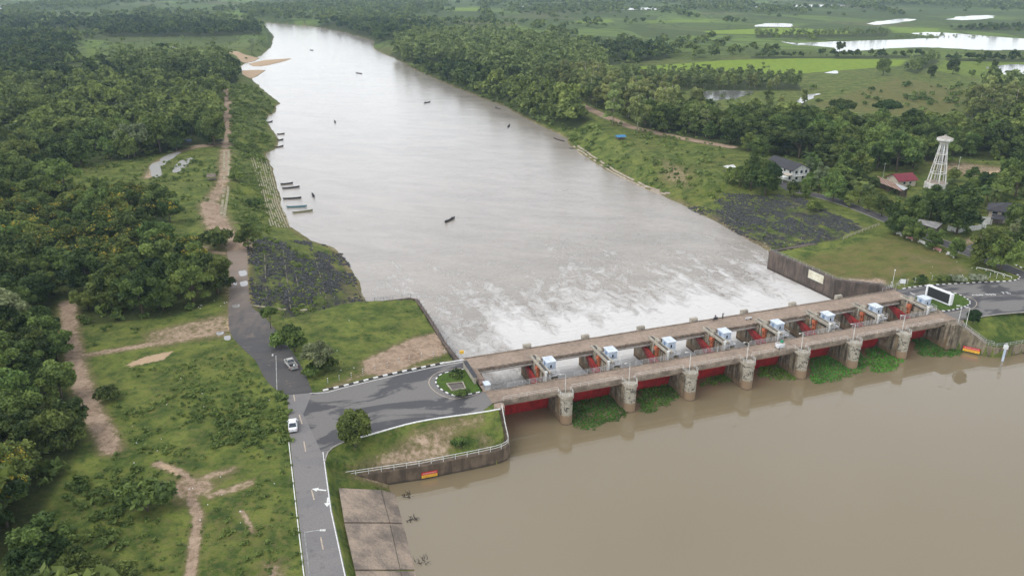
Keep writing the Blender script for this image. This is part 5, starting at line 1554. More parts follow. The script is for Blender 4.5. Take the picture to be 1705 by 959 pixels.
# ---- black rock lining of the two slopes
def rocks(name, label, poly_px, n, seed):
    r_ = np.random.default_rng(seed)
    w = np.array([G(x, y)[:2] for x, y in poly_px])
    x0, y0 = w.min(0); x1, y1 = w.max(0)
    p = np.stack([r_.uniform(x0, x1, n), r_.uniform(y0, y1, n)], 1)
    p = p[inpoly(p, w)]
    uu_, vv_ = UV(p)
    p = p[vnoise(uu_ * 1.6, vv_ * .5, 5) > r_.uniform(.3, .62, len(p))]
    h = height(p)
    base = np.array([(-1, -1, -1), (1, -1, -1), (1, 1, -1), (-1, 1, -1), (-.7, -.7, .7), (.75, -.6, .6), (.6, .7, .75), (-.6, .75, .6)]) * .5
    fc = np.array([(4, 5, 6, 7), (0, 1, 5, 4), (1, 2, 6, 5), (2, 3, 7, 6), (3, 0, 4, 7)])
    Vv, Ff = [], []
    for j in range(len(p)):
        s_ = r_.uniform(.3, .95)
        v = (base + r_.uniform(-.16, .16, base.shape)) * s_ * np.array([1, r_.uniform(.7, 1.2), r_.uniform(.5, .9)])
        a = r_.uniform(0, 6.28); co, si = math.cos(a), math.sin(a)
        v = np.column_stack([v[:, 0] * co - v[:, 1] * si, v[:, 0] * si + v[:, 1] * co, v[:, 2]]) + np.array([p[j, 0], p[j, 1], h[j] + .08])
        Ff.append(fc + 8 * j); Vv.append(v)
    me = bpy.data.meshes.new(name)
    me.from_pydata(np.concatenate(Vv).tolist(), [], np.concatenate(Ff).tolist())
    me.materials.append(ROCKM)
    return tag(link(name, me), label, 'rocks', kind='stuff')
ROCKM = surf('black_rock', (0.085, 0.083, 0.085), (0.02, 0.024, 0.025), 1.6, 0.8, None, 5)
rocks('rock_lining', 'black broken rock lining the slope of the left bank', ROCK[0][0], 9000, 1)
rocks('rock_lining', 'black broken rock lining the slope of the right bank', ROCK[1][0], 9000, 2)

# ---- mats of water hyacinth against the gates
MATS = [[(945, 664), (1012, 650), (1040, 666), (1043, 690), (1026, 701), (1008, 704), (985, 716), (957, 709)], [(1062, 646), (1110, 636), (1139, 650), (1122, 668), (1098, 680), (1084, 688), (1064, 684)], [(1166, 640), (1200, 622), (1228, 620), (1214, 634), (1185, 641), (1167, 644)],
        [(1262, 610), (1325, 596), (1338, 612), (1334, 630), (1310, 633), (1264, 627)], [(1350, 592), (1420, 582), (1442, 600), (1437, 618), (1412, 628), (1385, 636), (1352, 636)], [(1440, 582), (1495, 572), (1506, 592), (1496, 612), (1470, 621), (1446, 614)], [(1520, 566), (1580, 558), (1602, 580), (1600, 592), (1560, 595), (1530, 591)]]
for k, q in enumerate(MATS):
    r_ = np.random.default_rng(60 + k)
    w = smooth_line(PP(q + [q[0]], WU), 5)
    x0, y0 = w.min(0); x1, y1 = w.max(0)
    n = int((x1 - x0) * (y1 - y0) * 17)
    p = np.stack([r_.uniform(x0, x1, n), r_.uniform(y0, y1, n)], 1)
    ss = sdist(p, w) + (vnoise(p[:, 0] * 3, p[:, 1] * 3, 2.0) - .5) * 1.5
    p = p[ss > 0]
    n = len(p)
    hh = r_.uniform(.05, .38, n) * (.6 + .8 * vnoise(p[:, 0], p[:, 1], 1.5))
    out = r_.normal(size=(n, 3)); out[:, 2] = np.abs(out[:, 2]) * .7
    V = leaves_at(r_, np.column_stack([p, WU + hh]), out, 0.2, .8, .8)
    t = .15 + .55 * vnoise(p[:, 0], p[:, 1], 2.2) + r_.uniform(-.15, .35, n) * (hh / .3)
    me = quads_mesh('water_hyacinth', V, np.clip(t, 0, 1.1), LEAF_WATER)
    o = link('water_hyacinth', me)
    tag(o, f'mat of bright green floating water hyacinth in the {ORD[k + 1]} bay from the left bank', 'floating plants', 'mats of floating water hyacinth')
# ------------------------------------------------------------------ trees and shrubs that stand alone
def tree_at(kind, px, py, sc, name, label, cat='tree', v=None, group=None):
    q = G(px, py)
    return kind.make(name, label, cat, q[0], q[1], q[2], sc, None, group, v)
tree_at(ROUND, 592, 741, 1.0, 'round_tree', 'dense round green tree at the corner of the main road and the approach road')
tree_at(SAPL, 451, 546, 0.95, 'young_tree', 'slim young tree beside the dark track on the left lawn')
for px, py, s, lb in [(491, 586, 1.0, 'bushy dark tree by the track behind the smaller clump of shrubs'), (529, 621, 1.1, 'wide bushy dark tree on the left lawn beside the silver pickup')]:
    tree_at(PALEB if px > 500 else BROAD, px, py, (s * .72, s * .72, s * .72), 'bushy_tree', lb)
for px, py, s, lb in [(470, 574, 1.9, 'low dark shrub at the track edge left of the bushy tree'), (541, 616, 1.7, 'low green shrub right of the wide bushy tree'), (519, 627, 1.3, 'low shrub under the wide bushy tree beside the pickup'), (761, 634, 1.25, 'clipped green shrub behind the pool of the left island'), (770, 661, 1.0, 'clipped green shrub in front of the pool of the left island'),
                      (246, 850, 2.9, 'large light green bush alone in the rough field'), (357, 412, 3.6, 'big dark bush beside the sandy track'), (395, 302, 2.2, 'dark bush between the wheel strips and the revetment'), (425, 345, 2.0, 'small dark bush above the concrete revetment'), (180, 665, 1.7, 'dark bush at the edge of the red path'),
                      (1355, 352, 2.1, 'bright green bush at the lane edge above the rocks'), (765, 742, .95, 'small bright bush on the slope inside the curved wall')]:
    if lb: tree_at(SHRUB, px, py, s, 'shrub', lb, 'shrub')
tree_at(BROAD, 414, 416, .82, 'bank_tree', 'leafy dark tree at the top corner of the black rock slope')
tree_at(PALEB, 224, 262, 1.75, 'pale_tree', 'pale green rounded tree standing alone in the left scrub')
tree_at(BROAD, 358, 244, 1.7, 'bank_tree', 'large olive tree over the clearing where the left track ends')
tree_at(PALEB, 12, 568, 1.35, 'pale_tree', 'pale grey green tree at the left edge above the wood')
for px, py, s, lb in [(1532, 473, 1.25, 'dark clipped bush beside the striped kerb of the right lawn'), (1568, 470.5, 1.25, 'dark clipped bush next to the white flowering bushes')]:
    if lb: tree_at(SHRUB, px, py, s, 'shrub', lb, 'shrub')
for px, py, lb in [(1584, 470, 'white flowering bush just right of the dark clipped bush'), (1596, 470, 'second white flowering bush along the striped kerb'), (1618, 468, 'white flowering bush third along the striped kerb'), (1632, 468, 'white flowering bush nearest the lane corner')]:
    tree_at(WHITEB, px, py, 1.2, 'flowering_bush', lb, 'shrub')
q = P(1620, 537)
V, t_, c_ = crown(np.random.default_rng(77), 9000, 2.0, 1.75, 1.75, 60, 0.17, (.22, .3), (.66, .8), -.75)
kk = Kind(); kk.add(V, t_ * .35, LEAF, MB().tube([(0, 0, -.3), (0, 0, 1.2)], [.16, .12], 6), BARK, 't')
kk.make('topiary_bush', 'dark green clipped ball bush at the right end of the near deck', 'shrub', q[0], q[1], 0, 1.0)
LANE_T = [(1489, 391, 3.9, 'first roadside tree along the shady lane from the fence'), (1505, 397, 4.1, 'second roadside tree along the shady lane from the fence'), (1524, 404, 3.6, 'third roadside tree along the shady lane leaning over the pink bench'), (1553, 415, 3.6, 'fourth roadside tree along the lane beside the pink bench'), (1591, 429, 2.9, 'small round roadside tree where the driveway meets the lane')]
for px, py, R_, lb in LANE_T: tree_at(BROAD, px, py, (R_ / 4.9, R_ / 4.9, R_ / 4.9 * (.95 if R_ > 3 else 1.05)), 'roadside_tree', lb, group='roadside trees along the lane')
for px, py, R_, lb in [(1644, 446, 6.0, 'large spreading dark tree at the lane corner on the right'), (1664, 451, 5.4, 'dark tree beside the large spreading tree at the lane corner'), (1628, 437, 2.8, 'low branched tree on the lawn edge by the lane corner'), (1592, 390, 7.8, 'tall wide dark tree in front of the white wall'), (1566, 376, 3.6, 'dark tree left of the tall wide tree by the white wall'),
                       (1386, 336, 5.8, 'dense dark rounded tree by the lane opposite the rocks'), (1274, 326, 7.0, 'big leafy tree in front of the white house near the rocks'), (1256, 308, 6.2, 'dark leafy tree hiding the left end of the white house'), (1232, 312, 4.6, 'low dark tree at the river side of the white house'), (1216, 306, 3.6, 'tree beside the small white shelter'), (1250, 318, 4.4, 'low leafy tree at the edge of the rocks'),
                       (1321, 327, 3.2, 'small tree in front of the white awning'), (1549, 366, 6.4, 'broad dark tree in front of the water tower'), (1522, 374, 5.2, 'broad leafy tree below the rusty roof'), (1467, 360, 4.0, 'leafy tree between the palms and the rusty shed'), (1446, 352, 3.0, 'low leafy tree at the foot of the twin palms'), (1490, 374, 3.8, 'leafy tree between the rusty roof and the lane'),
                       (1375, 276, 4.6, 'leafy tree behind the feathery tree'), (1431, 300, 6.2, 'wide tree left of the rusty shed'), (1410, 292, 5.4, 'leafy tree behind the lone palm'), (1492, 287, 9.0, 'very wide dark tree behind the red roofed house'), (1460, 284, 6.0, 'dark tree behind the rusty shed'), (1520, 280, 6.5, 'dark tree between the red roof and the water tower'), (1588, 303, 3.0, 'small dark bush tree right of the water tower'),
                       (1692, 392, 5.4, 'leafy tree in front of the cream house'), (1668, 420, 3.6, 'leafy tree beside the driveway'), (1704, 432, 5.2, 'tree at the right edge below the cream house'), (1690, 330, 7.0, 'dark tree behind the cream house'), (1612, 352, 4.2, 'leafy tree between the tower and the cream house'), (1680, 312, 6.6, 'dark tree at the right edge above the cream house'), (1660, 336, 5.0, 'dark tree among the palms by the cream house'),
                       (1722, 326, 6.5, 'dark tree at the far right beside the fan palms'), (1310, 256, 6.0, 'leafy tree behind the dark roof of the white house'), (1262, 270, 6.2, 'bright leafy tree left of the dark umbrella tree'), (1570, 272, 6.5, 'dark tree behind the water tower'), (1540, 268, 6.5, 'dark tree behind the brown roofed pavilion')]:
    tree_at(BROAD, px, py, R_ / 4.9, 'garden_tree', lb)
for k, (px, py, R_) in enumerate([(1350, 318, 3.6), (1405, 322, 4.2), (1415, 345, 3.4), (1404, 338, 3.0), (1435, 322, 4.0), (1452, 322, 3.4), (1340, 330, 2.4), (1420, 310, 4.6), (1396, 310, 4.8), (1352, 290, 4.6), (1365, 278, 5.0), (1390, 280, 5.4), (1445, 276, 6.0)]):
    tree_at(BROAD, px, py, R_ / 4.9, 'garden_tree', 'leafy green tree in the garden between the white house and the rusty shed', group='garden trees between the white house and the rusty shed')
for k, (px, py, R_) in enumerate([(1612, 334, 3.4), (1628, 320, 3.6), (1583, 328, 3.0), (1576, 350, 4.0), (1642, 326, 4.5), (1598, 340, 3.6), (1618, 306, 3.4)]):
    tree_at(BROAD, px, py, R_ / 4.9, 'garden_tree', 'leafy green tree in the yard between the water tower and the cream house', group='yard trees between the water tower and the cream house')
for px, py, s, lb in [(1330, 264, 1.35, 'wide flat crowned dark tree behind the white house'), (1400, 200, 1.2, 'dark umbrella shaped tree at the meadow edge'), (1472, 203, 1.25, 'flat crowned dark tree beside the meadow, right of the umbrella shaped one'), (1345, 205, 1.0, 'small flat dark tree left of the umbrella shaped one')]:
    tree_at(FLAT, px, py, s, 'umbrella_tree', lb)
tree_at(WISPY, 1362, 322, 1.15, 'feathery_tree', 'grey green feathery tree right of the white house')
for px, py, s, lb in [(1683, 415, .9, 'pale feathery tree below the cream house'), (1345, 296, .8, 'slim feathery tree behind the white house gable')]: tree_at(WISPY, px, py, s, 'feathery_tree', lb)
for k, (px, py, s) in enumerate([(1402, 300, 1.05), (1429, 338, 1.0), (1442, 343, .95), (1421, 326, .9), (1345, 285, 1.0), (1640, 345, .95), (1628, 341, .9), (1652, 347, .9), (1376, 285, .9)]):
    lb = ['coconut palm with browning fronds behind the dark rounded tree', 'coconut palm left of its twin by the lane lawn', 'coconut palm right of its twin by the lane lawn', 'shorter coconut palm behind the twin palms', 'palm close behind the white house', 'middle palm of the three near the cream house', 'left palm of the three near the cream house', 'right palm of the three near the cream house', 'palm among the trees right of the white house'][k]
    tree_at(PALM, px, py, s, 'palm_tree', lb)
for px, py, s, lb in [(1398, 86, 1.1, 'lone dark tree in front of the lake'), (1586, 124, 1.35, 'larger lone round tree in the green paddies'), (1550, 130, 1.0, 'smaller lone tree in the green paddies'), (1470, 126, 1.5, 'bushy tree at the end of the bright green field'), (1628, 108, .7, 'small lone tree in the far paddies'), (1655, 116, .8, 'small tree beside the flooded paddy'), (1618, 128, .6, 'little tree on the paddy dyke'), (274, 92, 1.3, 'dark lone tree by the puddle in the left field')]:
    tree_at(BROAD, px, py, s, 'field_tree', lb)
for px, py, s, lb in [(1061, 222, 1.35, 'tall pale gum tree standing in front of the gum belt by the red track'), (1020, 210, 1.3, 'tall pale gum tree beside the red track'), (985, 292, .28, 'slim upright green sapling on the right bank slope')]:
    tree_at(GUM, px if px != 985 else 1089, py if px != 985 else 278, s, 'gum_tree', lb)

# ------------------------------------------------------------------ people
SKIN = surf('brown_skin', (0.3, 0.17, 0.11), (0.27, 0.15, 0.1), 4, 0.6)
HAIR = surf('black_hair', (0.012, 0.011, 0.011), (0.02, 0.018, 0.017), 4, 0.6)
def cloth(n, c): return surf(n, c, tuple(x * .75 for x in c), 5, 0.9)
def person_mesh(pose, shirt, pants):
    """one continuous skinned body; pose gives the joints of hips, knees, ankles, shoulders, elbows and hands"""
    V, E, Rd = [], [], []
    def add(p, r, par):
        V.append(p); Rd.append(r)
        if par is not None: E.append((par, len(V) - 1))
        return len(V) - 1
    pz = pose['pelvis']; ln = pose.get('lean', 0.0)
    pel = add((0, 0, pz), (.15, .11), None)
    wst = add((0, ln * .3, pz + .18), (.13, .1), pel)
    chs = add((0, ln * .7, pz + .38), (.17, .115), wst)
    nck = add((0, ln, pz + .53), (.06, .06), chs)
    hd0 = add((0, ln + .02, pz + .62), (.085, .09), nck)
    hd1 = add((0, ln + .03, pz + .71), (.085, .1), hd0)
    add((0, ln + .02, pz + .78), (.06, .07), hd1)
    add((0, ln + .13, pz + .65), (.018, .02), hd0)
    for s in (-1, 1):
        add((s * .09, ln + .02, pz + .66), (.018, .03), hd0)
        sh = add((s * .19, ln * .9, pz + .46), (.062, .062), chs)
        el = add((s * pose['elbow'][0], pose['elbow'][1], pz + pose['elbow'][2]), (.045, .045), sh)
        wr = add((s * pose['hand'][0], pose['hand'][1], pz + pose['hand'][2]), (.032, .032), el)
        d = np.array(V[wr]) - np.array(V[el]); d /= np.linalg.norm(d)
        sd_ = np.cross(d, (0, 0, 1.0)); sd_ = np.array([1, 0, 0]) if np.linalg.norm(sd_) < .1 else sd_ / np.linalg.norm(sd_)
        pm = add(tuple(np.array(V[wr]) + d * .07), (.04, .02), wr)
        for k, L_ in enumerate((.065, .078, .082, .075)):
            b = add(tuple(np.array(V[pm]) + sd_ * (k - 1.5) * .022 + d * .03), (.009, .009), pm)
            add(tuple(np.array(V[b]) + d * L_ + np.array([0, 0, -.01])), (.008, .008), b)
        add(tuple(np.array(V[wr]) + d * .06 + sd_ * .055), (.01, .01), wr)
        hp_ = add((s * .1, 0, pz - .05), (.095, .1), pel)
        kn = add((s * pose['knee'][0], pose['knee'][1], pose['knee'][2]), (.065, .065), hp_)
        an = add((s * pose['ankle'][0], pose['ankle'][1], pose['ankle'][2]), (.042, .045), kn)
        add((s * pose['ankle'][0], pose['ankle'][1] + .17, pose['ankle'][2] - .045), (.035, .025), an)
    me = bpy.data.meshes.new('body'); me.from_pydata(V, E, [])
    o = bpy.data.objects.new('body_source', me)
    COL.objects.link(o)
    o.modifiers.new('Skin', 'SKIN')
    for i, rr in enumerate(Rd):
        me.skin_vertices[0].data[i].radius = rr
    me.skin_vertices[0].data[0].use_root = True
    sb = o.modifiers.new('Sub', 'SUBSURF'); sb.levels = sb.render_levels = 1
    dg = bpy.context.evaluated_depsgraph_get()
    out = bpy.data.meshes.new_from_object(o.evaluated_get(dg))
    bpy.data.objects.remove(o); bpy.data.meshes.remove(me)
    out.name = 'person'
    out.materials.clear()
    for m in (SKIN, shirt, pants, HAIR): out.materials.append(m)
    for p in out.polygons:
        x, y, z = p.center
        p.use_smooth = True
        if z > pz + .735 or (z > pz + .64 and y < ln - .03 and abs(x) < .1): k = 3
        elif z > pz + .53 and abs(x) < .12: k = 0
        elif abs(x) > .2 and z > pz + .05 and math.dist((abs(x), y, z), (pose['hand'][0], pose['hand'][1], pz + pose['hand'][2])) < .24: k = 0
        elif z > pz + .03 and math.hypot(x, y) < .75 and not (z < pz + .1 and y > .2): k = 1
        elif z < .1 and pose['pelvis'] > .7: k = 3
        else: k = 2
        p.material_index = k
    return out
STAND = dict(pelvis=.92, elbow=(.34, .1, .56), hand=(.2, .22, .74), knee=(.11, .02, .49), ankle=(.12, -.02, .09))
SIT = dict(pelvis=.5, lean=.06, elbow=(.27, .08, .22), hand=(.22, .3, .16), knee=(.16, .4, .52), ankle=(.15, .42, .1))
RIDE = dict(pelvis=.8, lean=.08, elbow=(.3, .2, .22), hand=(.3, .45, .2), knee=(.2, .35, .68), ankle=(.17, .2, .28))
P_STAND = person_mesh(STAND, cloth('dark_shirt', (.03, .035, .045)), cloth('dark_trousers', (.025, .025, .03)))
P_RIDE = person_mesh(RIDE, cloth('black_shirt', (.02, .022, .03)), cloth('blue_jeans', (.03, .045, .08)))
P_SIT = person_mesh(SIT, cloth('grey_shirt', (.12, .12, .13)), cloth('brown_shorts', (.06, .045, .035)))
P_SIT2 = person_mesh(SIT, cloth('navy_shirt', (.03, .04, .09)), cloth('black_shorts', (.02, .02, .02)))
def person(me, x, y, z, rz, label):
    return tag(place(link('person', me), x, y, z, rz), label, 'person')
q = P(1203, 531)
person(P_STAND, q[0], q[1], 0, R(200), 'person in dark clothes standing on the far deck with both hands raised to the face')
# motorbike
def motorbike():
    t = thing('motorbike', 'small dark motorbike stopped on the far deck with its rider', 'motorbike')
    for x, nm in ((-.62, 'wheel'), (.62, 'wheel')):
        mb = MB(); 
        ring = [(x + .29 * math.cos(a), 0, .29 + .29 * math.sin(a)) for a in np.linspace(0, 2 * math.pi, 17)]
        w = mb.tube(ring, .055, 6, caps=False).build(nm, BLACK, t)
        r_ = MB()
        for a in np.linspace(0, math.pi, 4)[:3]: r_.tube([(x - .25 * math.cos(a), 0, .29 - .25 * math.sin(a)), (x + .25 * math.cos(a), 0, .29 + .25 * math.sin(a))], .012, 4)
        r_.build('rim', STEELD, w)
    MB().tube([(-.62, 0, .3), (-.2, 0, .42), (.3, 0, .6), (.45, 0, .85)], [.05, .12, .1, .06], 8).box(-.3, .15, -.1, .1, .25, .55).build('frame', STEELD, t)
    MB().tube([(-.75, 0, .74), (-.3, 0, .76), (.1, 0, .7)], [.09, .12, .08], 8).build('seat', BLACK, t)
    MB().tube([(.62, 0, .29), (.48, 0, .72), (.42, 0, .98)], .035, 6).tube([(.36, -.32, 1.0), (.43, 0, .98), (.36, .32, 1.0)], .02, 5).build('handlebar', STEELD, t)
    MB().box(.5, .6, -.09, .09, .72, .88).build('headlight', GLASSD, t)
    return t
q = P(1191, 533)
m_ = place(motorbike(), q[0], q[1], 0, DA + R(12))
person(P_RIDE, q[0] - .18 * math.cos(DA + R(12)), q[1] - .18 * math.sin(DA + R(12)), 0.0, DA + R(12) - R(90), 'person in black sitting on the motorbike on the far deck')

# ------------------------------------------------------------------ boats
def hull_mesh(L_, B_, H_):
    mb = MB()
    n = 15
    st = np.linspace(-1, 1, n)
    rows_o, rows_i = [], []
    for s in st:
        w = B_ / 2 * max(0.06, (1 - abs(s) ** 2.4)) 
        sheer = H_ * (1 + .55 * s * s * s * s + (.25 * max(0, s)) )
        keel = .12 * H_ + H_ * .75 * max(0, abs(s) - .55) ** 1.5 * 2
        keel = min(keel, sheer - .08) - .18
        x = s * L_ / 2
        rows_o.append([(x, -w, sheer), (x, -w * .8, keel + .1), (x, 0, keel), (x, w * .8, keel + .1), (x, w, sheer)])
        t_ = .05
        wi = max(w - t_, .01)
        rows_i.append([(x, wi, sheer - .01), (x, wi * .75, keel + .16), (x, 0, keel + .1), (x, -wi * .75, keel + .16), (x, -wi, sheer - .01)])
    vs = [p for o_, i_ in zip(rows_o, rows_i) for p in o_ + i_]
    fs = []
    for i in range(n - 1):
        for k in range(10):
            a, b = i * 10 + k, i * 10 + (k + 1) % 10
            fs.append((a, b, b + 10, a + 10))
    fs += [tuple(reversed(range(10))), tuple((n - 1) * 10 + k for k in range(10))]
    return mb.add(vs, fs)
def boat(label, x, y, z, rz, mat, L_=8.0, B_=1.05, H_=.5, engine=False):
    t = thing('longboat', label, 'boat', (x, y, z), rz)
    hull_mesh(L_, B_, H_).build('hull', mat, t)
    for s in (-.5, -.05, .4): MB().box(s * L_ / 2 - .13, s * L_ / 2 + .13, -B_ * .45, B_ * .45, H_ * .72, H_ * .72 + .04).build('seat', WOOD, t)
    if engine:
        e = MB().box(-L_ / 2 + .2, -L_ / 2 + .8, -.2, .2, H_ * 1.1, H_ * 1.1 + .4).build('engine', STEELD, t)
        MB().tube([(-L_ / 2 + .2, 0, H_ * 1.2), (-L_ / 2 - 1.6, 0, .05)], .035, 5).build('propeller_shaft', STEELD, e)
    return t
WOOD = surf('grey_wood', (0.2, 0.165, 0.125), (0.12, 0.1, 0.08), 1.5, 0.85)
BOATC = [surf(n, c, None, 1.2, 0.7) for n, c in (('dark_hull', (.055, .05, .05)), ('black_hull', (.035, .035, .04)), ('charcoal_hull', (.05, .05, .06)), ('teal_hull', (.12, .26, .29)), ('olive_hull', (.24, .24, .12)), ('brown_hull', (.1, .08, .065)))]
def boat_px(p0, p1, mat, label, L_=None, **k):
    a, b = P(*p0, WD), P(*p1, WD)
    c = (a + b) / 2; d = b - a
    return boat(label, c[0], c[1], WD + .0, math.atan2(d[1], d[0]), mat, L_ or float(np.linalg.norm(d)), **k)
boat_px((467, 308), (488, 306), BOATC[0], 'thin dark longboat, farthest of the five moored at the revetment')
boat_px((470, 315), (499, 312), BOATC[2], 'charcoal longboat moored second along the revetment')
boat_px((471, 332), (502, 330.5), BOATC[1], 'black longboat moored third along the revetment')
boat_px((477, 346), (511, 344.5), BOATC[3], 'pale teal longboat moored fourth along the revetment')
boat_px((487, 355.5), (521, 351.5), BOATC[4], 'olive longboat, nearest of the five moored at the revetment')
boat_px((442, 206), (454, 203), BOATC[0], 'dark boat moored far up the leafy left bank')
boat_px((461, 224.5), (474, 223.5), BOATC[5], 'brown boat moored at the leafy left bank, second from afar')
boat_px((461, 235), (472, 233), BOATC[0], 'dark boat moored at the leafy left bank just above the red patch')
boat_px((456, 247), (472, 244), BOATC[5], 'brown boat moored at the red patch of the left bank')
boat_px((922, 231), (940, 237), BOATC[5], 'brown boat lying at the right bank beside the fallen branches')
for a, b, m, n, lb, who in [((742, 371), (756, 364), 0, 7.5, 'dark longboat under way in midstream with two people aboard', (P_SIT, P_SIT2)), ((524, 330), (519, 323), 1, 6, 'small black boat off the moored longboats', (P_SIT2,)), ((844, 214), (850, 208), 0, 8, 'dark boat with two people near the leafy right bank', (P_SIT, P_SIT2)),
                            ((557, 201), (558.5, 207), 1, 7, 'small dark boat alone in the left half of the river', (P_SIT2,)), ((709, 172), (714, 171), 0, 7, 'tiny dark boat far out in the middle of the river', (P_SIT,)), ((827, 181), (831, 182), 5, 7, 'tiny brown boat by the right bank', (P_SIT,)), ((596, 122.5), (600, 123), 0, 9, 'tiny boat far up the river in midstream', (P_SIT2,)), ((517, 84), (521, 84.6), 0, 9, 'tiny boat near the far sandbars', (P_SIT,))]:
    b_ = boat_px(a, b, BOATC[m], lb, n, engine=True)
    for k, w in enumerate(who):
        off = -n * .3 + k * n * .5
        x, y = b_.location[0] + math.cos(b_.rotation_euler[2]) * off, b_.location[1] + math.sin(b_.rotation_euler[2]) * off
        person(w, x, y, WD + .02, b_.rotation_euler[2] - R(90), 'person ' + ('in the stern' if k == 0 else 'forward') + ' of the ' + lb.split(' with ')[0].split(', ')[0].replace(' in the left half of the river', ' at left').replace('tiny dark boat far out in the middle of the river', 'tiny dark boat far out in midstream'))

# ------------------------------------------------------------------ vehicles
def wheels(t, xs, y, r_=.36):
    for x in xs:
        for s in (-1, 1):
            w = MB().tube([(x, s * (y - .2), r_), (x, s * y, r_)], r_, 16).build('wheel', BLACK, t)
            MB().tube([(x, s * (y - .02), r_), (x, s * (y + .012), r_)], r_ * .58, 10).build('rim', RAIL_G, w)
def loft(mb, secs):
    n = len(secs[0]); vs = [p for s in secs for p in s]; fs = []
    for i in range(len(secs) - 1):
        for k in range(n): fs.append((i * n + k, i * n + (k + 1) % n, (i + 1) * n + (k + 1) % n, (i + 1) * n + k))
    fs += [tuple(reversed(range(n))), tuple((len(secs) - 1) * n + k for k in range(n))]
    return mb.add(vs, fs)
def bsec(x, w, z0, z1, ch=.1): return [(x, -w, z0), (x, w, z0), (x, w, z1 - ch), (x, w - ch, z1), (x, -w + ch, z1), (x, -w, z1 - ch)]
def cabin_loft(t, paint, x0, x1, x2, x3, w, zb, zt):
    """glass house from beltline zb to roof zt; x0..x3 rear foot, rear top, front top, front foot"""
    g = MB().add([(x0, -w, zb), (x3, -w, zb), (x3, w, zb), (x0, w, zb), (x1, -w * .82, zt), (x2, -w * .82, zt), (x2, w * .82, zt), (x1, w * .82, zt)], [(3, 2, 1, 0), (4, 5, 6, 7), (0, 1, 5, 4), (1, 2, 6, 5), (2, 3, 7, 6), (3, 0, 4, 7)]).build('window', GLASSD, t)
    mb = MB()
    loft(mb, [bsec(x1 - .04, w * .84, zt + .002, zt + .05, .02), bsec((x1 + x2) / 2, w * .85, zt + .002, zt + .09, .04), bsec(x2 + .04, w * .84, zt + .002, zt + .05, .02)])
    for s in (-1, 1):
        for a, b in ((x0, x1), (x3, x2), ((x0 * .45 + x3 * .55), (x1 * .5 + x2 * .5))):
            mb.tube([(a, s * w * 1.0, zb), (b, s * w * .835, zt + .02)], .045, 4)
    mb.build('roof', paint, t)
def pickup(label, paint):
    t = thing('pickup_truck', label, 'pickup truck')
    mb = MB()
    loft(mb, [bsec(-.35, .88, .42, 1.08), bsec(.2, .9, .4, 1.1), bsec(1.2, .9, .4, 1.08), bsec(1.5, .89, .4, 1.06), bsec(2.2, .85, .42, .98), bsec(2.5, .8, .45, .85)])
    mb.build('body', paint, t)
    mb = MB().box(-2.55, -.38, -.88, .88, .5, .62)
    mb.box(-2.55, -.38, -.9, -.82, .6, 1.1).box(-2.55, -.38, .82, .9, .6, 1.1).box(-.44, -.36, -.82, .82, .62, 1.1)
    mb.build('cargo_bed', paint, t)
    MB().box(-2.46, -.45, -.8, .8, .622, .66).build('bed_liner', BLACK, t)
    tg = MB().box(-2.63, -2.553, -.86, .86, .52, 1.1).build('tailgate', paint, t)
    MB().box(-2.65, -2.632, -.12, .12, .8, .88).build('handle', BLACK, tg)
    MB().box(-2.8, -2.6, -.85, .85, .38, .5).build('bumper', RAIL_G, t)
    for s in (-1, 1):
        MB().box(-2.65, -2.56, s * .87 - .06, s * .87 + .06, .72, 1.02).build('tail_light', BR, t)
        MB().box(2.38, 2.52, s * .66 - .13, s * .66 + .13, .66, .82).build('headlight', CABIN_W, t)
        MB().box(.95, 1.1, s * 1.0 - .09, s * 1.0 + .09, 1.08, 1.22).build('mirror', paint, t)
    cabin_loft(t, paint, -.36, -.15, .75, 1.35, .84, 1.08, 1.68)
    wheels(t, (-1.55, 1.6), .9, .38)
    return t
SILVER, WHITEP = surf('silver_paint', (.5, .49, .46), (.44, .43, .4), 2, .3, spec=.5), surf('white_car_paint', (.78, .79, .8), (.7, .71, .72), 2, .25, spec=.5)
a, b = P(492, 619), P(477, 600)
d = b - a
v_ = place(pickup('silver pickup with an open black bed parked on the dark track', SILVER), *((a + b) / 2), 0.03, math.atan2(d[1], d[0]))
sk = MB(); sk.lathe([(0, 0), (.22, .02), (.26, .2), (.2, .42), (.08, .5), (0, .5)], 10).build('sack', WHITEP)
o = list(COL.objects)[-1]
o.name = 'white_sack'; place(o, v_.location[0] - 1.75 * math.cos(v_.rotation_euler[2]) + .3 * math.sin(v_.rotation_euler[2]), v_.location[1] - 1.75 * math.sin(v_.rotation_euler[2]) - .3 * math.cos(v_.rotation_euler[2]), .69, 0)
tag(o, 'white sack standing in the bed of the silver pickup', 'sack')
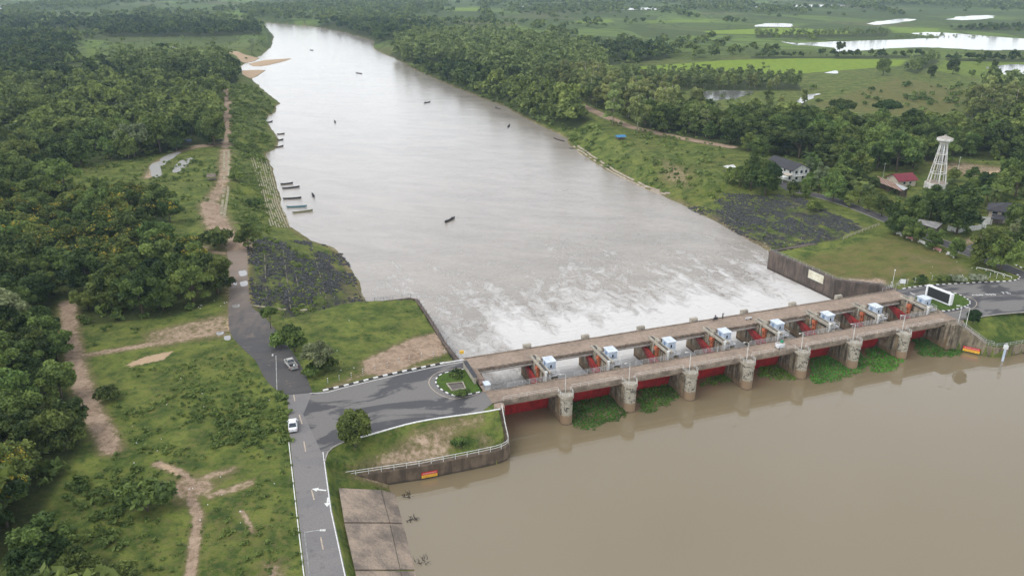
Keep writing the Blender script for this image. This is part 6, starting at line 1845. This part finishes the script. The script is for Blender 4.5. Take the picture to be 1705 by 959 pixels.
def sedan(label, paint):
    t = thing('white_car', label, 'car')
    mb = MB()
    loft(mb, [bsec(-2.3, .74, .42, .82), bsec(-2.15, .82, .34, .96), bsec(-1.3, .86, .3, .99), bsec(0, .87, .3, 1.0), bsec(1.0, .86, .3, .96), bsec(1.9, .82, .34, .86), bsec(2.2, .7, .42, .72)])
    mb.build('body', paint, t)
    cabin_loft(t, paint, -1.65, -.85, .25, 1.15, .78, .97, 1.46)
    for s in (-1, 1):
        MB().box(-2.3, -2.18, s * .62 - .14, s * .62 + .14, .68, .82).build('tail_light', BR, t)
        MB().box(2.02, 2.16, s * .58 - .13, s * .58 + .13, .6, .72).build('headlight', CABIN_W, t)
        MB().box(.75, .88, s * .96 - .08, s * .96 + .08, .95, 1.06).build('mirror', paint, t)
    MB().box(-2.36, -2.25, -.7, .7, .4, .55).build('bumper', paint, t)
    MB().box(-2.325, -2.3, -.24, .24, .6, .7).build('number_plate', RAIL_W, t)
    wheels(t, (-1.35, 1.4), .86, .31)
    return t
a, b = P(488.5, 722), P(487.5, 701)
d = b - a
place(sedan('white car parked at the left edge of the junction', WHITEP), *((a + b) / 2), 0.03, math.atan2(d[1], d[0]))

# ------------------------------------------------------------------ buildings
TILE = surf('dark_roof_tiles', (.052, .05, .055), (.035, .034, .038), .8, .75, None, 5)
RUST = None
def rust_mat():
    m, nt, b = newmat('rusty_corrugated_iron')
    b.inputs['Roughness'].default_value = .7
    v = coords(nt, 'obj')
    w = nd(nt, 'TexWave'); w.inputs['Scale'].default_value = 0.55; w.inputs['Distortion'].default_value = 1.2; w.bands_direction = 'X'
    nt.links.new(v, w.inputs['Vector'])
    n = noise(nt, v, .8, 5, .65)
    c = mix(nt, (.16, .075, .045), (.36, .29, .24), mrange(nt, w.outputs['Fac'], .45, .75))
    nt.links.new(mix(nt, c, (.2, .1, .06), mrange(nt, n, .45, .65)), b.inputs['Base Color'])
    return m
RUST = rust_mat()
REDROOF = surf('dark_red_roof', (.2, .03, .045), (.15, .025, .035), .7, .6, None, 4)
WHITEW = surf('white_plaster', (.74, .74, .72), (.58, .58, .55), .5, .85, (.3, .29, .26), 4)
CREAMW = surf('cream_plaster', (.6, .52, .42), (.5, .43, .34), .5, .85, None, 4)
GREYROOF = surf('grey_sheet_roof', (.3, .29, .28), (.16, .155, .15), .7, .6, None, 4, kind='obj')
def house(name, label, x, y, z, rz, L_, W_, Hw, Hr, wall, roof, hip=False, over=.6, wins=(), base=0):
    t = thing(name, label, 'house', (x, y, z), rz)
    w = MB().box(-L_ / 2, L_ / 2, -W_ / 2, W_ / 2, -.3, Hw)
    if not hip:
        for s in (-1, 1): w.add([(s * L_ / 2, -W_ / 2, Hw), (s * L_ / 2, W_ / 2, Hw), (s * L_ / 2, 0, Hw + Hr * .97)], [(0, 1, 2) if s > 0 else (2, 1, 0)])
    w.build('wall', wall, t)
    lx, wy = L_ / 2 + over, W_ / 2 + over
    ez = Hw - Hr * over / (W_ / 2) * .9
    rx = (L_ / 2 - W_ / 2) if hip else lx
    tk = .18
    top = [(-lx, -wy, ez), (lx, -wy, ez), (lx, wy, ez), (-lx, wy, ez), (-rx, 0, Hw + Hr), (rx, 0, Hw + Hr)]
    bot = [(p[0], p[1], p[2] - tk) for p in top]
    fs = [(0, 1, 5, 4), (2, 3, 4, 5), (1, 2, 5), (3, 0, 4)] if hip else [(0, 1, 5, 4), (2, 3, 4, 5)]
    fb = [tuple(6 + i for i in reversed(f)) for f in fs]
    ring = [(0, 1), (1, 2), (2, 3), (3, 0)] if hip else [(0, 1), (1, 5), (5, 2), (2, 3), (3, 4), (4, 0)]
    sd_ = [(b, a, a + 6, b + 6) for a, b in ring]
    r_ = MB().add(top + bot, fs + fb + sd_).build('roof', roof, t)
    for side, pos, zc, ww, hh in wins:
        m_ = MB(); f_ = MB()
        if side in 'fb':
            s = -1 if side == 'f' else 1; yy = s * W_ / 2
            g0, g1 = sorted((yy, yy + s * .04)); k0, k1 = sorted((yy, yy + s * .07))
            m_.box(pos - ww / 2, pos + ww / 2, g0, g1, zc - hh / 2, zc + hh / 2)
            for q in (-1, 1): f_.box(pos + q * ww / 2 - .05, pos + q * ww / 2 + .05, k0, k1, zc - hh / 2 - .08, zc + hh / 2 + .08)
            for q in (-1, 1): f_.box(pos - ww / 2 + .05, pos + ww / 2 - .05, k0, k1, zc + q * hh / 2 - .05, zc + q * hh / 2 + .05)
        else:
            s = 1 if side == 'r' else -1; xx = s * L_ / 2
            g0, g1 = sorted((xx, xx + s * .04)); k0, k1 = sorted((xx, xx + s * .07))
            m_.box(g0, g1, pos - ww / 2, pos + ww / 2, zc - hh / 2, zc + hh / 2)
            for q in (-1, 1): f_.box(k0, k1, pos + q * ww / 2 - .05, pos + q * ww / 2 + .05, zc - hh / 2 - .08, zc + hh / 2 + .08)
            for q in (-1, 1): f_.box(k0, k1, pos - ww / 2 + .05, pos + ww / 2 - .05, zc + q * hh / 2 - .05, zc + q * hh / 2 + .05)
        w_ = m_.build('window', GLASSD, t); f_.build('window_frame', WHITEW, w_)
    return t
# white house: its ridge runs away to the left, gable towards the right
r0, r1 = P(1290, 258.6, 7.6), P(1336.6, 273.6, 7.6)
dr = r1 - r0
hz_ = math.atan2(dr[1], dr[0])
c = (r0 + r1) / 2
Lh = float(np.linalg.norm(dr))
wh = house('white_house', 'two storey white house with a dark tiled gable roof among trees by the lane', c[0], c[1], 0, hz_, Lh - .8, 8.6, 5.4, 2.2, WHITEW, TILE, False, .7,
           [('r', -2.4, 4.2, 1.3, 1.3), ('r', .2, 4.2, 1.3, 1.3), ('r', 2.6, 4.2, 1.2, 1.3), ('r', -2.0, 1.6, 1.3, 1.4), ('r', 1.2, 1.4, 1.2, 2.2)] + [('f', x, 4.3, 1.3, 1.3) for x in np.linspace(-Lh * .4, Lh * .4, 5)] + [('f', x, 1.6, 1.4, 1.3) for x in np.linspace(-Lh * .4, Lh * .4, 5)])
lx = Lh / 2
MB().box(lx - 4.5, lx - .4, -6.6, -4.35, 3.0, 3.12).build('porch_roof', CREAMW, wh)
pa_ = MB().box(lx - 4.2, lx - .1, -9.2, -6.2, 2.5, 2.6).build('awning', WHITEW, wh)
MB().tube([(lx - 4.0, -9, 0), (lx - 4.0, -9, 2.5)], .06).tube([(lx - .3, -9, 0), (lx - .3, -9, 2.5)], .06).build('post', RAIL_W, pa_)
MB().box(lx + .08, lx + .9, -3.8, 3.8, 2.7, 2.85).build('balcony', WHITEW, wh)
# red roofed house
a, b = P(1487, 291, 4.6), P(1518, 288.5, 4.6)
d = b - a; c = (a + b) / 2
an = math.atan2(d[1], d[0]); nf = np.array([math.sin(an), -math.cos(an)])
Lr = float(np.linalg.norm(d))
house('red_house', 'low house with a dark red roof in front of the tree belt', c[0], c[1], 0, an, Lr - .8, 7.2, 3.0, 1.9, CREAMW, REDROOF, False, .7, [('f', -1.5, 1.6, 1.2, 1.0), ('f', 1.5, 1.6, 1.2, 1.0)])
# rusty open shed
def shed(name, label, p_hi0, p_hi1, z_hi, p_lo0, p_lo1, z_lo, roof):
    a, b, c_, d_ = [np.array([*P(*p, z), z]) for p, z in ((p_hi0, z_hi), (p_hi1, z_hi), (p_lo1, z_lo), (p_lo0, z_lo))]
    o = (a + b + c_ + d_) / 4
    t = thing(name, label, 'shed', (o[0], o[1], 0))
    q = [p - np.array([o[0], o[1], 0]) for p in (a, b, c_, d_)]
    lo = [p - np.array([0, 0, .12]) for p in q]
    MB().add(q + lo, [(3, 2, 1, 0), (4, 5, 6, 7), (0, 1, 5, 4), (1, 2, 6, 5), (2, 3, 7, 6), (3, 0, 4, 7)]).build('roof', roof, t)
    for p in q + [(q[0] + q[1]) / 2, (q[2] + q[3]) / 2]:
        p2 = p * np.array([.94, .94, 1])
        MB().tube([(p2[0], p2[1], -.2), (p2[0], p2[1], p2[2] - .1)], .08, 6).build('post', WOOD, t)
    k = [(q[0] * .95)[:2], (q[1] * .95)[:2]]
    dd = k[1] - k[0]; nn = np.array([-dd[1], dd[0]]) / np.linalg.norm(dd) * .1
    MB().prism([tuple(k[0]), tuple(k[1]), tuple(k[1] + nn), tuple(k[0] + nn)], -.2, z_hi - .3).build('back_wall', WOOD, t)
    return t
shed('open_shed', 'open shed with a rust striped iron roof beside the red roofed house', (1461, 293), (1491, 306), 4.2, (1456, 301), (1503, 319), 3.0, RUST)
shed('open_shed', 'lean-to shelter with a pale sheet roof at the end of the rusty shed', (1491, 305), (1512, 313), 3.9, (1488, 309), (1505, 317), 3.4, surf('pale_sheet', (.42, .43, .42), None, 1, .5))
shed('lane_shelter', 'grey sheet roofed shelter under the trees beside the lane', (1531, 365), (1570, 372), 3.6, (1525, 370), (1559, 381), 2.6, GREYROOF)
# cream house on the right
a, b = P(1672, 338, 6.4), P(1712, 343, 6.4)
d = b - a; c = (a + b) / 2; an = math.atan2(d[1], d[0])
ch = house('cream_house', 'cream house with a dark hipped roof and a row of windows at the right edge', c[0] + 1, c[1], 0, an, 17, 9.5, 4.6, 1.9, CREAMW, TILE, True, .9, [('f', x, 3.4, 1.7, 1.0) for x in (-6.6, -3.8, -1.4, 1.0, 3.6, 6)] + [('l', -1.8, 3.4, 1.6, .8)])
shed('carport', 'dark sheet roofed carport in front of the cream house', (1652, 357), (1672, 358), 3.2, (1650, 364), (1679, 367), 2.5, TILE)
def yard_wall(label, pts, h, mat, name='yard_wall'):
    g = [P(x, y) for x, y in pts]
    t = thing(name, label, 'wall', (*g[0], 0))
    l = np.array(g) - np.array(g[0])
    a_, b_ = offset(l, .1), offset(l, -.1)
    mb = MB()
    for i in range(len(l) - 1): mb.prism([tuple(b_[i]), tuple(b_[i + 1]), tuple(a_[i + 1]), tuple(a_[i])], -.2, h)
    mb.build('panel', mat, t)
    mb2 = MB()
    for p in resample(l, 3.0): mb2 = MB().obox((p[0], p[1], -.2), .32, .32, h + .35); mb2.build('pillar', mat, t)
yard_wall('long white yard wall behind the tall wide tree', [(1578, 384), (1594, 388), (1640, 381)], 1.7, WHITEW)
yard_wall('short white wall beside the dark carport', [(1632, 373), (1650, 374)], 2.6, WHITEW)
yard_wall('low white fence wall in the trees right of the white house', [(1352, 300), (1362, 302)], 1.4, WHITEW)
# small shelters
def canopy(name, label, px, py, L_, W_, h, rz, roof, cat='shelter', hr=.8):
    q = G(px, py)
    t = thing(name, label, cat, tuple(q), rz)
    x, y = L_ / 2, W_ / 2
    MB().add([(-x, -y, h), (x, -y, h), (x, y, h), (-x, y, h), (-x, 0, h + hr), (x, 0, h + hr), (-x, -y, h - .08), (x, -y, h - .08), (x, y, h - .08), (-x, y, h - .08)],
             [(0, 1, 5, 4), (2, 3, 4, 5), (1, 2, 5), (3, 0, 4), (9, 8, 7, 6), (0, 6, 7, 1), (1, 7, 8, 2), (2, 8, 9, 3), (3, 9, 6, 0)]).build('roof', roof, t)
    for sx_ in (-1, 1):
        for sy_ in (-1, 1): MB().tube([(sx_ * x * .9, sy_ * y * .9, -.3), (sx_ * x * .9, sy_ * y * .9, h)], .06, 5).build('post', WOOD, t)
    MB().box(-x * .85, x * .85, -y * .85, y * .85, .35, .45).build('platform', WOOD, t)
BLUE = surf('blue_tarpaulin', (.05, .22, .42), (.04, .16, .32), .8, .5)
THATCH = surf('grey_thatch', (.22, .18, .15), (.13, .105, .085), 1.5, .95)
canopy('tarpaulin_tent', 'bright blue tarpaulin shelter on the right bank slope', 1033, 232, 5, 4, 1.5, .3, BLUE)
canopy('thatched_hut', 'small grey thatched hut beside the left bank path', 353, 300, 3.6, 3.2, 1.7, .2, THATCH, 'hut', 1.1)
canopy('dark_shelter', 'low dark shelter under the large olive tree at the track end', 362, 240, 6, 4, 1.8, .1, surf('dark_sheet', (.05, .05, .055), None, 1, .6))
canopy('tarpaulin_tent', 'faded blue tarpaulin shelter at the wood edge left of the track end', 311, 240, 5, 3.5, 1.6, .5, surf('faded_blue', (.1, .15, .25), None, 1, .6))
canopy('white_shelter', 'small white framed shelter at the river side of the trees', 1214, 286, 4.4, 3.4, 2.2, .4, WHITEW)
canopy('rest_pavilion', 'small brown roofed pavilion among trees behind the palms', 1532, 258, 5, 4, 2.6, .2, surf('brown_tiles', (.22, .13, .09), None, 1, .7), 'shelter', 1.2)

# ------------------------------------------------------------------ water tower
q = P(1557, 314)
tw = thing('water_tower', 'tall white concrete water tower on splayed legs beside the red roofed house', 'water tower', (*q, 0))
TWR = surf('tower_white', (.72, .72, .69), (.5, .48, .44), .5, .85, (.32, .27, .23), 3)
oct_ = lambda r_, n=8: [(r_ * math.cos(2 * math.pi * (k + .5) / n), r_ * math.sin(2 * math.pi * (k + .5) / n)) for k in range(n)]
bs = MB().prism(oct_(4.4), -.2, 2.7).build('base_drum', TWR, tw)
MB().prism(oct_(4.0), 2.702, 2.8).build('base_floor', CONC, bs)
for k in range(4): 
    a = 2 * math.pi * (k * 2 + 1) / 8 + math.pi
    MB().obox((4.12 * math.cos(a), 4.12 * math.sin(a), 0), .12, .9, 1.9, a).build('door', WOOD, bs)
ht, rb, rt = 18.6, 3.5, 1.35
for k in range(6):
    a = 2 * math.pi * k / 6 + .3
    MB().tube([(rb * math.cos(a), rb * math.sin(a), 2.7), (rt * math.cos(a), rt * math.sin(a), ht)], [.27, .2], 6).build('leg', TWR, tw)
for z in (6.6, 10.6, 14.4):
    r_ = rb + (rt - rb) * (z - 2.7) / (ht - 2.7)
    ring = [(r_ * math.cos(2 * math.pi * k / 6 + .3), r_ * math.sin(2 * math.pi * k / 6 + .3), z) for k in range(7)]
    mb = MB()
    for k in range(6): mb.tube([ring[k], ring[k + 1]], .17, 6)
    mb.build('ring_beam', TWR, tw)
MB().tube([(0, 0, 2.7), (0, 0, ht)], .22, 8).build('riser_pipe', RAIL_G, tw)
tk = MB().lathe([(.2, ht - .3), (1.6, ht - .1), (1.9, ht + .6), (2.9, ht + 1.2), (3.05, ht + 1.5), (3.05, ht + 2.2), (2.9, ht + 2.3)], 20).build('tank', TWR, tw)
MB().lathe([(2.95, ht + 2.28), (1.2, ht + 2.95), (.5, ht + 3.15), (.5, ht + 3.5), (0, ht + 3.6)], 20).build('tank_roof', surf('tower_roof', (.4, .36, .32), (.28, .25, .22), .7, .85), tk)
MB().tube([(0, 0, ht + 3.5), (0, 0, ht + 6)], .05, 5).build('mast', STEELD, tk)

# ------------------------------------------------------------------ bridge ends: screen, name wall, boxes, cart
sc = thing('led_screen', 'big black outdoor screen in a thick white frame on the right grassy island', 'screen', (*D(129.9, 10.9), .1), DA + R(90) + R(5))
MB().box(-3.9, 3.9, -.4, .4, .35, 3.55).build('cabinet', WHITEP, sc)
MB().box(-3.35, 3.35, .4, .46, .6, 3.3).build('screen_face', BLACK, sc)
MB().box(-3.95, -3.4, .402, .6, .3, 3.6).box(3.4, 3.95, .402, .6, .3, 3.6).box(-3.4, 3.4, .402, .6, 3.32, 3.6).box(-3.4, 3.4, .402, .6, .3, .57).build('frame', WHITEP, sc)
for x in (-3.2, 0, 3.2): MB().box(x - .15, x + .15, -.15, .15, -.1, .35).build('leg', STEELD, sc)
nw = thing('name_wall', 'white wall with a dark polished panel across the left ends of the decks', 'wall', (*D(-2.75, 13.1), 0), DA + R(90))
MB().box(-4.3, 4.3, -.22, .22, 0, 1.5).build('panel', CREAM, nw)
MB().add([(-4.1, -.24, 1.5), (4.0, -.24, 1.5), (4.0, .3, 1.502), (-4.1, .3, 1.502), (-4.1, -.5, 1.85), (4.0, -.5, 1.85), (4.0, -.56, 1.82), (-4.1, -.56, 1.82)], [(0, 1, 5, 4), (3, 0, 4), (1, 2, 5), (2, 3, 4, 5), (4, 5, 6, 7), (7, 6, 1, 0)]).build('dark_panel', STEELD, nw)
gb = thing('grey_cabinet', 'grey equipment cabinet at the left end of the near deck', 'cabinet', (*D(-1.0, 6.1), .12), DA)
MB().box(-.6, .6, -.9, .9, 0, 1.2).build('case', RAIL_G, gb)
MB().box(-.68, .68, -.98, .98, 1.2, 1.3).build('lid', CABIN_W, gb)
MB().box(-.64, -.6, -.7, .7, .15, 1.05).build('door', surf('grey_door', (.3, .31, .34), None, 2, .5), gb)
bx = thing('brown_planter', 'low brown block beside the grey cabinet at the bridge end', 'block', (*D(-1.3, 8.6), .12), DA)
MB().box(-.7, .7, -1, 1, 0, .5).box(-.6, .6, -.9, .9, .5, .56).build('block', surf('brown_block', (.22, .15, .12), None, 1, .8), bx)
ys = thing('yellow_box_sign', 'small yellow sign box at the left end of the far deck', 'sign', (*P(769, 594), 0), DA)
MB().tube([(0, 0, 0), (0, 0, .9)], .06).build('post', RAIL_W, ys)
MB().box(-.45, .45, -.25, .25, .9, 1.6).build('sign_box', BY, ys)
wp_ = thing('white_board', 'small white board on two legs on the right bank lawn edge', 'sign', (*P(1502, 477), 0), DA - R(25))
MB().box(-.75, .75, -.04, .04, .9, 2.2).build('board', WHITEP, wp_)
for x in (-.6, .6): MB().tube([(x, .05, 0), (x, .05, 2.2)], .05, 5).build('leg', RAIL_G, wp_)
q = P(1298, 580)
ct = thing('cargo_cart', 'white barred cargo cart with a green bundle standing on the near deck', 'cart', (*q, 0), DA)
mb = MB().box(-.9, .9, -.65, .65, .42, .5)
for x in np.linspace(-.88, .88, 6):
    for y in (-.63, .63): mb.box(x - .03, x + .03, y - .03, y + .03, .5, 1.35)
for z in (.9, 1.35): mb.box(-.92, .92, -.67, -.6, z, z + .06).box(-.92, .92, .6, .67, z, z + .06).box(-.92, -.86, -.6, .6, z, z + .06).box(.86, .92, -.6, .6, z, z + .06)
mb.build('cage', WHITEP, ct)
for k in range(3): MB().box(-.8 + k * .55, -.35 + k * .55, -.5, .5, .5, 1.05).build('crate', WHITEP, ct)
for x, y in ((-.6, -.72), (-.6, .72), (.7, 0)):
    MB().tube([(x, y - .05, .28), (x, y + .05, .28)], .28, 14).build('wheel', BLACK, ct)
gr_ = thing('green_bundle', 'green bundle on top of the white cargo cart', 'bundle', (q[0] + .5, q[1] + .45, 1.41), DA)
MB().lathe([(0, 0), (.4, .03), (.48, .25), (.3, .5), (0, .55)], 12).build('cloth', surf('green_cloth', (.03, .26, .14), None, 2, .8), gr_)
q = P(1246, 532)
br_ = thing('road_barrier', 'low white barrier lying along the far deck', 'barrier', (*q, 0), DA)
MB().box(-.95, .95, -.05, .05, .25, .7).build('board', WHITEP, br_)
for x in (-.7, .7): MB().box(x - .05, x + .05, -.3, .3, 0, .25).build('foot', STEELD, br_)
# pool in the left island
pc = [P(743, 640), P(771, 637), P(776, 648), P(752, 652)]
pl = thing('garden_pool', 'small square pool with a pale rim in the left planted island', 'pool', (*np.mean(pc, 0), .12))
lc = [tuple(p - np.mean(pc, 0)) for p in pc]
mb = MB()
for i in range(4):
    a, b = np.array(lc[i]), np.array(lc[(i + 1) % 4])
    mb.prism([tuple(a), tuple(b), tuple(b * .88), tuple(a * .88)], -.05, .25 + .003 * i)
mb.build('rim', CREAM, pl)
MB().prism([tuple(np.array(p) * .87) for p in lc], -.04, .06).build('water_surface', surf('brown_pool_water', (.08, .06, .04), None, 1, .05, spec=.8), pl)

# ------------------------------------------------------------------ lamps, posts, benches, fences
def pole(label, px_b, z_b, h, r_=.08, arm=None, name='lamp_post', lean=0):
    t = thing(name, label, 'lamp post' if 'lamp' in name else 'pole', (*P(*px_b, z_b), z_b))
    MB().tube([(0, 0, -.2), (lean, 0, h)], [r_, r_ * .65], 7).build('pole', RAIL_W, t)
    if arm:
        MB().tube([(0, 0, h - .1), (arm * .5, 0, h + .15), (arm, 0, h + .1)], .05, 5).build('arm', RAIL_W, t)
        MB().box(arm - .35, arm + .35, -.15, .15, h, h + .16).build('lamp_head', RAIL_W, t)
    else:
        MB().box(-.14, .14, -.14, .14, h, h + .3).build('lamp_head', RAIL_W, t)
pole('tall plain white pole at the edge of the dark track left of the silver pickup', (461, 649), 0, 8.2, .09, None, lean=.7)
q9 = P(507, 885, 9.0)
t = thing('lamp_post', 'tall street lamp with a long arm over the main road nearest the camera', 'lamp post', (q9[0], q9[1], 0))
MB().tube([(0, 0, -.2), (0, 0, 9)], [.1, .07], 7).build('pole', RAIL_G, t)
MB().tube([(0, 0, 8.9), (1.2, .1, 9.1), (2.5, .2, 9.15)], .045, 5).build('arm', RAIL_G, t)
MB().box(2.2, 3.0, .08, .34, 9.06, 9.2).build('lamp_head', RAIL_W, t)
pole('white lamp post with a short arm at the right end of the near deck', (1595.6, 537), 0, 4.6, .08, -1.0)
pole('white lamp post beside the sloping wall and the ball bush', (1608.8, 540), 0, 4.6, .08, -.8)
pole('slim grey pole beside the small white board on the right lawn', (1485, 478), 0, 5.0, .07, None, 'utility_pole')
pole('thin wooden pole behind the water tower', (1594, 287), 0, 6.5, .1, None, 'utility_pole')
pole('thin pole behind the rusty shed', (1470, 296), 0, 6, .08, None, 'utility_pole')
gpost = thing('level_gauge', 'white and blue water level gauge post with a box on top at the right wall', 'gauge', (*P(1669, 601, -7), -7))
MB().box(-.22, .22, -.15, .15, -.5, 3.4).build('staff', surf('blue_white_staff', (.62, .68, .76), (.4, .52, .68), 1.2, .5), gpost)
MB().box(-.42, .42, -.35, .35, 3.4, 4.4).build('instrument_box', WHITEP, gpost)
MB().lathe([(0, 5.0), (.2, 4.95), (.28, 4.75), (.2, 4.5), (0, 4.42)], 10).tube([(0, 0, 4.4), (0, 0, 4.6)], .1).build('dome', RAIL_G, gpost)
PK = None
def striped_post():
    t = thing('marker_post', 'x', 'marker post', group='black and white marker posts')
    mb = MB()
    for k in range(5): mb.tube([(0, 0, k * .22), (0, 0, (k + 1) * .22)], .075, 7, k % 2)
    mb.build('post', [PAINT_W, PAINT_B], t)
    return t
PTS_L = [(546, 637), (565, 632), (585, 628), (604, 621), (624, 616), (645, 611), (664, 604), (682, 600), (702, 595), (722, 593), (740, 589)]
sp_ = striped_post()
for i, (px, py) in enumerate(PTS_L):
    o = sp_ if i == 0 else copytree(sp_)
    place(o, *P(px, py), 0, 0, 1.05)
    tag(o, f'striped marker post, {ORD[i]} from the junction along the approach road verge', None, 'marker posts along the approach road')
for i, (px, py) in enumerate([(1483, 477), (1496.5, 475), (1510.5, 472.5), (1523.5, 470), (1551.5, 466), (1601, 464.5), (1648, 462), (1659, 463.5), (1671.5, 463)]):
    o = copytree(sp_)
    place(o, *P(px, py), 0, 0, 1.25)
    tag(o, f'striped marker post, {ORD[i]} from the bridge along the right bank lawn', None, 'marker posts along the right lawn')
PINK = surf('faded_pink_paint', (.52, .27, .23), (.42, .22, .19), 1.5, .8)
BENCHW = surf('bench_white', (.68, .67, .63), (.5, .49, .46), 1.5, .8)
for i, (px, py, c_, ln, lb) in enumerate([(1496, 392, BENCHW, 2.6, 'short white bench, first along the lane from the fence'), (1513, 399, PINK, 3.0, 'pink slatted bench under the second roadside tree'), (1535, 407, BENCHW, 4.2, 'long white bench between the third and fourth roadside trees'), (1559, 418, PINK, 3.2, 'pink slatted bench under the fourth roadside tree'), (1581, 427, BENCHW, 3.4, 'white bench beside the small round roadside tree')]):
    q = P(px, py)
    t = thing('park_bench', lb, 'bench', (*q, 0), math.atan2(*(P(1560, 402) - P(1530, 389))[::-1]))
    MB().box(-ln / 2, ln / 2, -.05, .45, .4, .5).build('seat', c_, t)
    mb = MB()
    for k in range(int(ln / .35)): mb.box(-ln / 2 + k * .35, -ln / 2 + k * .35 + .24, .45, .55, .4, 1.0)
    mb.box(-ln / 2, ln / 2, .44, .56, 1.0, 1.1).build('backrest', c_, t)
    for x in (-ln / 2 + .2, ln / 2 - .2): MB().box(x - .1, x + .1, 0, .42, 0, .4).build('leg', BENCHW, t)
RAILC = surf('pale_fence_concrete', (.42, .37, .3), (.28, .25, .2), 1.2, .85)
fl = [G(1404, 399), G(1432, 388), G(1463, 376)]
railing('post_fence', 'pale post and rail fence between the rocks and the lawn on the right bank', fl, RAILC, (.5, 1.0), 2.2, .07, .1, 'fence')
railing('post_fence', 'thin dark wire fence along the top of the right bank rocks', [G(1325, 410), G(1365, 404), G(1404, 399)], STEELD, (.5, 1.0), 3, .025, .05, 'fence')
railing('low_rail', 'low white rail along the lawn corner beside the lane', [G(1626, 448), G(1650, 453), G(1684, 464)], RAIL_W, (.55,), 2.6, .09, .1, 'railing')
railing('deck_railing', 'light railing along the river side of the far deck at the right end', [D3(121, 21.9, .1), D3(127.5, 23.5, .05), D3(132, 26.5, -.3)], RAIL_G, (.5, 1.0), 1.8, .03, .045)
railing('lawn_railing', 'thin pale railing at the top corner of the left lawn', [G(622, 501), G(655, 498), G(688, 494)], RAIL_G, (.5, 1.0), 2.4, .025, .04)

# ------------------------------------------------------------------ driftwood, puddles, planks
def drift(label, px, py, L_, seed, z=WU):
    r_ = np.random.default_rng(seed)
    t = thing('driftwood', label, 'driftwood', (*P(px, py, z), z))
    mb = MB()
    for k in range(16):
        a = r_.uniform(0, 6.28); l = L_ * r_.uniform(.3, 1)
        p0 = np.array([r_.normal() * .5, r_.normal() * .5, 0]); p1 = p0 + np.array([math.cos(a) * l, math.sin(a) * l, r_.uniform(0, .7)])
        mb.tube([p0, (p0 + p1) / 2 + r_.normal(size=3) * .15, p1], [.06, .045, .015], 4)
    mb.build('branch', WOODD, t)
WOODD = surf('wet_dark_wood', (.06, .045, .035), (.035, .028, .022), 1.5, .7)
drift('forked dark branch sticking out of the brown water below the wall', 680, 824, 1.4, 1)
drift('low dark tangle of driftwood off the concrete ramp', 686, 862, 1.3, 2)
drift('dark twigs floating beside the lower ramp slab', 702, 934, 1.3, 3)
drift('bare branches fallen in the river at the right bank', 952, 248, 3.2, 4, WD)
for q, lb in [([(397, 452), (409, 450), (411, 458), (400, 460)], 'pale puddle in the worn track by the rock slope'), ([(399, 470), (411, 468), (412, 475), (402, 477)], 'larger pale puddle in the worn track'), ([(385, 472), (394, 471), (393, 475)], 'small pale puddle at the track edge'), ([(386, 508), (398, 507), (397, 512), (388, 512)], 'pale puddle where the red path joins the track'),
              ([(360, 553), (372, 552), (371, 557), (362, 558)], 'puddle in the bare clearing left of the track'), ([(373, 560), (383, 559), (383, 566), (374, 566)], 'puddle at the lip of the asphalt track'), ([(355, 792), (361, 790), (362, 794)], '')]:
    if lb: area_sheet('puddle', smooth_line(PP(q + [q[0]]), 5)[:-1], .055, POND, lb, 'puddle')

# scraps of litter and pale stones lying about the verges
r_ = np.random.default_rng(91)
mb = MB()
for q, n in [([(210, 610), (470, 640), (495, 850), (330, 940), (200, 780)], 26), ([(330, 500), (385, 498), (384, 518), (325, 520)], 9), ([(440, 530), (700, 505), (740, 540), (540, 640)], 6), ([(380, 260), (450, 270), (470, 390), (400, 385)], 10), ([(420, 400), (600, 480), (600, 500), (420, 505)], 8), ([(1210, 330), (1400, 385), (1300, 408)], 14), ([(1490, 464), (1670, 458), (1640, 440), (1560, 430)], 8)]:
    w = PP(q); k = 0
    while k < n:
        p = np.array([r_.uniform(*q_) for q_ in zip(w.min(0), w.max(0))])
        if not inpoly(p[None], w)[0]: continue
        k += 1
        mb.obox((p[0], p[1], hz(*p)), r_.uniform(.1, .26), r_.uniform(.1, .2), r_.uniform(.08, .16), r_.uniform(0, 3))
tag(mb.build('litter', PAINT_W), 'white scraps of litter and pale stones scattered over the verges', 'litter', kind='stuff')
